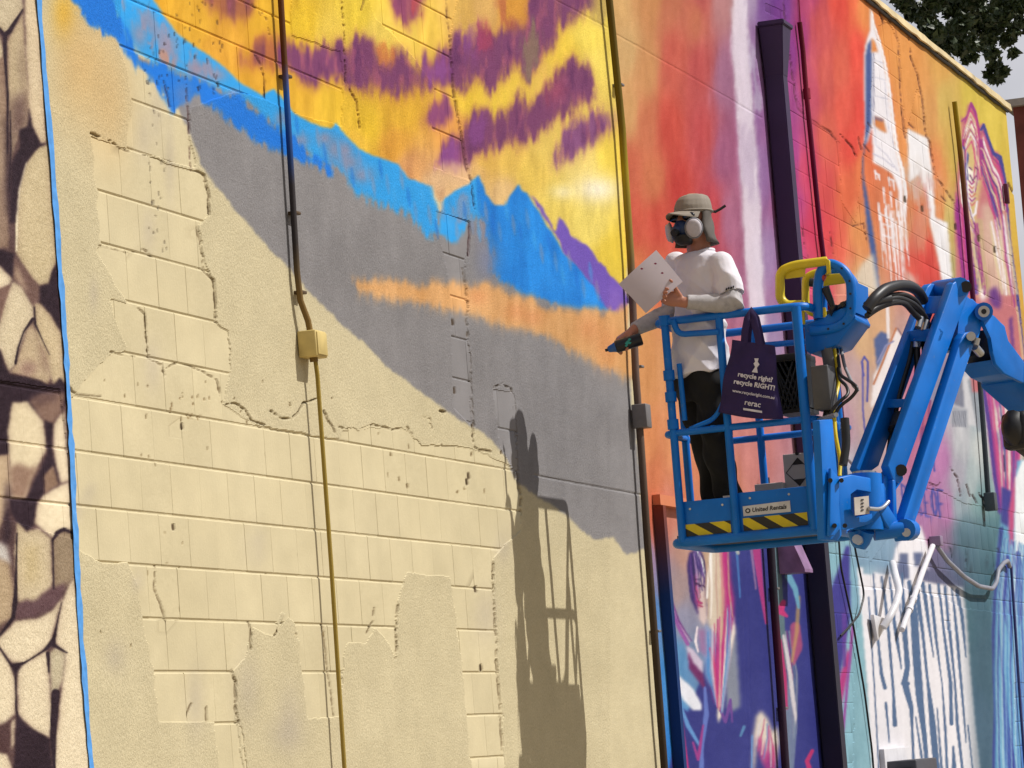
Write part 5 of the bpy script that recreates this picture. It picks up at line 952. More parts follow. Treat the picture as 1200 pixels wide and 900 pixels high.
# hazard tape
M_HY = mat('hazard_yellow', rgb(228, 204, 36, 0.8), 0.5); M_HB = mat('hazard_black', (0.02, 0.018, 0.016), 0.5)
def hazard(y0, y1, z0, z1, phase, parts):
    xf = X0 + 0.0065; p = 0.155; sl = 0.095
    def clip(poly):      # clip in y to [y1, y0]
        for lim, sg in ((y0, 1), (y1, -1)):
            out = []
            for i in range(len(poly)):
                a, b = poly[i], poly[(i + 1) % len(poly)]
                ia, ib = (a[0] - lim) * sg <= 1e-9, (b[0] - lim) * sg <= 1e-9
                if ia: out.append(a)
                if ia != ib:
                    t = (lim - a[0]) / (b[0] - a[0]); out.append((lim, a[1] + t * (b[1] - a[1])))
            poly = out
            if len(poly) < 3: return None
        return poly
    n = int((y0 - y1) / (p / 2)) + 4
    for k in range(-2, n):
        ys = y0 + phase - k * p / 2
        q = clip([(ys + sl, z1), (ys + sl - p / 2, z1), (ys - p / 2, z0), (ys, z0)])
        if q is None: continue
        prism('hazard_stripe', [(xf, y, z) for y, z in q], (-0.0012, 0, 0), M_HY if k % 2 == 0 else M_HB, lift)
hazard(YA - 0.04, YMID + 0.03, Z0 + 0.028, Z0 + 0.088, -0.095, 0); hazard(YMID - 0.035, YB + 0.085, Z0 + 0.028, Z0 + 0.092, -0.05, 0)
# hire company sticker
stk = prism('sticker', [(X0 + 0.005, y, z) for y, z in fillet and [(YMID - 0.04, Z0 + 0.152), (YMID - 0.04, Z0 + 0.102), (YMID - 0.285, Z0 + 0.102), (YMID - 0.285, Z0 + 0.158)]], (-0.0012, 0, 0), mat('sticker_white', rgb(214, 214, 216, 0.8), 0.4), lift, 0.0)
def text_mesh(txt, size, bold=0.0, shear=0.0, align='CENTER'):
    cu = bpy.data.curves.new('t', 'FONT'); cu.body = txt; cu.size = size; cu.extrude = 0.0004; cu.offset = bold; cu.shear = shear; cu.align_x = align; cu.align_y = 'CENTER'; cu.resolution_u = 2
    ob = bpy.data.objects.new('t', cu); COL.objects.link(ob)
    dg = bpy.context.evaluated_depsgraph_get(); dg.update()
    me = bpy.data.meshes.new_from_object(ob.evaluated_get(dg)); bpy.data.objects.remove(ob); return me
def place_text(name, txt, size, origin, right, up, material, parent, bold=0.0, shear=0.0):
    me = text_mesh(txt, size, bold, shear); r = Vector(right).normalized(); u = (Vector(up) - r * Vector(up).dot(r)).normalized(); n = r.cross(u)
    M4 = Matrix(((r.x, u.x, n.x, origin[0]), (r.y, u.y, n.y, origin[1]), (r.z, u.z, n.z, origin[2]), (0, 0, 0, 1)))
    me.transform(M4); return link(name, me, material, parent)
M_INK = mat('ink_black', (0.015, 0.015, 0.02), 0.5)
tx = X0 + 0.0030
place_text('lettering', 'United Rentals', 0.030, (tx, YMID - 0.175, Z0 + 0.1285), (0, -1, 0.005), (0, 0, 1), M_INK, lift, 0.0008, 0.2)
for rr_, mm_ in ((0.0125, M_INK), (0.0065, mat('sticker_white', None) if False else MATS['sticker_white'])):
    bm = bmesh.new(); ctr = V(tx - (0.0004 if rr_ < 0.01 else 0), YMID - 0.065, Z0 + 0.1275)
    vs = [bm.verts.new(ctr + V(0, math.cos(a) * rr_ * 1.1, math.sin(a) * rr_)) for a in [2 * math.pi * i / 18 for i in range(18)]]
    f = bm.faces.new(vs); r_e = bmesh.ops.extrude_face_region(bm, geom=[f]); bmesh.ops.translate(bm, verts=[v for v in r_e['geom'] if isinstance(v, bmesh.types.BMVert)], vec=(-0.0004, 0, 0))
    link('logo', bm_mesh(bm, 'logo'), mm_, lift)
# ---- boom, jib and mount stand in one upright plane
YAW = math.radians(24)
LN = V(-math.sin(YAW), -math.cos(YAW), 0); LA = V(math.cos(YAW), -math.sin(YAW), 0)
LP = P(1000, 590, 1.70)
def L(px, py, off=0.0): return on_plane(px, py, LP - LN * off, LN)
def plate(name, pix, thick, off=0.0, m_=None, bevel=0.006): return prism(name, [L(x, y, off) for x, y in pix], -LN * thick, m_ or M_BLUE, lift, bevel)
# control console with its guard hoops
CX = Vector((1, 0, 0))
def K(px, py, x=X0 + 0.12): return on_plane(px, py, (x, 0, 0), CX)
prism('console', [K(942, 381), K(995, 357), K(1003, 374), K(981, 404), K(950, 415), K(944, 411)], (0.34, 0, 0), M_BLUE, lift, 0.008)
box('console_top', K(972, 366) + V(0.17, 0, 0.012), (0.26, 0.20, 0.02), M_GREYP, lift, (V(1, 0, 0), V(0, 0.9, -0.38).normalized(), V(0, 0.38, 0.9).normalized()), 0.004)
hoop = [(950, 388), (980, 385), (997, 372), (998, 345), (997, 328), (987, 314), (972, 308), (962, 316), (958, 335), (959, 373)]
tube('guard_hoop', [K(*p) for p in fillet([Vector((x, y, 0)) for x, y in hoop], 8, 4) and hoop], 0.026, M_BLUE, lift, 10, 0.06)
tube('guard_hoop', [K(*p, X0 + 0.46) for p in [(968, 392), (992, 386), (1002, 374), (1003, 350), (1001, 332), (991, 320), (976, 315), (966, 322), (963, 340), (964, 372)]], 0.026, M_BLUE, lift, 10, 0.06)
prism('guard_plate', [K(999, 330, X0 + 0.14), K(1000, 366, X0 + 0.14), K(1003, 366, X0 + 0.14), K(1002, 330, X0 + 0.14)], (0.30, 0, 0), M_BLUE, lift)
for k in range(6):
    p = K([988, 997, 998, 998, 990, 972][k], [315, 330, 345, 362, 380, 386][k]); tube('cable_tie', [p + V(-0.03, 0, 0), p + V(0.03, 0.0, 0.0)], 0.006, M_RUB, lift, 6)
tube('hoop_strut', [K(998, 372), K(998, 372) + V(0.34, 0, -0.01)], 0.02, M_BLUE, lift, 8)
tube('yellow_hoop', [K(*p, X0 + 0.10) for p in [(969, 306), (930, 311), (914, 318), (914, 350), (922, 358), (940, 357)]], 0.024, M_YEL, lift, 10, 0.09)
prism('yellow_plate', [K(920, 312, X0 + 0.10), K(944, 309, X0 + 0.10), K(943, 324, X0 + 0.10), K(920, 327, X0 + 0.10)], (0.012, 0, 0), M_YEL, lift, 0.003)
prism('yellow_plate', [K(967, 302, X0 + 0.08), K(972, 305, X0 + 0.08), K(973, 320, X0 + 0.08), K(969, 322, X0 + 0.08)], (0.03, 0, 0), M_YEL, lift, 0.003)
tube('yellow_hoop', [K(*p, X0 + 0.36) for p in [(972, 318), (954, 320), (944, 326), (944, 356), (950, 367), (960, 367)]], 0.020, M_YEL, lift, 10, 0.07)
prism('yellow_plate', [K(958, 322, X0 + 0.36), K(990, 320, X0 + 0.36), K(990, 332, X0 + 0.36), K(960, 336, X0 + 0.36)], (0.012, 0, 0), M_YEL, lift, 0.003)
prism('yellow_plate', [K(938, 352), K(942, 352), K(943, 380), K(939, 380)], (0.02, 0, 0), M_YEL, lift, 0.002)
prism('yellow_plate', [K(963, 360), K(967, 360), K(968, 372), K(964, 372)], (0.02, 0, 0), M_YEL, lift, 0.002)
tube('switch_box', [K(949, 331, X0 + 0.30), K(962, 332, X0 + 0.30)], 0.022, M_RUB, lift, 8)
tube('emergency_button', [K(964, 325), K(967, 326)], 0.018, mat('button_red', rgb(200, 60, 40, 0.7), 0.4), lift, 10)
tube('joystick', [K(967, 337), K(973, 352), K(976, 360)], [0.022, 0.018, 0.014], M_RUB, lift, 8); tube('joystick_boot', [K(974, 362), K(978, 364)], [0.026, 0.034], M_RUB, lift, 10); tube('switch', [K(986, 358), K(990, 356)], 0.016, M_RUB, lift, 8)
# hoses and boxes hanging under the console
box('cable_box', P(966, 455, 1.54), (0.16, 0.09, 0.22), M_GREYP, lift, bevel=0.006)
for pts, r, m_ in [([(968, 405, 1.54), (972, 430, 1.54), (975, 460, 1.54), (971, 490, 1.54)], 0.030, mat('hose_grey_dark', (0.10, 0.10, 0.11), 0.5)), ([(976, 400, 1.56), (981, 430, 1.58), (983, 450, 1.58), (977, 475, 1.57), (979, 510, 1.58), (985, 540, 1.60), (984, 558, 1.60)], 0.010, M_YEL), ([(980, 402, 1.56), (985, 440, 1.62), (998, 448, 1.70), (1006, 455, 1.74), (998, 466, 1.70), (985, 475, 1.64), (978, 486, 1.60)], 0.009, M_RUB), ([(978, 402, 1.55), (984, 445, 1.60), (992, 452, 1.66), (995, 462, 1.68), (984, 470, 1.64), (975, 480, 1.60), (970, 500, 1.57)], 0.009, M_RUB), ([(972, 404, 1.53), (978, 440, 1.54), (970, 470, 1.54), (964, 500, 1.52)], 0.012, M_RUB), ([(990, 490, 1.66), (992, 520, 1.66), (988, 545, 1.64)], 0.022, M_RUB), ([(984, 402, 1.57), (990, 430, 1.62), (1000, 452, 1.68), (1006, 458, 1.70)], 0.009, mat('hose_grey_mid', (0.22, 0.22, 0.24), 0.4))]:
    tube('control_cable', [P(*p) for p in pts], r, m_, lift, 8, 0.04)
tube('latch', [P(960, 492, 1.52), P(980, 486, 1.66)], 0.012, M_STEEL, lift, 8)
# mount post and rotator
plate('mount_post', [(960, 492), (976, 491), (981, 554), (987, 627), (982, 634), (966, 632), (964, 560)], 0.045, 0.0)
plate('mount_plate', [(974, 548), (984, 560), (984, 615), (978, 628), (972, 628)], 0.02, -0.025)
for (x, y) in [(973, 563), (978, 616), (986, 563), (990, 616)]: tube('bolt', [L(x, y, -0.05), L(x, y, -0.02)], 0.012, M_RUB, lift, 8)
plate('rotator_arm', [(982, 560), (998, 556), (1026, 561), (1031, 572), (1027, 579), (1004, 572), (996, 578), (996, 600), (1004, 608), (1027, 600), (1030, 606), (1020, 614), (998, 620), (985, 622)], 0.12, 0.0)
tube('rotator', [L(1013, 556, 0.07), L(1016, 622, 0.07)], 0.085, M_BLUE, lift, 18); tube('rotator_cap', [L(1012.8, 553, 0.07), L(1013, 558, 0.07)], 0.06, M_STEEL, lift, 14)
prism('data_plate', [L(1001, 583, -0.04), L(1018, 581, -0.04), L(1019, 602, -0.04), L(1002, 604, -0.04)], -LN * 0.004, mat('plate_pale', rgb(196, 186, 176, 0.8), 0.5), lift)
for k in range(4): prism('data_mark', [L(1009, 585 + k * 4, -0.043), L(1012, 584.6 + k * 4, -0.043), L(1012, 586.4 + k * 4, -0.043), L(1009, 586.8 + k * 4, -0.043)], LN * 0.001, M_INK, lift)
tube('grease_pipe', [L(1018, 596, -0.05), L(1030, 597, -0.05), L(1036, 594, -0.04), L(1041, 588, -0.03)], 0.011, M_STEEL, lift, 8, 0.03)
plate('side_block', [(1028, 568), (1036, 566), (1038, 600), (1032, 612), (1026, 608)], 0.14, -0.01)
plate('lower_link', [(1030, 596), (1040, 590), (1052, 612), (1062, 618), (1060, 628), (1046, 626), (1036, 610)], 0.05, -0.02)
tube('cross_tube', [L(1024, 624, 0.06), L(1058, 620, -0.04)], 0.042, M_BLUE, lift, 14); tube('end_boss', [L(1004, 620, 0.10), L(1008, 634, 0.10), L(1014, 620, 0.06)], 0.05, M_BLUE, lift, 12, 0.02); tube('pin', [L(1004, 632, 0.02), L(1008, 634, 0.10)], 0.024, M_STEEL, lift, 10)
tube('end_boss', [L(1060, 621, -0.06), L(1066, 621, 0.03)], 0.055, M_BLUE, lift, 14); tube('pin', [L(1062, 624, -0.075), L(1063, 624, -0.04)], 0.022, M_STEEL, lift, 10)
plate('jib_lug', [(1036, 562), (1044, 548), (1058, 552), (1059, 562), (1052, 571), (1044, 580), (1036, 596), (1030, 590)], 0.05, 0.03)
plate('jib_lug', [(1046, 562), (1050, 562), (1052, 612), (1047, 608)], 0.04, 0.0)
# jib side plates
plate('jib_beam', [(1117, 332), (1121, 329), (1136, 328), (1138, 337), (1059, 552), (1056, 566), (1047, 563), (1041, 546)], 0.05, 0.0)
plate('jib_beam', [(1087, 336), (1091, 332), (1102, 333), (1104, 338), (1030, 546), (1020, 553), (1010, 556), (1004, 549)], 0.05, 0.20)
def cross(pa, pb, r): return tube('cross_tube', [L(*pa), L(*pb)], r, M_BLUE, lift, 12)
cross((1098, 340, 0.23), (1126, 336, -0.01), 0.05)
prism('cross_plate', [L(1088, 347, 0.2), L(1119, 346, 0.03), L(1113, 366, 0.03), L(1082, 368, 0.2)], LA * 0.02, M_BLUE, lift, 0.004)
prism('cross_plate', [L(1062, 388, 0.22), L(1098, 384, 0.0), L(1102, 389, 0.0), L(1098, 400, 0.0), L(1064, 400, 0.22)], LA * 0.03, M_BLUE, lift, 0.004)
prism('cross_plate', [L(1038, 468, 0.22), L(1072, 467, 0.02), L(1069, 477, 0.02), L(1036, 478, 0.22)], LA * 0.02, M_BLUE, lift, 0.003)
tube('pin', [L(1132, 336, -0.03), L(1132, 336, 0.28)], 0.03, M_RUB, lift, 12); tube('pin', [L(1056, 551, -0.02), L(1056, 551, 0.25)], 0.03, M_RUB, lift, 12)
# hydraulic cylinder and hoses inside the jib
tube('hydraulic_cylinder', [L(1100, 392, 0.13), L(1056, 505, 0.13), L(1052, 520, 0.13)], 0.045, M_RUB, lift, 12); tube('cylinder_rod', [L(1054, 515, 0.13), L(1034, 566, 0.13)], 0.022, M_STEEL, lift, 10); tube('cylinder_collar', [L(1060, 490, 0.13), L(1055, 506, 0.13)], 0.065, M_RUB, lift, 12)
for pts, r in [([(1076, 392, .18), (1074, 410, .18), (1076, 430, .18), (1072, 460, .16), (1060, 500, .15)], 0.018), ([(1084, 392, .16), (1084, 412, .16), (1082, 440, .14), (1078, 470, .13)], 0.018), ([(1070, 395, .2), (1066, 420, .2), (1054, 460, .2), (1046, 500, .2), (1040, 540, .2)], 0.015)]:
    tube('hydraulic_hose', [L(*p) for p in pts], r, M_RUB, lift, 8, 0.05)
for x, y in [(1075, 398), (1084, 398)]: tube('hose_fitting', [L(x, y, .17), L(x - 1, y + 10, .17)], 0.022, M_STEEL, lift, 8)
for x, y in [(1079, 372), (1086, 376)]: tube('hose_fitting', [L(x, y, .1), L(x - 3, y + 12, .1)], 0.018, M_STEEL, lift, 8)
for pts, r in [([(1016, 362, .05), (1024, 350, .03), (1036, 339, .03), (1052, 334, .05), (1066, 335, .08), (1076, 341, .12), (1082, 352, .15)], 0.029), ([(1018, 366, .05), (1034, 356, .05), (1050, 352, .06), (1066, 355, .08), (1078, 366, .1), (1085, 380, .12)], 0.014), ([(1018, 363, .05), (1032, 352, .05), (1054, 348, .06), (1072, 356, .08), (1084, 370, .1), (1090, 384, .12)], 0.013), ([(1018, 360, .06), (1040, 346, .06), (1060, 344, .06), (1074, 352, .09), (1082, 366, .1)], 0.012), ([(1016, 358, .05), (1028, 352, .05), (1042, 350, .05)], 0.024), ([(1016, 370, .06), (1030, 360, .06), (1046, 354, .06), (1060, 354, .07), (1070, 366, .1), (1078, 374, .1)], 0.016)]:
    tube('hydraulic_hose', [L(*p) for p in pts], r, M_RUB, lift, 8, 0.06)
# knuckle and main boom
plate('knuckle', [(1124, 352), (1131, 345), (1145, 357), (1150, 355), (1152, 378), (1146, 400), (1140, 410), (1128, 412), (1120, 406), (1124, 380)], 0.05, 0.02)
plate('knuckle', [(1115, 350), (1140, 350), (1150, 360), (1148, 420), (1118, 412)], 0.04, 0.20)
plate('knuckle_web', [(1116, 372), (1122, 360), (1126, 396), (1124, 412), (1116, 410)], 0.14, 0.06)
tube('pin', [L(1153, 365, -0.04), L(1153, 365, 0.26)], 0.048, M_BLUE, lift, 16); tube('pin', [L(1153, 365, -0.055), L(1153, 365, -0.03)], 0.030, M_STEEL, lift, 14); tube('pin', [L(1153, 365, -0.06), L(1153, 365, -0.05)], 0.014, M_RUB, lift, 10)
plate('link_bar', [(1127, 396), (1131, 390), (1139, 388), (1143, 394), (1140, 406), (1070, 618), (1066, 630), (1059, 634), (1056, 624), (1060, 606)], 0.055, -0.045)
tube('pin', [L(1138, 394, -0.09), L(1138, 394, 0.12)], 0.024, M_STEEL, lift, 12); tube('pin', [L(1145, 396, -0.07), L(1143, 404, -0.06)], 0.018, M_STEEL, lift, 10); tube('pin', [L(1142, 406, -0.02), L(1149, 414, 0.0)], 0.022, M_STEEL, lift, 10)
bdir = (L(1200, 436) - L(1168, 408)).normalized()
far = 5.6
A_, B_ = L(1200, 423), L(1200, 449)
plate('boom_head', [(1151, 376), (1157, 364), (1166, 371), (1178, 382), (1181, 400), (1200, 423), (1200, 449), (1177, 438), (1167, 427), (1163, 412), (1162, 396)], 0.024, 0.0)
plate('boom_head', [(1151, 376), (1157, 364), (1166, 371), (1178, 382), (1181, 400), (1200, 423), (1200, 449), (1177, 438), (1167, 427), (1163, 412), (1162, 396)], 0.024, 0.24)
plate('boom_bottom', [(1164, 421), (1168, 427), (1177, 437.5), (1200, 448), (1200, 440), (1176, 426)], 0.214, 0.025)
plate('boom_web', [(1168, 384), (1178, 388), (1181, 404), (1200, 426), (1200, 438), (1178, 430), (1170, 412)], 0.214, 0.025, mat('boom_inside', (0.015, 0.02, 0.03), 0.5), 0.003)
prism('main_boom', [A_ - bdir * 0.02, A_ + bdir * far, B_ + bdir * far + V(0, 0, -0.04), B_ - bdir * 0.02], -LN * 0.265, M_BLUE, lift, 0.012)
box('hose_guide', L(1197, 505, 0.05), (0.16, 0.16, 0.20), M_RUB, lift, (LA, LN, V(0, 0, 1)), 0.03); tube('hose_guide', [L(1190, 490, 0.05), L(1186, 498, 0.05), L(1188, 508, 0.05), L(1200, 520, 0.05), L(1215, 530, 0.05)], 0.06, M_RUB, lift, 10, 0.05)
# carriage standing out of view to the right
bx = A_ + bdir * far; base = V(bx.x + 0.5, bx.y - 0.1, 0); wz = 0.46
box('turntable', (base.x, base.y, 1.5), (2.3, 1.5, 0.8), M_BLUE, lift, (LA, LN, V(0, 0, 1)), 0.08); box('chassis', (base.x, base.y, 0.75), (2.6, 1.3, 0.4), M_GREYP, lift, (LA, LN, V(0, 0, 1)), 0.05)
box('boom_yoke', bx + V(0, 0, -0.3) - LN * 0.13, (0.5, 0.42, 1.2), M_BLUE, lift, (LA, LN, V(0, 0, 1)), 0.04); tube('turntable_ring', [V(base.x, base.y, 0.94), V(base.x, base.y, 1.12)], 0.5, M_GREYP, lift, 24)
for sa in (-1, 1):
    for sn in (-1, 1):
        c = base + LA * (sa * 1.0) + LN * (sn * 0.78) + V(0, 0, wz)
        w = tube('wheel', [c - LN * 0.15, c - LN * 0.12, c + LN * 0.12, c + LN * 0.15], [wz - 0.05, wz, wz, wz - 0.05], M_RUB, lift, 24)
        tube('rim', [c - LN * 0.153, c + LN * 0.153], 0.24, M_BLUE, w, 18)
# ---------------------------------------------------------------- the painter
EF = Vector((-0.9525, -0.3045, 0.0)); ER = Vector((0.3045, -0.9525, 0.0)); UP = Vector((0, 0, 1))
MB = P(836, 632, 0.87)
def Mp(px, py, f=0.0): return on_plane(px, py, MB + EF * f, EF)
FACE = (-ER * 0.86 + EF * 0.51).normalized()          # where the body faces: towards the wall and a little to the camera
SHL = (ER * 0.51 + EF * 0.86).normalized()            # towards his left shoulder
def add_loft(bm, secs, seg=20):
    """sections: (centre, axis a, axis b) half axes as vectors; closed ends"""
    rings = []
    for c, a, b in secs:
        rings.append([bm.verts.new(Vector(c) + a * math.cos(2 * math.pi * j / seg) + b * math.sin(2 * math.pi * j / seg)) for j in range(seg)])
    for p, q in zip(rings, rings[1:]):
        for j in range(seg): bm.faces.new((p[j], p[(j + 1) % seg], q[(j + 1) % seg], q[j]))
    bm.faces.new(rings[0][::-1]); bm.faces.new(rings[-1])
def add_ball(bm, c, rx, ry=None, rz=None, axes=None, seg=16):
    ry = ry or rx; rz = rz or rx; ax = axes or (Vector((1, 0, 0)), Vector((0, 1, 0)), UP)
    r = bmesh.ops.create_uvsphere(bm, u_segments=seg, v_segments=seg // 2 + 2, radius=1.0)
    for v in r['verts']: v.co = Vector(c) + ax[0] * (v.co.x * rx) + ax[1] * (v.co.y * ry) + ax[2] * (v.co.z * rz)
def add_limb(bm, pts, rs, seg=14):
    """tapered limb with round ends"""
    add_tube(bm, pts, rs, seg)
    add_ball(bm, pts[0], rs[0]); add_ball(bm, pts[-1], rs[-1])
    for p, r in zip(pts[1:-1], rs[1:-1]): add_ball(bm, p, r * 0.99)
def fuse(name, bm, voxel, material, parent, smooth=3, noise=None, decimate=0.0):
    """weld overlapping closed shapes into one continuous skin"""
    bmesh.ops.recalc_face_normals(bm, faces=bm.faces)
    me = bpy.data.meshes.new(name); bm.to_mesh(me); bm.free()
    ob = bpy.data.objects.new(name, me); COL.objects.link(ob)
    md = ob.modifiers.new('r', 'REMESH'); md.mode = 'VOXEL'; md.voxel_size = voxel
    if smooth:
        m2 = ob.modifiers.new('s', 'SMOOTH'); m2.factor = 0.5; m2.iterations = smooth
    dg = bpy.context.evaluated_depsgraph_get(); dg.update()
    out = bpy.data.meshes.new_from_object(ob.evaluated_get(dg)); bpy.data.objects.remove(ob)
    if noise:
        co = np.empty(len(out.vertices) * 3, np.float32); out.vertices.foreach_get('co', co); co = co.reshape(-1, 3)
        nr = np.empty(len(out.vertices) * 3, np.float32); out.vertices.foreach_get('normal', nr); nr = nr.reshape(-1, 3)
        co += nr * noise(co)[:, None]; out.vertices.foreach_set('co', co.ravel()); out.update()
    out.polygons.foreach_set('use_smooth', np.ones(len(out.polygons), bool)); out.name = name
    return link(name, out, material, parent)
M_SKIN = mat('skin', rgb(186, 126, 102, 0.8), 0.5, mottle=0.08, scale=20, sss=0.1)
M_SHIRT = mat('white_cotton', rgb(232, 228, 236, 0.82), 0.85, mottle=0.04, scale=12, bump=0.2, bscale=300)
M_PANTS = mat('black_denim', (0.005, 0.005, 0.006), 0.85, mottle=0.3, scale=14)
M_SLV = mat('grey_sleeve', rgb(192, 188, 190, 0.78), 0.8, mottle=0.10, scale=40, dirt=(0.05, 0.05, 0.05), dirt_amt=0.5)
M_CAP = mat('khaki_cap', rgb(150, 140, 128, 0.75), 0.85, mottle=0.08, scale=20, bump=0.2, bscale=250)
M_MASK = mat('mask_blue', rgb(44, 66, 112, 0.7), 0.5); M_MBLK = mat('mask_black', (0.009, 0.009, 0.011), 0.5)
M_FILT = mat('filter_white', rgb(196, 190, 196, 0.8), 0.75, mottle=0.06, scale=60, bump=0.3, bscale=200)
FLOOR_Z = 2.667 + 0.036
man = empty('person', Vector((MB.x, MB.y, FLOOR_Z)))
tag(man, 'person in white shirt, cap and respirator spray painting from the basket', 'person')
head_c = Mp(813, 255, 0.02)
HD = (-ER * 0.68 + EF * 0.73).normalized(); HS = (ER * 0.73 + EF * 0.68).normalized()   # head: forward, his left
neck = Mp(819, 293, 0.0); chest = Mp(822, 330, 0.0); belly = Mp(820, 390, 0.0); pelvis = Mp(824, 448, 0.0)
shL = Mp(847, 314, 0.15); elL = Mp(859, 356, 0.21); wrL = Mp(800, 354, 0.24); hdL = Mp(787, 350, 0.25)
shR = Mp(793, 314, -0.16); elR = Mp(786, 366, -0.12); wrR = Mp(742, 387, 0.02); hdR = Mp(731, 396, 0.03)
hipL = Mp(834, 452, 0.06); knL = Mp(841, 530, 0.03); anL = Mp(860, 606, -0.02)
hipR = Mp(811, 452, -0.08); knR = Mp(830, 528, -0.10); anR = Mp(842, 607, -0.17)
def put_feet(p): return Vector((p.x, p.y, FLOOR_Z + 0.085))
anL, anR = put_feet(anL), put_feet(anR)
# hands: palm, four unequal bent fingers and a thumb from the side of the palm
def hand_shapes(bm, wrist, fwd, thumb, curl, tcurl, spread=0.10, size=1.0, tdir=0.8):
    f = Vector(fwd).normalized(); t = Vector(thumb); t = (t - f * t.dot(f)).normalized(); n = f.cross(t)    # n: out of the palm or its back
    def at(x, y, z): return Vector(wrist) + (f * x + t * y + n * z) * size
    add_loft(bm, [(at(-0.02, 0, 0), t * 0.027 * size, n * 0.021 * size), (at(0.015, 0.0, 0), t * 0.031 * size, n * 0.019 * size), (at(0.05, 0, 0), t * 0.040 * size, n * 0.017 * size), (at(0.085, -0.001, 0), t * 0.041 * size, n * 0.014 * size), (at(0.094, -0.001, 0), t * 0.036 * size, n * 0.010 * size)], 14)
    for k, (y, ln) in enumerate([(0.030, 0.074), (0.010, 0.083), (-0.011, 0.077), (-0.030, 0.060)]):
        p = at(0.084, y, 0); d = (f + t * (spread * (1.5 - k) / 1.5)).normalized(); pts = [p]; a = 0
        for frac, ca in ((0.46, 1.0), (0.31, 1.15), (0.23, 0.7)):
            a += curl * ca
            dd = d * math.cos(a) - n * math.sin(a); p = p + dd * (ln * frac * size); pts.append(p)
        add_limb(bm, pts, [0.0098 * size, 0.0092 * size, 0.0082 * size, 0.0070 * size], 10)
    p = at(0.022, 0.024, -0.004); pts = [p]; a = 0
    for ln, ca in ((0.042, 0.0), (0.034, 1.0), (0.026, 1.0)):
        a += tcurl * ca
        dd = (f * (tdir + 0.25 * a) + t * math.cos(a) * 0.75 - n * (0.35 + math.sin(a) * 0.7)).normalized(); p = p + dd * ln * size; pts.append(p)
    add_limb(bm, pts, [0.0145 * size, 0.0120 * size, 0.0105 * size, 0.0085 * size], 10)
bm = bmesh.new()
# skull, jaw, nose, ears, neck
add_ball(bm, head_c + UP * 0.015, 0.098, 0.078, 0.112, (HD, HS, UP), 20)
add_ball(bm, head_c + HD * 0.030 - UP * 0.065, 0.066, 0.058, 0.062, (HD, HS, UP)); add_ball(bm, head_c + HD * 0.062 - UP * 0.095, 0.030, 0.032, 0.024, (HD, HS, UP))
add_limb(bm, [head_c + HD * 0.092 + UP * 0.018, head_c + HD * 0.112 - UP * 0.022], [0.011, 0.017], 10)
for s in (-1, 1):
    add_ball(bm, head_c + HS * (0.078 * s) - HD * 0.008 - UP * 0.01, 0.020, 0.010, 0.033, (HD, HS, UP)); add_ball(bm, head_c + HD * 0.07 + HS * 0.036 * s - UP * 0.005, 0.022, 0.022, 0.02, (HD, HS, UP))
add_limb(bm, [head_c - UP * 0.06 - HD * 0.02, neck - UP * 0.03], [0.058, 0.064])
add_ball(bm, head_c + HD * 0.045 - UP * 0.012, 0.060, 0.070, 0.075, (HD, HS, UP), 18)
# trunk, limbs under the clothes
add_loft(bm, [(neck - UP * 0.02, SHL * 0.08, FACE * 0.07), (chest + UP * 0.05, SHL * 0.17, FACE * 0.10), (chest - UP * 0.06, SHL * 0.165, FACE * 0.11), (belly, SHL * 0.15, FACE * 0.105), (pelvis, SHL * 0.155, FACE * 0.11), (pelvis - UP * 0.08, SHL * 0.12, FACE * 0.09)])
for a, b, c in ((shL, elL, wrL), (shR, elR, wrR)):
    add_limb(bm, [a, a.lerp(b, 0.5), b, b.lerp(c, 0.4), c], [0.055, 0.048, 0.038, 0.038, 0.026])
for a, b, c in ((hipL, knL, anL), (hipR, knR, anR)):
    add_limb(bm, [a, a.lerp(b, 0.5), b, b.lerp(c, 0.4), c], [0.085, 0.075, 0.055, 0.052, 0.038])
hand_shapes(bm, wrL, (hdL - wrL), UP + (hdL - wrL).normalized() * 0.3, 0.75, 0.25, 0.06, 1.0, 0.9)
hand_shapes(bm, wrR, (-ER * 0.9 - UP * 0.50 + EF * 0.1), (-ER * 0.10 - UP * 0.35 + EF * 0.9), 0.62, 0.35, 0.08, 1.02)
fuse('body', bm, 0.0055, M_SKIN, man, 2)
# T-shirt with a loose hem and short sleeves
def folds(co):
    x = (co - np.array(chest)) @ np.array(ER); z = co[:, 2] - chest.z; y = (co - np.array(chest)) @ np.array(EF)
    def ridge(t): return 1 - 2 * np.abs(np.sin(t))
    n = ridge(14 * x + 9 * z + 1.5 * np.sin(7 * z + 5 * y)) * 0.5 + ridge(9 * x - 17 * z + 2 * np.sin(5 * x + 4 * y)) * 0.35 + ridge(26 * z + 10 * x + 2 * np.sin(11 * x)) * 0.25 + 0.3 * np.sin(31 * x + 12 * y) * (z < -0.25)
    return (n * 0.0165 * np.clip((0.12 - z) / 0.22, 0.25, 1)).astype(np.float32)
hem = Mp(823, 438, 0.0)
bm = bmesh.new()
add_loft(bm, [(neck - UP * 0.012, SHL * 0.085, FACE * 0.075), (neck - UP * 0.045, SHL * 0.14, FACE * 0.095), (chest + UP * 0.05, SHL * 0.19, FACE * 0.125), (chest - UP * 0.05, SHL * 0.185, FACE * 0.132), (belly + UP * 0.06, SHL * 0.168, FACE * 0.128), (belly - UP * 0.06, SHL * 0.165, FACE * 0.132), (hem + UP * 0.05, SHL * 0.172, FACE * 0.138), (hem - UP * 0.006, SHL * 0.178, FACE * 0.144)], 28)
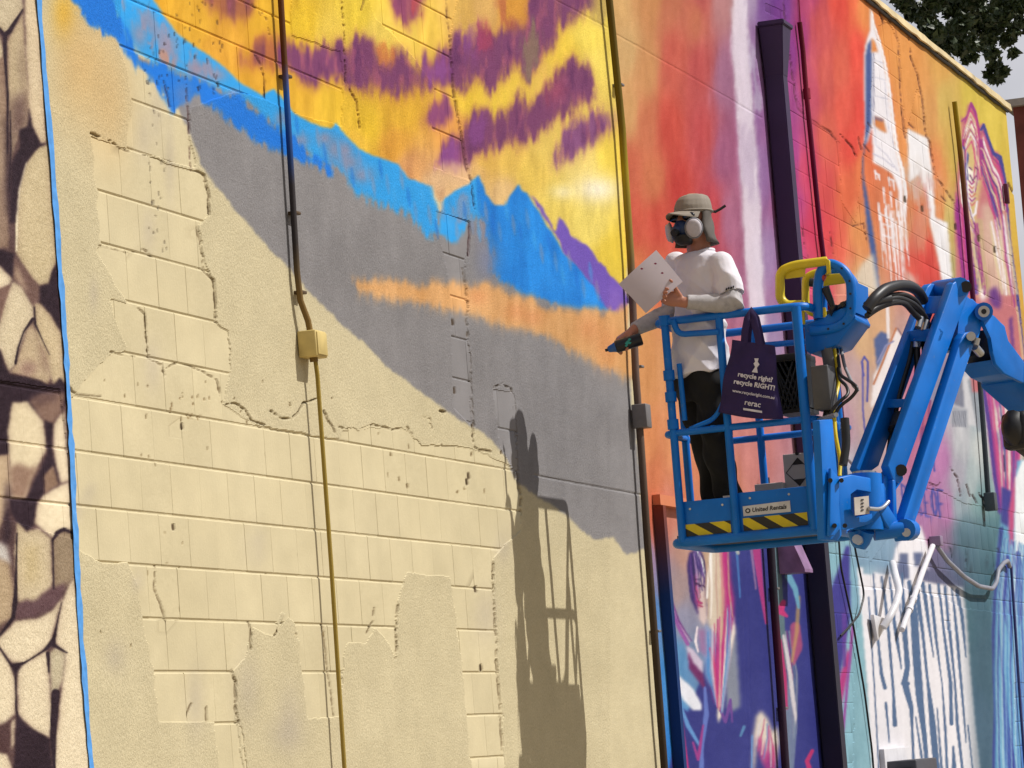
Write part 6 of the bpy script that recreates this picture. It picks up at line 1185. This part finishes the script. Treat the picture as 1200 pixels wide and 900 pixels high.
for a, b, k in ((shL, elL, 0.80), (shR, elR, 0.62)):
    add_limb(bm, [neck - UP * 0.055, neck.lerp(a, 0.55) - UP * 0.030, a - UP * 0.004], [0.066, 0.070, 0.071])
    e = a.lerp(b, k); add_limb(bm, [a + (b - a).normalized() * -0.02, a.lerp(b, 0.4)], [0.068, 0.074]); add_tube(bm, [a, a.lerp(b, 0.4), e], [0.070, 0.076, 0.080], 16)
shirt = fuse('t_shirt', bm, 0.006, M_SHIRT, man, 4, folds)
tube('collar', [neck - UP * 0.008 + SHL * (0.082 * math.cos(a)) + FACE * (0.072 * math.sin(a)) - UP * (0.022 * max(0, math.sin(a))) for a in [2 * math.pi * i / 24 for i in range(25)]], 0.009, M_SHIRT, shirt, 8)
# sleeve logo
pl = shL.lerp(elL, 0.62) + EF * 0.080
for k_, (dx_, w_) in enumerate(((-0.018, 0.006), (-0.006, 0.005), (0.006, 0.006), (0.018, 0.004))):
    q_ = pl + ER * dx_ + UP * (0.002 * (k_ % 2) + dx_ * 0.2); prism('sleeve_print', [q_ - ER * w_ - UP * 0.005, q_ - ER * w_ * 0.3 + UP * 0.006, q_ + ER * w_ + UP * 0.004, q_ + ER * w_ * 0.5 - UP * 0.006], -EF * 0.02, M_INK, man)
# under-sleeves
for a, b, c, w in ((shL, elL, wrL, 0.02), (shR, elR, wrR, 0.012)):
    bm = bmesh.new(); e = c + (b - c).normalized() * w
    add_limb(bm, [a.lerp(b, 0.55), b, b.lerp(e, 0.35)], [0.056, 0.050, 0.050]); add_tube(bm, [b.lerp(e, 0.2), b.lerp(e, 0.5), b.lerp(e, 0.8), e], [0.050, 0.046, 0.040, 0.036], 16)
    fuse('arm_sleeve', bm, 0.006, M_SLV, man, 3, lambda co: (np.sin(co[:, 0] * 60 + co[:, 1] * 75 + co[:, 2] * 30) * 0.0022).astype(np.float32))
# trousers and shoes
bm = bmesh.new()
add_loft(bm, [(pelvis + UP * 0.09, SHL * 0.155, FACE * 0.115), (pelvis, SHL * 0.162, FACE * 0.122), (pelvis - UP * 0.10, SHL * 0.15, FACE * 0.115)])
for a, b, c in ((hipL, knL, anL), (hipR, knR, anR)):
    add_limb(bm, [a, a.lerp(b, 0.5), b, b.lerp(c, 0.45), c + UP * 0.02], [0.098, 0.088, 0.074, 0.070, 0.070])
fuse('trousers', bm, 0.009, M_PANTS, man, 3, lambda co: (np.sin(co[:, 2] * 34 + 3 * np.sin(co[:, 0] * 14 + co[:, 1] * 11)) * 0.006).astype(np.float32))
FOOT = -ER; FSIDE = EF
for a in (anL, anR):
    bm = bmesh.new(); g0 = Vector((a.x, a.y, FLOOR_Z))
    add_loft(bm, [(g0 + UP * 0.002 + FOOT * 0.05, FOOT * 0.135, FSIDE * 0.046), (g0 + UP * 0.03 + FOOT * 0.05, FOOT * 0.138, FSIDE * 0.048), (g0 + UP * 0.06 + FOOT * 0.03, FOOT * 0.11, FSIDE * 0.044), (g0 + UP * 0.11, FOOT * 0.055, FSIDE * 0.042)], 18)
    fuse('shoe', bm, 0.007, M_MBLK, man, 2)
# cap with brim and neck flap
bm = bmesh.new(); cc = head_c + UP * 0.047
add_loft(bm, [(cc - UP * 0.03, HD * 0.108, HS * 0.089), (cc + UP * 0.008, HD * 0.107, HS * 0.088), (cc + UP * 0.040 - HD * 0.006, HD * 0.096, HS * 0.080), (cc + UP * 0.060 - HD * 0.012, HD * 0.080, HS * 0.068), (cc + UP * 0.072 - HD * 0.014, HD * 0.048, HS * 0.042)], 24)
cap = fuse('cap', bm, 0.005, M_CAP, man, 3, lambda co: (0.0010 * np.sin(6 * np.arctan2((co - np.array(cc)) @ np.array(HS), (co - np.array(cc)) @ np.array(HD)))).astype(np.float32))
add_b = cc + UP * 0.069 - HD * 0.014; tube('cap_button', [add_b, add_b + UP * 0.006], 0.009, M_CAP, cap, 8)
tube('cap_band', [cc - UP * 0.018 + HD * (0.109 * math.cos(a)) + HS * (0.090 * math.sin(a)) for a in [2 * math.pi * i / 28 for i in range(29)]], 0.006, M_CAP, cap, 6)
bm = bmesh.new(); rows = []
for i in range(15):                                   # curved brim
    a = -1.15 + 2.3 * i / 14; row = []
    for j in range(5):
        t = j / 4; rr = 1 + t * 0.80 * math.cos(a * 0.72) ** 0.7
        p = cc - UP * 0.022 + HD * (0.108 * math.cos(a) * rr) + HS * (0.090 * math.sin(a) * (1 + t * 0.06)) - UP * (t * 0.016 + abs(math.sin(a)) * 0.016 * (0.5 + t))
        row.append(p)
    rows.append(row)
top_ = [[bm.verts.new(p + UP * 0.003) for p in r] for r in rows]; bot_ = [[bm.verts.new(p - UP * 0.003) for p in r] for r in rows]
for i in range(14):
    for j in range(4):
        bm.faces.new((top_[i][j], top_[i + 1][j], top_[i + 1][j + 1], top_[i][j + 1])); bm.faces.new((bot_[i][j], bot_[i][j + 1], bot_[i + 1][j + 1], bot_[i + 1][j]))
    bm.faces.new((top_[i][4], top_[i + 1][4], bot_[i + 1][4], bot_[i][4]))
for i in (0, 14):
    for j in range(4): bm.faces.new((top_[i][j], top_[i][j + 1], bot_[i][j + 1], bot_[i][j]))
me = bm_mesh(bm, 'brim'); smooth_by_angle(me, 50); link('brim', me, M_CAP, cap)
bm = bmesh.new(); rows = []
for i in range(15):                                   # flap over ears and neck
    a = 1.25 + (2 * math.pi - 2.5) * i / 14; row = []
    for j in range(7):
        t = j / 6; k = 1.0 + 0.10 * math.sin(t * 2.5) + 0.42 * max(0, t - 0.62) + 0.05 * math.sin(i * 1.9) * t
        row.append(cc - UP * (0.025 + 0.165 * t) + HD * (0.100 * math.cos(a) * k - 0.004 * t + 0.012 * math.sin(t * 3)) + HS * (0.088 * math.sin(a) * k + 0.006 * math.sin(t * 9 + i)))
    rows.append(row)
o_ = [[bm.verts.new(p) for p in r] for r in rows]; i_ = [[bm.verts.new(p * 0.0 + cc + (p - cc) * 0.965) for p in r] for r in rows]
for i in range(14):
    for j in range(6):
        bm.faces.new((o_[i][j], o_[i + 1][j], o_[i + 1][j + 1], o_[i][j + 1])); bm.faces.new((i_[i][j], i_[i][j + 1], i_[i + 1][j + 1], i_[i + 1][j]))
    bm.faces.new((o_[i][6], o_[i + 1][6], i_[i + 1][6], i_[i][6]))
for i in (0, 14):
    for j in range(6): bm.faces.new((o_[i][j], o_[i][j + 1], i_[i][j + 1], i_[i][j]))
me = bm_mesh(bm, 'neck_flap', True); link('neck_flap', me, mat('khaki_flap', rgb(104, 97, 92, 0.75), 0.85, mottle=0.1, scale=20), cap)
bk = cc - HD * 0.10 - UP * 0.01 + HS * 0.03
tube('cap_strap', [bk, bk + ER * 0.025 - UP * 0.008, bk + ER * 0.052 + UP * 0.004, bk + ER * 0.08 + UP * 0.02], 0.0075, M_MBLK, cap, 6)
# sunglasses
bm = bmesh.new(); ey = head_c - UP * 0.004
for s in (-1, 1):
    add_ball(bm, ey + HD * 0.092 + HS * 0.038 * s, 0.020, 0.047, 0.023, (HD, HS, UP), 14)
add_limb(bm, [ey + HD * 0.096 - HS * 0.02 + UP * 0.006, ey + HD * 0.096 + HS * 0.02 + UP * 0.006], [0.006, 0.006], 8)
for s in (-1, 1): add_limb(bm, [ey + HD * 0.082 + HS * 0.060 * s - UP * 0.004, ey + HD * 0.05 + HS * 0.068 * s - UP * 0.006], [0.009, 0.007], 8)
fuse('sunglasses', bm, 0.0045, mat('lens_black', (0.008, 0.008, 0.012), 0.12, spec=0.6), man, 1)
# half-face respirator
bm = bmesh.new(); mo = head_c + HD * 0.098 - UP * 0.058
add_loft(bm, [(head_c + HD * 0.112 - UP * 0.020, HS * 0.014, HD * 0.014), (head_c + HD * 0.106 - UP * 0.034, HS * 0.034, HD * 0.032), (mo - UP * 0.004, HS * 0.052, HD * 0.048), (mo - UP * 0.04 - HD * 0.012, HS * 0.046, HD * 0.046), (mo - UP * 0.062 - HD * 0.03, HS * 0.03, HD * 0.03)], 18)
add_ball(bm, mo + HD * 0.046 - UP * 0.012, 0.022, 0.024, 0.024, (HD, HS, UP))
resp = fuse('respirator', bm, 0.005, M_MASK, man, 2)
tube('valve', [mo + HD * 0.05 - UP * 0.024, mo + HD * 0.074 - UP * 0.034], [0.022, 0.018], M_MBLK, resp, 14)
bm = bmesh.new(); add_loft(bm, [(mo + HD * 0.01 - UP * 0.04, HS * 0.055, HD * 0.050), (mo - HD * 0.006 - UP * 0.075, HS * 0.046, HD * 0.046), (mo - HD * 0.02 - UP * 0.088, HS * 0.03, HD * 0.03)], 18); fuse('chin_seal', bm, 0.006, M_MBLK, resp, 2)
for s in (-1, 1):
    ax = (HS * s * 0.66 + HD * 0.72 - UP * 0.10).normalized(); c = mo + HS * (0.080 * s) + HD * 0.004 - UP * 0.014
    tube('filter_mount', [mo + HS * 0.035 * s, c], 0.02, M_MBLK, resp, 12)
    u = ax.cross(UP).normalized(); w = u.cross(ax).normalized()
    bm = bmesh.new(); add_loft(bm, [(c - ax * 0.012, u * 0.036, w * 0.044), (c - ax * 0.008, u * 0.039, w * 0.046), (c + ax * 0.008, u * 0.040, w * 0.047), (c + ax * 0.017, u * 0.034, w * 0.041), (c + ax * 0.020, u * 0.025, w * 0.03)], 24)
    me = bm_mesh(bm, 'filter'); smooth_by_angle(me, 50); fl = link('filter', me, M_FILT, resp); tube('filter_ring', [c - ax * 0.004 + u * (0.0425 * math.cos(a_)) + w * (0.0495 * math.sin(a_)) for a_ in [2 * math.pi * i_ / 24 for i_ in range(25)]], 0.0055, mat('ring_grey', (0.18, 0.18, 0.20), 0.5), resp, 6)
for s in (-1, 1): tube('mask_strap', [mo + HS * 0.05 * s, head_c + HS * 0.080 * s - UP * 0.045 + HD * 0.01, head_c + HS * 0.05 * s - HD * 0.070 - UP * 0.04], 0.006, M_MBLK, resp, 6)

# ---------------------------------------------------------------- things he holds and things in the basket
pf = 0.30
pc = [Mp(769, 293, pf - 0.03), Mp(725, 333, pf), Mp(757, 367, pf + 0.01), Mp(800, 330, pf - 0.02)]
bm = bmesh.new(); n = 8; fr = []; bk = []; nn = (pc[1] - pc[0]).cross(pc[3] - pc[0]).normalized()
for i in range(n + 1):
    for j in range(n + 1):
        a, b = i / n, j / n; p = (pc[0] * (1 - a) + pc[1] * a) * (1 - b) + (pc[3] * (1 - a) + pc[2] * a) * b
        p = p + nn * (0.010 * math.sin(math.pi * a) + 0.006 * math.sin(math.pi * b)); fr.append(bm.verts.new(p)); bk.append(bm.verts.new(p - nn * 0.0008))
for i in range(n):
    for j in range(n):
        q = [i * (n + 1) + j, i * (n + 1) + j + 1, (i + 1) * (n + 1) + j + 1, (i + 1) * (n + 1) + j]; bm.faces.new([fr[k] for k in q]); bm.faces.new([bk[k] for k in q[::-1]])
pap = link('paper_sheet', bm_mesh(bm, 'paper_sheet', True), mat('paper', rgb(206, 194, 200, 0.80), 0.8, mottle=0.05, scale=6)); tag(pap, 'pale sketch sheet held in the person\'s left hand', 'paper')
for (x, y) in [(768, 309), (752, 315), (776, 320)]:
    c = Mp(x, y, pf + 0.022); prism('sketch_mark', [c + ER * -0.008, c + UP * 0.006, c + ER * 0.009 - UP * 0.001, c - UP * 0.005], EF * 0.0006, mat('sketch_red', rgb(150, 40, 80, 0.8), 0.7), pap)
# spray can
a0, a1 = Mp(721, 407, 0.075), Mp(752, 397, 0.075); cd = (a1 - a0).normalized()
can = empty('spray_can', a0); tag(can, 'black spray can with teal mark and blue cap in the right hand', 'spray can')
bm = bmesh.new(); add_tube(bm, [a0, a0 + cd * 0.006, a1 - cd * 0.006, a1], [0.026, 0.0325, 0.0325, 0.028], 20); me = bm_mesh(bm, 'can_body'); smooth_by_angle(me, 40); link('can_body', me, mat('can_black', (0.012, 0.012, 0.014), 0.3), can)
bm = bmesh.new(); add_tube(bm, [a0 - cd * 0.040, a0 - cd * 0.034, a0 - cd * 0.012, a0 + cd * 0.002], [0.010, 0.016, 0.022, 0.027], 16); me = bm_mesh(bm, 'can_cap'); smooth_by_angle(me, 40); link('can_cap', me, mat('can_cap_blue', rgb(40, 96, 170, 0.8), 0.35), can)
tube('nozzle', [a0 - cd * 0.036, a0 - cd * 0.054], 0.0075, M_MBLK, can, 8)
cm = a0.lerp(a1, 0.45) + EF * 0.0315
for dx, dz, w in ((0, 0, 0.014), (0.012, 0.012, 0.010), (-0.006, -0.012, 0.009), (0.014, -0.006, 0.008)):
    add = cm + cd * dx + UP * dz; prism('logo', [add - cd * w, add + UP * w * 0.8, add + cd * w, add - UP * w * 0.8], EF * 0.0015, mat('logo_teal', rgb(50, 170, 160, 0.7), 0.5), can)

# tote bag hung on the near rail
tb = P(880, 368, -YMID + 0.16)
bag = empty('tote_bag', Vector((X0 - 0.04, tb.y, tb.z))); tag(bag, 'dark purple recycling tote bag hanging on the basket rail', 'bag')
M_BAG = mat('bag_purple', rgb(52, 36, 92, 0.75), 0.8, mottle=0.15, scale=10, bump=0.3, bscale=200)
xb = X0 - 0.045
def Bp(px, py, off=0.0): return on_plane(px, py, (xb - off, 0, 0), Vector((1, 0, 0)))
bm = bmesh.new(); nu, nv = 16, 18; fr = []; bk = []
r4 = random.Random(9)
for j in range(nv + 1):
    t = j / nv; lf = (858 - 17 * t + 1.2 * math.sin(t * 9), 398 + 85 * t); rg = (907 + 10 * t + 1.2 * math.sin(t * 7 + 1), 405 + 86 * t)
    for i in range(nu + 1):
        s = i / nu; x = lf[0] + (rg[0] - lf[0]) * s; y = lf[1] + (rg[1] - lf[1]) * s + (3.0 * math.sin(math.pi * s) * (1 if t > 0.5 else -0.3) * t)
        bul = math.sin(math.pi * s) ** 0.7 * (0.010 + 0.045 * t) + 0.010 * math.sin(s * 11 + t * 5 + math.sin(t * 4)) + 0.009 * math.sin(t * 13 + s * 5)
        fr.append(bm.verts.new(Bp(x, y, bul))); bk.append(bm.verts.new(Bp(x, y, -0.004 - bul * 0.25)))
W = nu + 1
for j in range(nv):
    for i in range(nu):
        q = [j * W + i, j * W + i + 1, (j + 1) * W + i + 1, (j + 1) * W + i]; bm.faces.new([fr[k] for k in q]); bm.faces.new([bk[k] for k in q[::-1]])
for j in range(nv):
    for e in (0, nu): bm.faces.new((fr[j * W + e], fr[(j + 1) * W + e], bk[(j + 1) * W + e], bk[j * W + e]))
for i in range(nu): bm.faces.new((fr[nv * W + i], fr[nv * W + i + 1], bk[nv * W + i + 1], bk[nv * W + i]))
link('pouch', bm_mesh(bm, 'pouch', True), M_BAG, bag)
for off, xa, xb2 in ((0.012, 872, 889), (-0.012, 876, 892)):
    pts = [Bp(xa, 402, off), Bp(xa + 1, 388, off + 0.01), Bp(xa + 4, 373, off + 0.012), Bp(880, 366, 0.0 + off * 0.2), Bp(xb2 - 6, 373, off + 0.012), Bp(xb2 - 2, 390, off + 0.01), Bp(xb2 + 1, 404, off)]
    tube('handle', pts, [(0.004, 0.018)] * 7, M_BAG, bag, 8)
M_PRT = mat('bag_print', rgb(226, 222, 232, 0.8), 0.7)
bx_r = (Bp(909, 444, 0) - Bp(863, 436, 0)).normalized(); bx_u = UP
def bag_text(txt, px, py, size, bold=0.0, off=0.07): 
    o_ = Bp(px, py, off); place_text('print', txt, size, (o_.x, o_.y, o_.z), bx_r, bx_u, M_PRT, bag, bold)
bag_text('recycle right?', 885, 442, 0.034, 0.0010, 0.055); bag_text('recycle RIGHT!', 884, 451, 0.034, 0.0010, 0.060); bag_text('www.recycleright.com.au', 883, 462, 0.0215, 0.0004, 0.066); bag_text('rerac', 882, 473, 0.040, 0.0006, 0.066)
prism('print', [Bp(871, 478, 0.066), Bp(893, 481.5, 0.066), Bp(893, 484, 0.066), Bp(871, 480.5, 0.066)], (-0.001, 0, 0), M_PRT, bag)
prism('print', [Bp(884, 420, 0.052), Bp(889, 420, 0.052), Bp(888, 424, 0.052), Bp(890, 427, 0.052), Bp(887, 431, 0.052), Bp(888, 437, 0.052), Bp(881, 436, 0.052), Bp(885, 430, 0.052), Bp(883, 426, 0.052), Bp(885, 424, 0.052)], (-0.001, 0, 0), M_PRT, bag)
# black crate hung behind the bag
cr = P(929, 448, -YB - 0.12); kc = Vector((X0 + 0.30, cr.y, 0)); kz0, kz1 = K(929, 484, X0 + 0.30).z, K(929, 414, X0 + 0.30).z
crate = empty('crate', Vector((kc.x, kc.y, kz0))); tag(crate, 'black plastic crate with lattice sides hanging inside the basket corner', 'crate')
M_CRT = mat('crate_black', (0.010, 0.010, 0.011), 0.5)
yl, yr = K(909, 450, X0 + 0.30).y, K(944, 450, X0 + 0.30).y
box('base', (kc.x + 0.12, (yl + yr) / 2, kz0 + 0.01), (0.26, abs(yl - yr), 0.02), M_CRT, crate); box('rim', (kc.x + 0.12, (yl + yr) / 2, kz1 - 0.02), (0.28, abs(yl - yr) + 0.01, 0.04), M_CRT, crate, bevel=0.008)
for y in (yl, yr): box('side', (kc.x + 0.12, y, (kz0 + kz1) / 2), (0.25, 0.008, kz1 - kz0 - 0.05), M_CRT, crate)
for k in range(7):
    t = k / 6
    for s in (-1, 1):
        ya = yl + (yr - yl) * t; p, q = V(kc.x, ya, kz0 + 0.015), V(kc.x, min(max(ya + s * 0.10, min(yl, yr)), max(yl, yr)), kz1 - 0.04); tube('lattice', [p, q], 0.0055, M_CRT, crate, 6)
box('back', (kc.x + 0.245, (yl + yr) / 2, (kz0 + kz1) / 2), (0.008, abs(yl - yr), kz1 - kz0 - 0.05), M_CRT, crate)
# cardboard boxes standing on the basket floor
M_CARD = mat('white_card', rgb(206, 200, 196, 0.8), 0.8, mottle=0.06, scale=8)
fz = FLOOR_Z
def S_(px, py, x): return on_plane(px, py, (x, 0, 0), Vector((1, 0, 0)))
xs_ = X0 + 0.62; a = S_(917, 533, xs_); b = S_(951, 528, xs_)
bxo = empty('marked_carton', Vector((xs_ + 0.1, (a.y + b.y) / 2, fz))); tag(bxo, 'white carton with black cornered diamond mark standing in the basket', 'carton')
hz_ = a.z - fz
box('carton_body', (xs_ + 0.10, (a.y + b.y) / 2, fz + hz_ / 2), (0.20, abs(a.y - b.y), hz_), M_CARD, bxo, bevel=0.003)
cy, cz = (a.y + b.y) / 2, S_(934, 553, xs_).z; hw, hh = 0.066, 0.072
def dia(pts, m_, e=0.001): prism('mark', [(xs_ - 0.0005, cy - y, cz + z) for y, z in pts], (-e, 0, 0), m_, bxo)
dia([(-hw * 0.48, hh * 0.52), (0, hh), (hw * 0.48, hh * 0.52)], M_INK); dia([(-hw * 0.48, -hh * 0.52), (0, -hh), (hw * 0.48, -hh * 0.52)], M_INK)
for p, q in (((-hw, 0), (0, hh)), ((0, hh), (hw, 0)), ((hw, 0), (0, -hh)), ((0, -hh), (-hw, 0))):
    tube('mark', [V(xs_ - 0.001, cy - p[0], cz + p[1]), V(xs_ - 0.001, cy - q[0], cz + q[1])], 0.0022, M_INK, bxo, 6)
dia([(-0.012, hh + 0.028), (0.014, hh + 0.028), (0.006, hh + 0.014), (-0.008, hh + 0.014)], M_INK)
xs2 = X0 + 0.55; a = S_(884, 568, xs2); b = S_(916, 560, xs2)
o = box('carton', (xs2 + 0.12, (a.y + b.y) / 2, fz + (a.z - fz) / 2), (0.24, abs(a.y - b.y), a.z - fz), M_CARD, None, bevel=0.003); tag(o, 'plain low white carton beside the diamond marked one in the basket', 'carton')
xs3 = X0 + 0.06; a = S_(848, 582, xs3); b = S_(952, 570, xs3)
tray = empty('tray', Vector((xs3 + 0.14, (a.y + b.y) / 2, fz))); tag(tray, 'long shallow white tray resting behind the basket toe board', 'tray')
zt_ = (a.z + b.z) / 2
M_TRY = mat('tray_white', rgb(222, 218, 220, 0.8), 0.6, mottle=0.05)
box('tray_base', (xs3 + 0.14, (a.y + b.y) / 2, fz + 0.015), (0.28, abs(a.y - b.y), 0.02), M_TRY, tray)
for x in (xs3, xs3 + 0.28): box('tray_wall', (x, (a.y + b.y) / 2, fz + (zt_ - fz) / 2), (0.008, abs(a.y - b.y), zt_ - fz), M_TRY, tray)
for y in (a.y, b.y): box('tray_wall', (xs3 + 0.14, y, fz + (zt_ - fz) / 2), (0.28, 0.008, zt_ - fz), M_TRY, tray)
# ---------------------------------------------------------------- beyond the wall
def far_pt(px, py, dist):
    r = Vector(ray(px, py)).normalized(); return Vector((0, -CAM_D, CAM_Z)) + r * dist
tr = far_pt(1300, 20, 47.0); base = Vector((tr.x + 0.6, tr.y + 0.6, 0))
tree = empty('tree', base); tag(tree, 'dark leafy tree overhanging the far end of the wall', 'tree')
M_BARK = mat('bark', (0.055, 0.042, 0.032), 0.9, mottle=0.3, scale=8, bump=0.8, bscale=40)
def leaf_mat():
    M = bpy.data.materials.new('leaf'); M.use_nodes = True; t = M.node_tree; b = t.nodes['Principled BSDF']
    oi = t.nodes.new('ShaderNodeNewGeometry'); r = t.nodes.new('ShaderNodeValToRGB')
    r.color_ramp.elements[0].color = (0.022, 0.036, 0.012, 1); r.color_ramp.elements[1].color = (0.05, 0.075, 0.022, 1)
    t.links.new(oi.outputs['Random Per Island'], r.inputs[0]); t.links.new(r.outputs[0], b.inputs['Base Color'])
    b.inputs['Roughness'].default_value = 0.5; b.inputs['Transmission Weight'].default_value = 0.0
    return M
rl = random.Random(21); clusters = []
for (x, y, s) in [(1048, -6, 7), (1060, 4, 9), (1072, 14, 11), (1085, 22, 12), (1094, 38, 12), (1105, 52, 11), (1100, 68, 7), (1115, 40, 12), (1128, 30, 12), (1126, 56, 9), (1135, 48, 8), (1148, 30, 11), (1150, 52, 8), (1160, 18, 10), (1168, 32, 8), (1175, 20, 8), (1162, 62, 7), (1166, 78, 7), (1170, 92, 6), (1176, 84, 5), (1163, 92, 4), (1180, 46, 8), (1187, 36, 6), (1190, 10, 10), (1200, 4, 10), (1172, 6, 10), (1145, 8, 12), (1120, 10, 14), (1095, 4, 12), (1160, 45, 7), (1140, 66, 5), (1196, 26, 6), (1112, 72, 5), (1132, 70, 4), (1158, 88, 4), (1187, 62, 4), (1205, 30, 8)]:
    clusters.append((x, y, s))
for _ in range(90):
    clusters.append((rl.uniform(1020, 1330), rl.uniform(-260, -4), rl.uniform(9, 18)))
bml = bmesh.new(); cents = []
for (x, y, s) in clusters:
    c = far_pt(x, y, rl.uniform(44.5, 49.5)); cents.append(c)
    n = int(30 + s * s * 1.3); rad = s / 92.0
    for _ in range(n):
        v = Vector((rl.gauss(0, 1), rl.gauss(0, 1), rl.gauss(0, 0.8))); v = v.normalized() * (rl.random() ** 0.45) * rad * 1.15
        p = c + v; a = rl.uniform(0.04, 0.085)
        d = Vector((rl.gauss(0, 1), rl.gauss(0, 1), rl.gauss(-0.5, 0.7))).normalized(); sd_ = d.cross(Vector((rl.gauss(0, 1), rl.gauss(0, 1), rl.gauss(0, 1)))).normalized(); nn = d.cross(sd_)
        q = [p - d * a, p + sd_ * a * 0.55 + nn * a * 0.12, p + d * a * 1.1, p - sd_ * a * 0.55 + nn * a * 0.12]
        bml.faces.new([bml.verts.new(k) for k in q])
me = bpy.data.meshes.new('crown'); bml.to_mesh(me); bml.free(); link('crown', me, leaf_mat(), tree)
bmt = bmesh.new(); topc = Vector((base.x, base.y, 11.8))
add_tube(bmt, [base, base + Vector((0.05, 0, 2.5)), base + Vector((-0.1, 0.1, 6.5)), topc], [0.32, 0.25, 0.22, 0.18], 12)
trunk = bm_mesh(bmt, 'trunk', True); link('trunk', trunk, M_BARK, tree)
for k, c in enumerate(cents[37::7]):
    bmb = bmesh.new(); s0 = Vector((base.x, base.y, rl.uniform(10.2, 11.6))); md = s0.lerp(c, 0.5) + Vector((rl.uniform(-.3, .3), rl.uniform(-.3, .3), 0.35))
    add_tube(bmb, [s0, s0.lerp(md, 0.5) + Vector((0, 0, 0.15)), md, md.lerp(c, 0.6), c], [0.05, 0.03, 0.018, 0.011, 0.005], 6); link('branch', bm_mesh(bmb, 'branch', True), M_BARK, tree)
# brick building past the end of the wall
bp = far_pt(1187, 126, 62.0)
bb = empty('brick_building', (bp.x + 6, bp.y - 3, 0)); tag(bb, 'red brick building just past the far end of the mural wall', 'building')
M_BRK = mat('far_brick', rgb(150, 78, 66, 0.6), 0.85, mottle=0.25, scale=3, bump=0.4, bscale=12)
box('wall', (bp.x + 6, bp.y - 6, bp.z / 2), (12, 12, bp.z), M_BRK, bb); box('parapet_cap', (bp.x + 6, bp.y - 6, bp.z + 0.06), (12.3, 12.3, 0.12), mat('cap_stone', (0.35, 0.3, 0.26), 0.8), bb)
for k in range(3): box('window', (bp.x - 0.01, bp.y - 2.2 - k * 3, bp.z - 2.4), (0.06, 1.2, 1.5), mat('far_glass', (0.03, 0.035, 0.045), 0.15), bb)
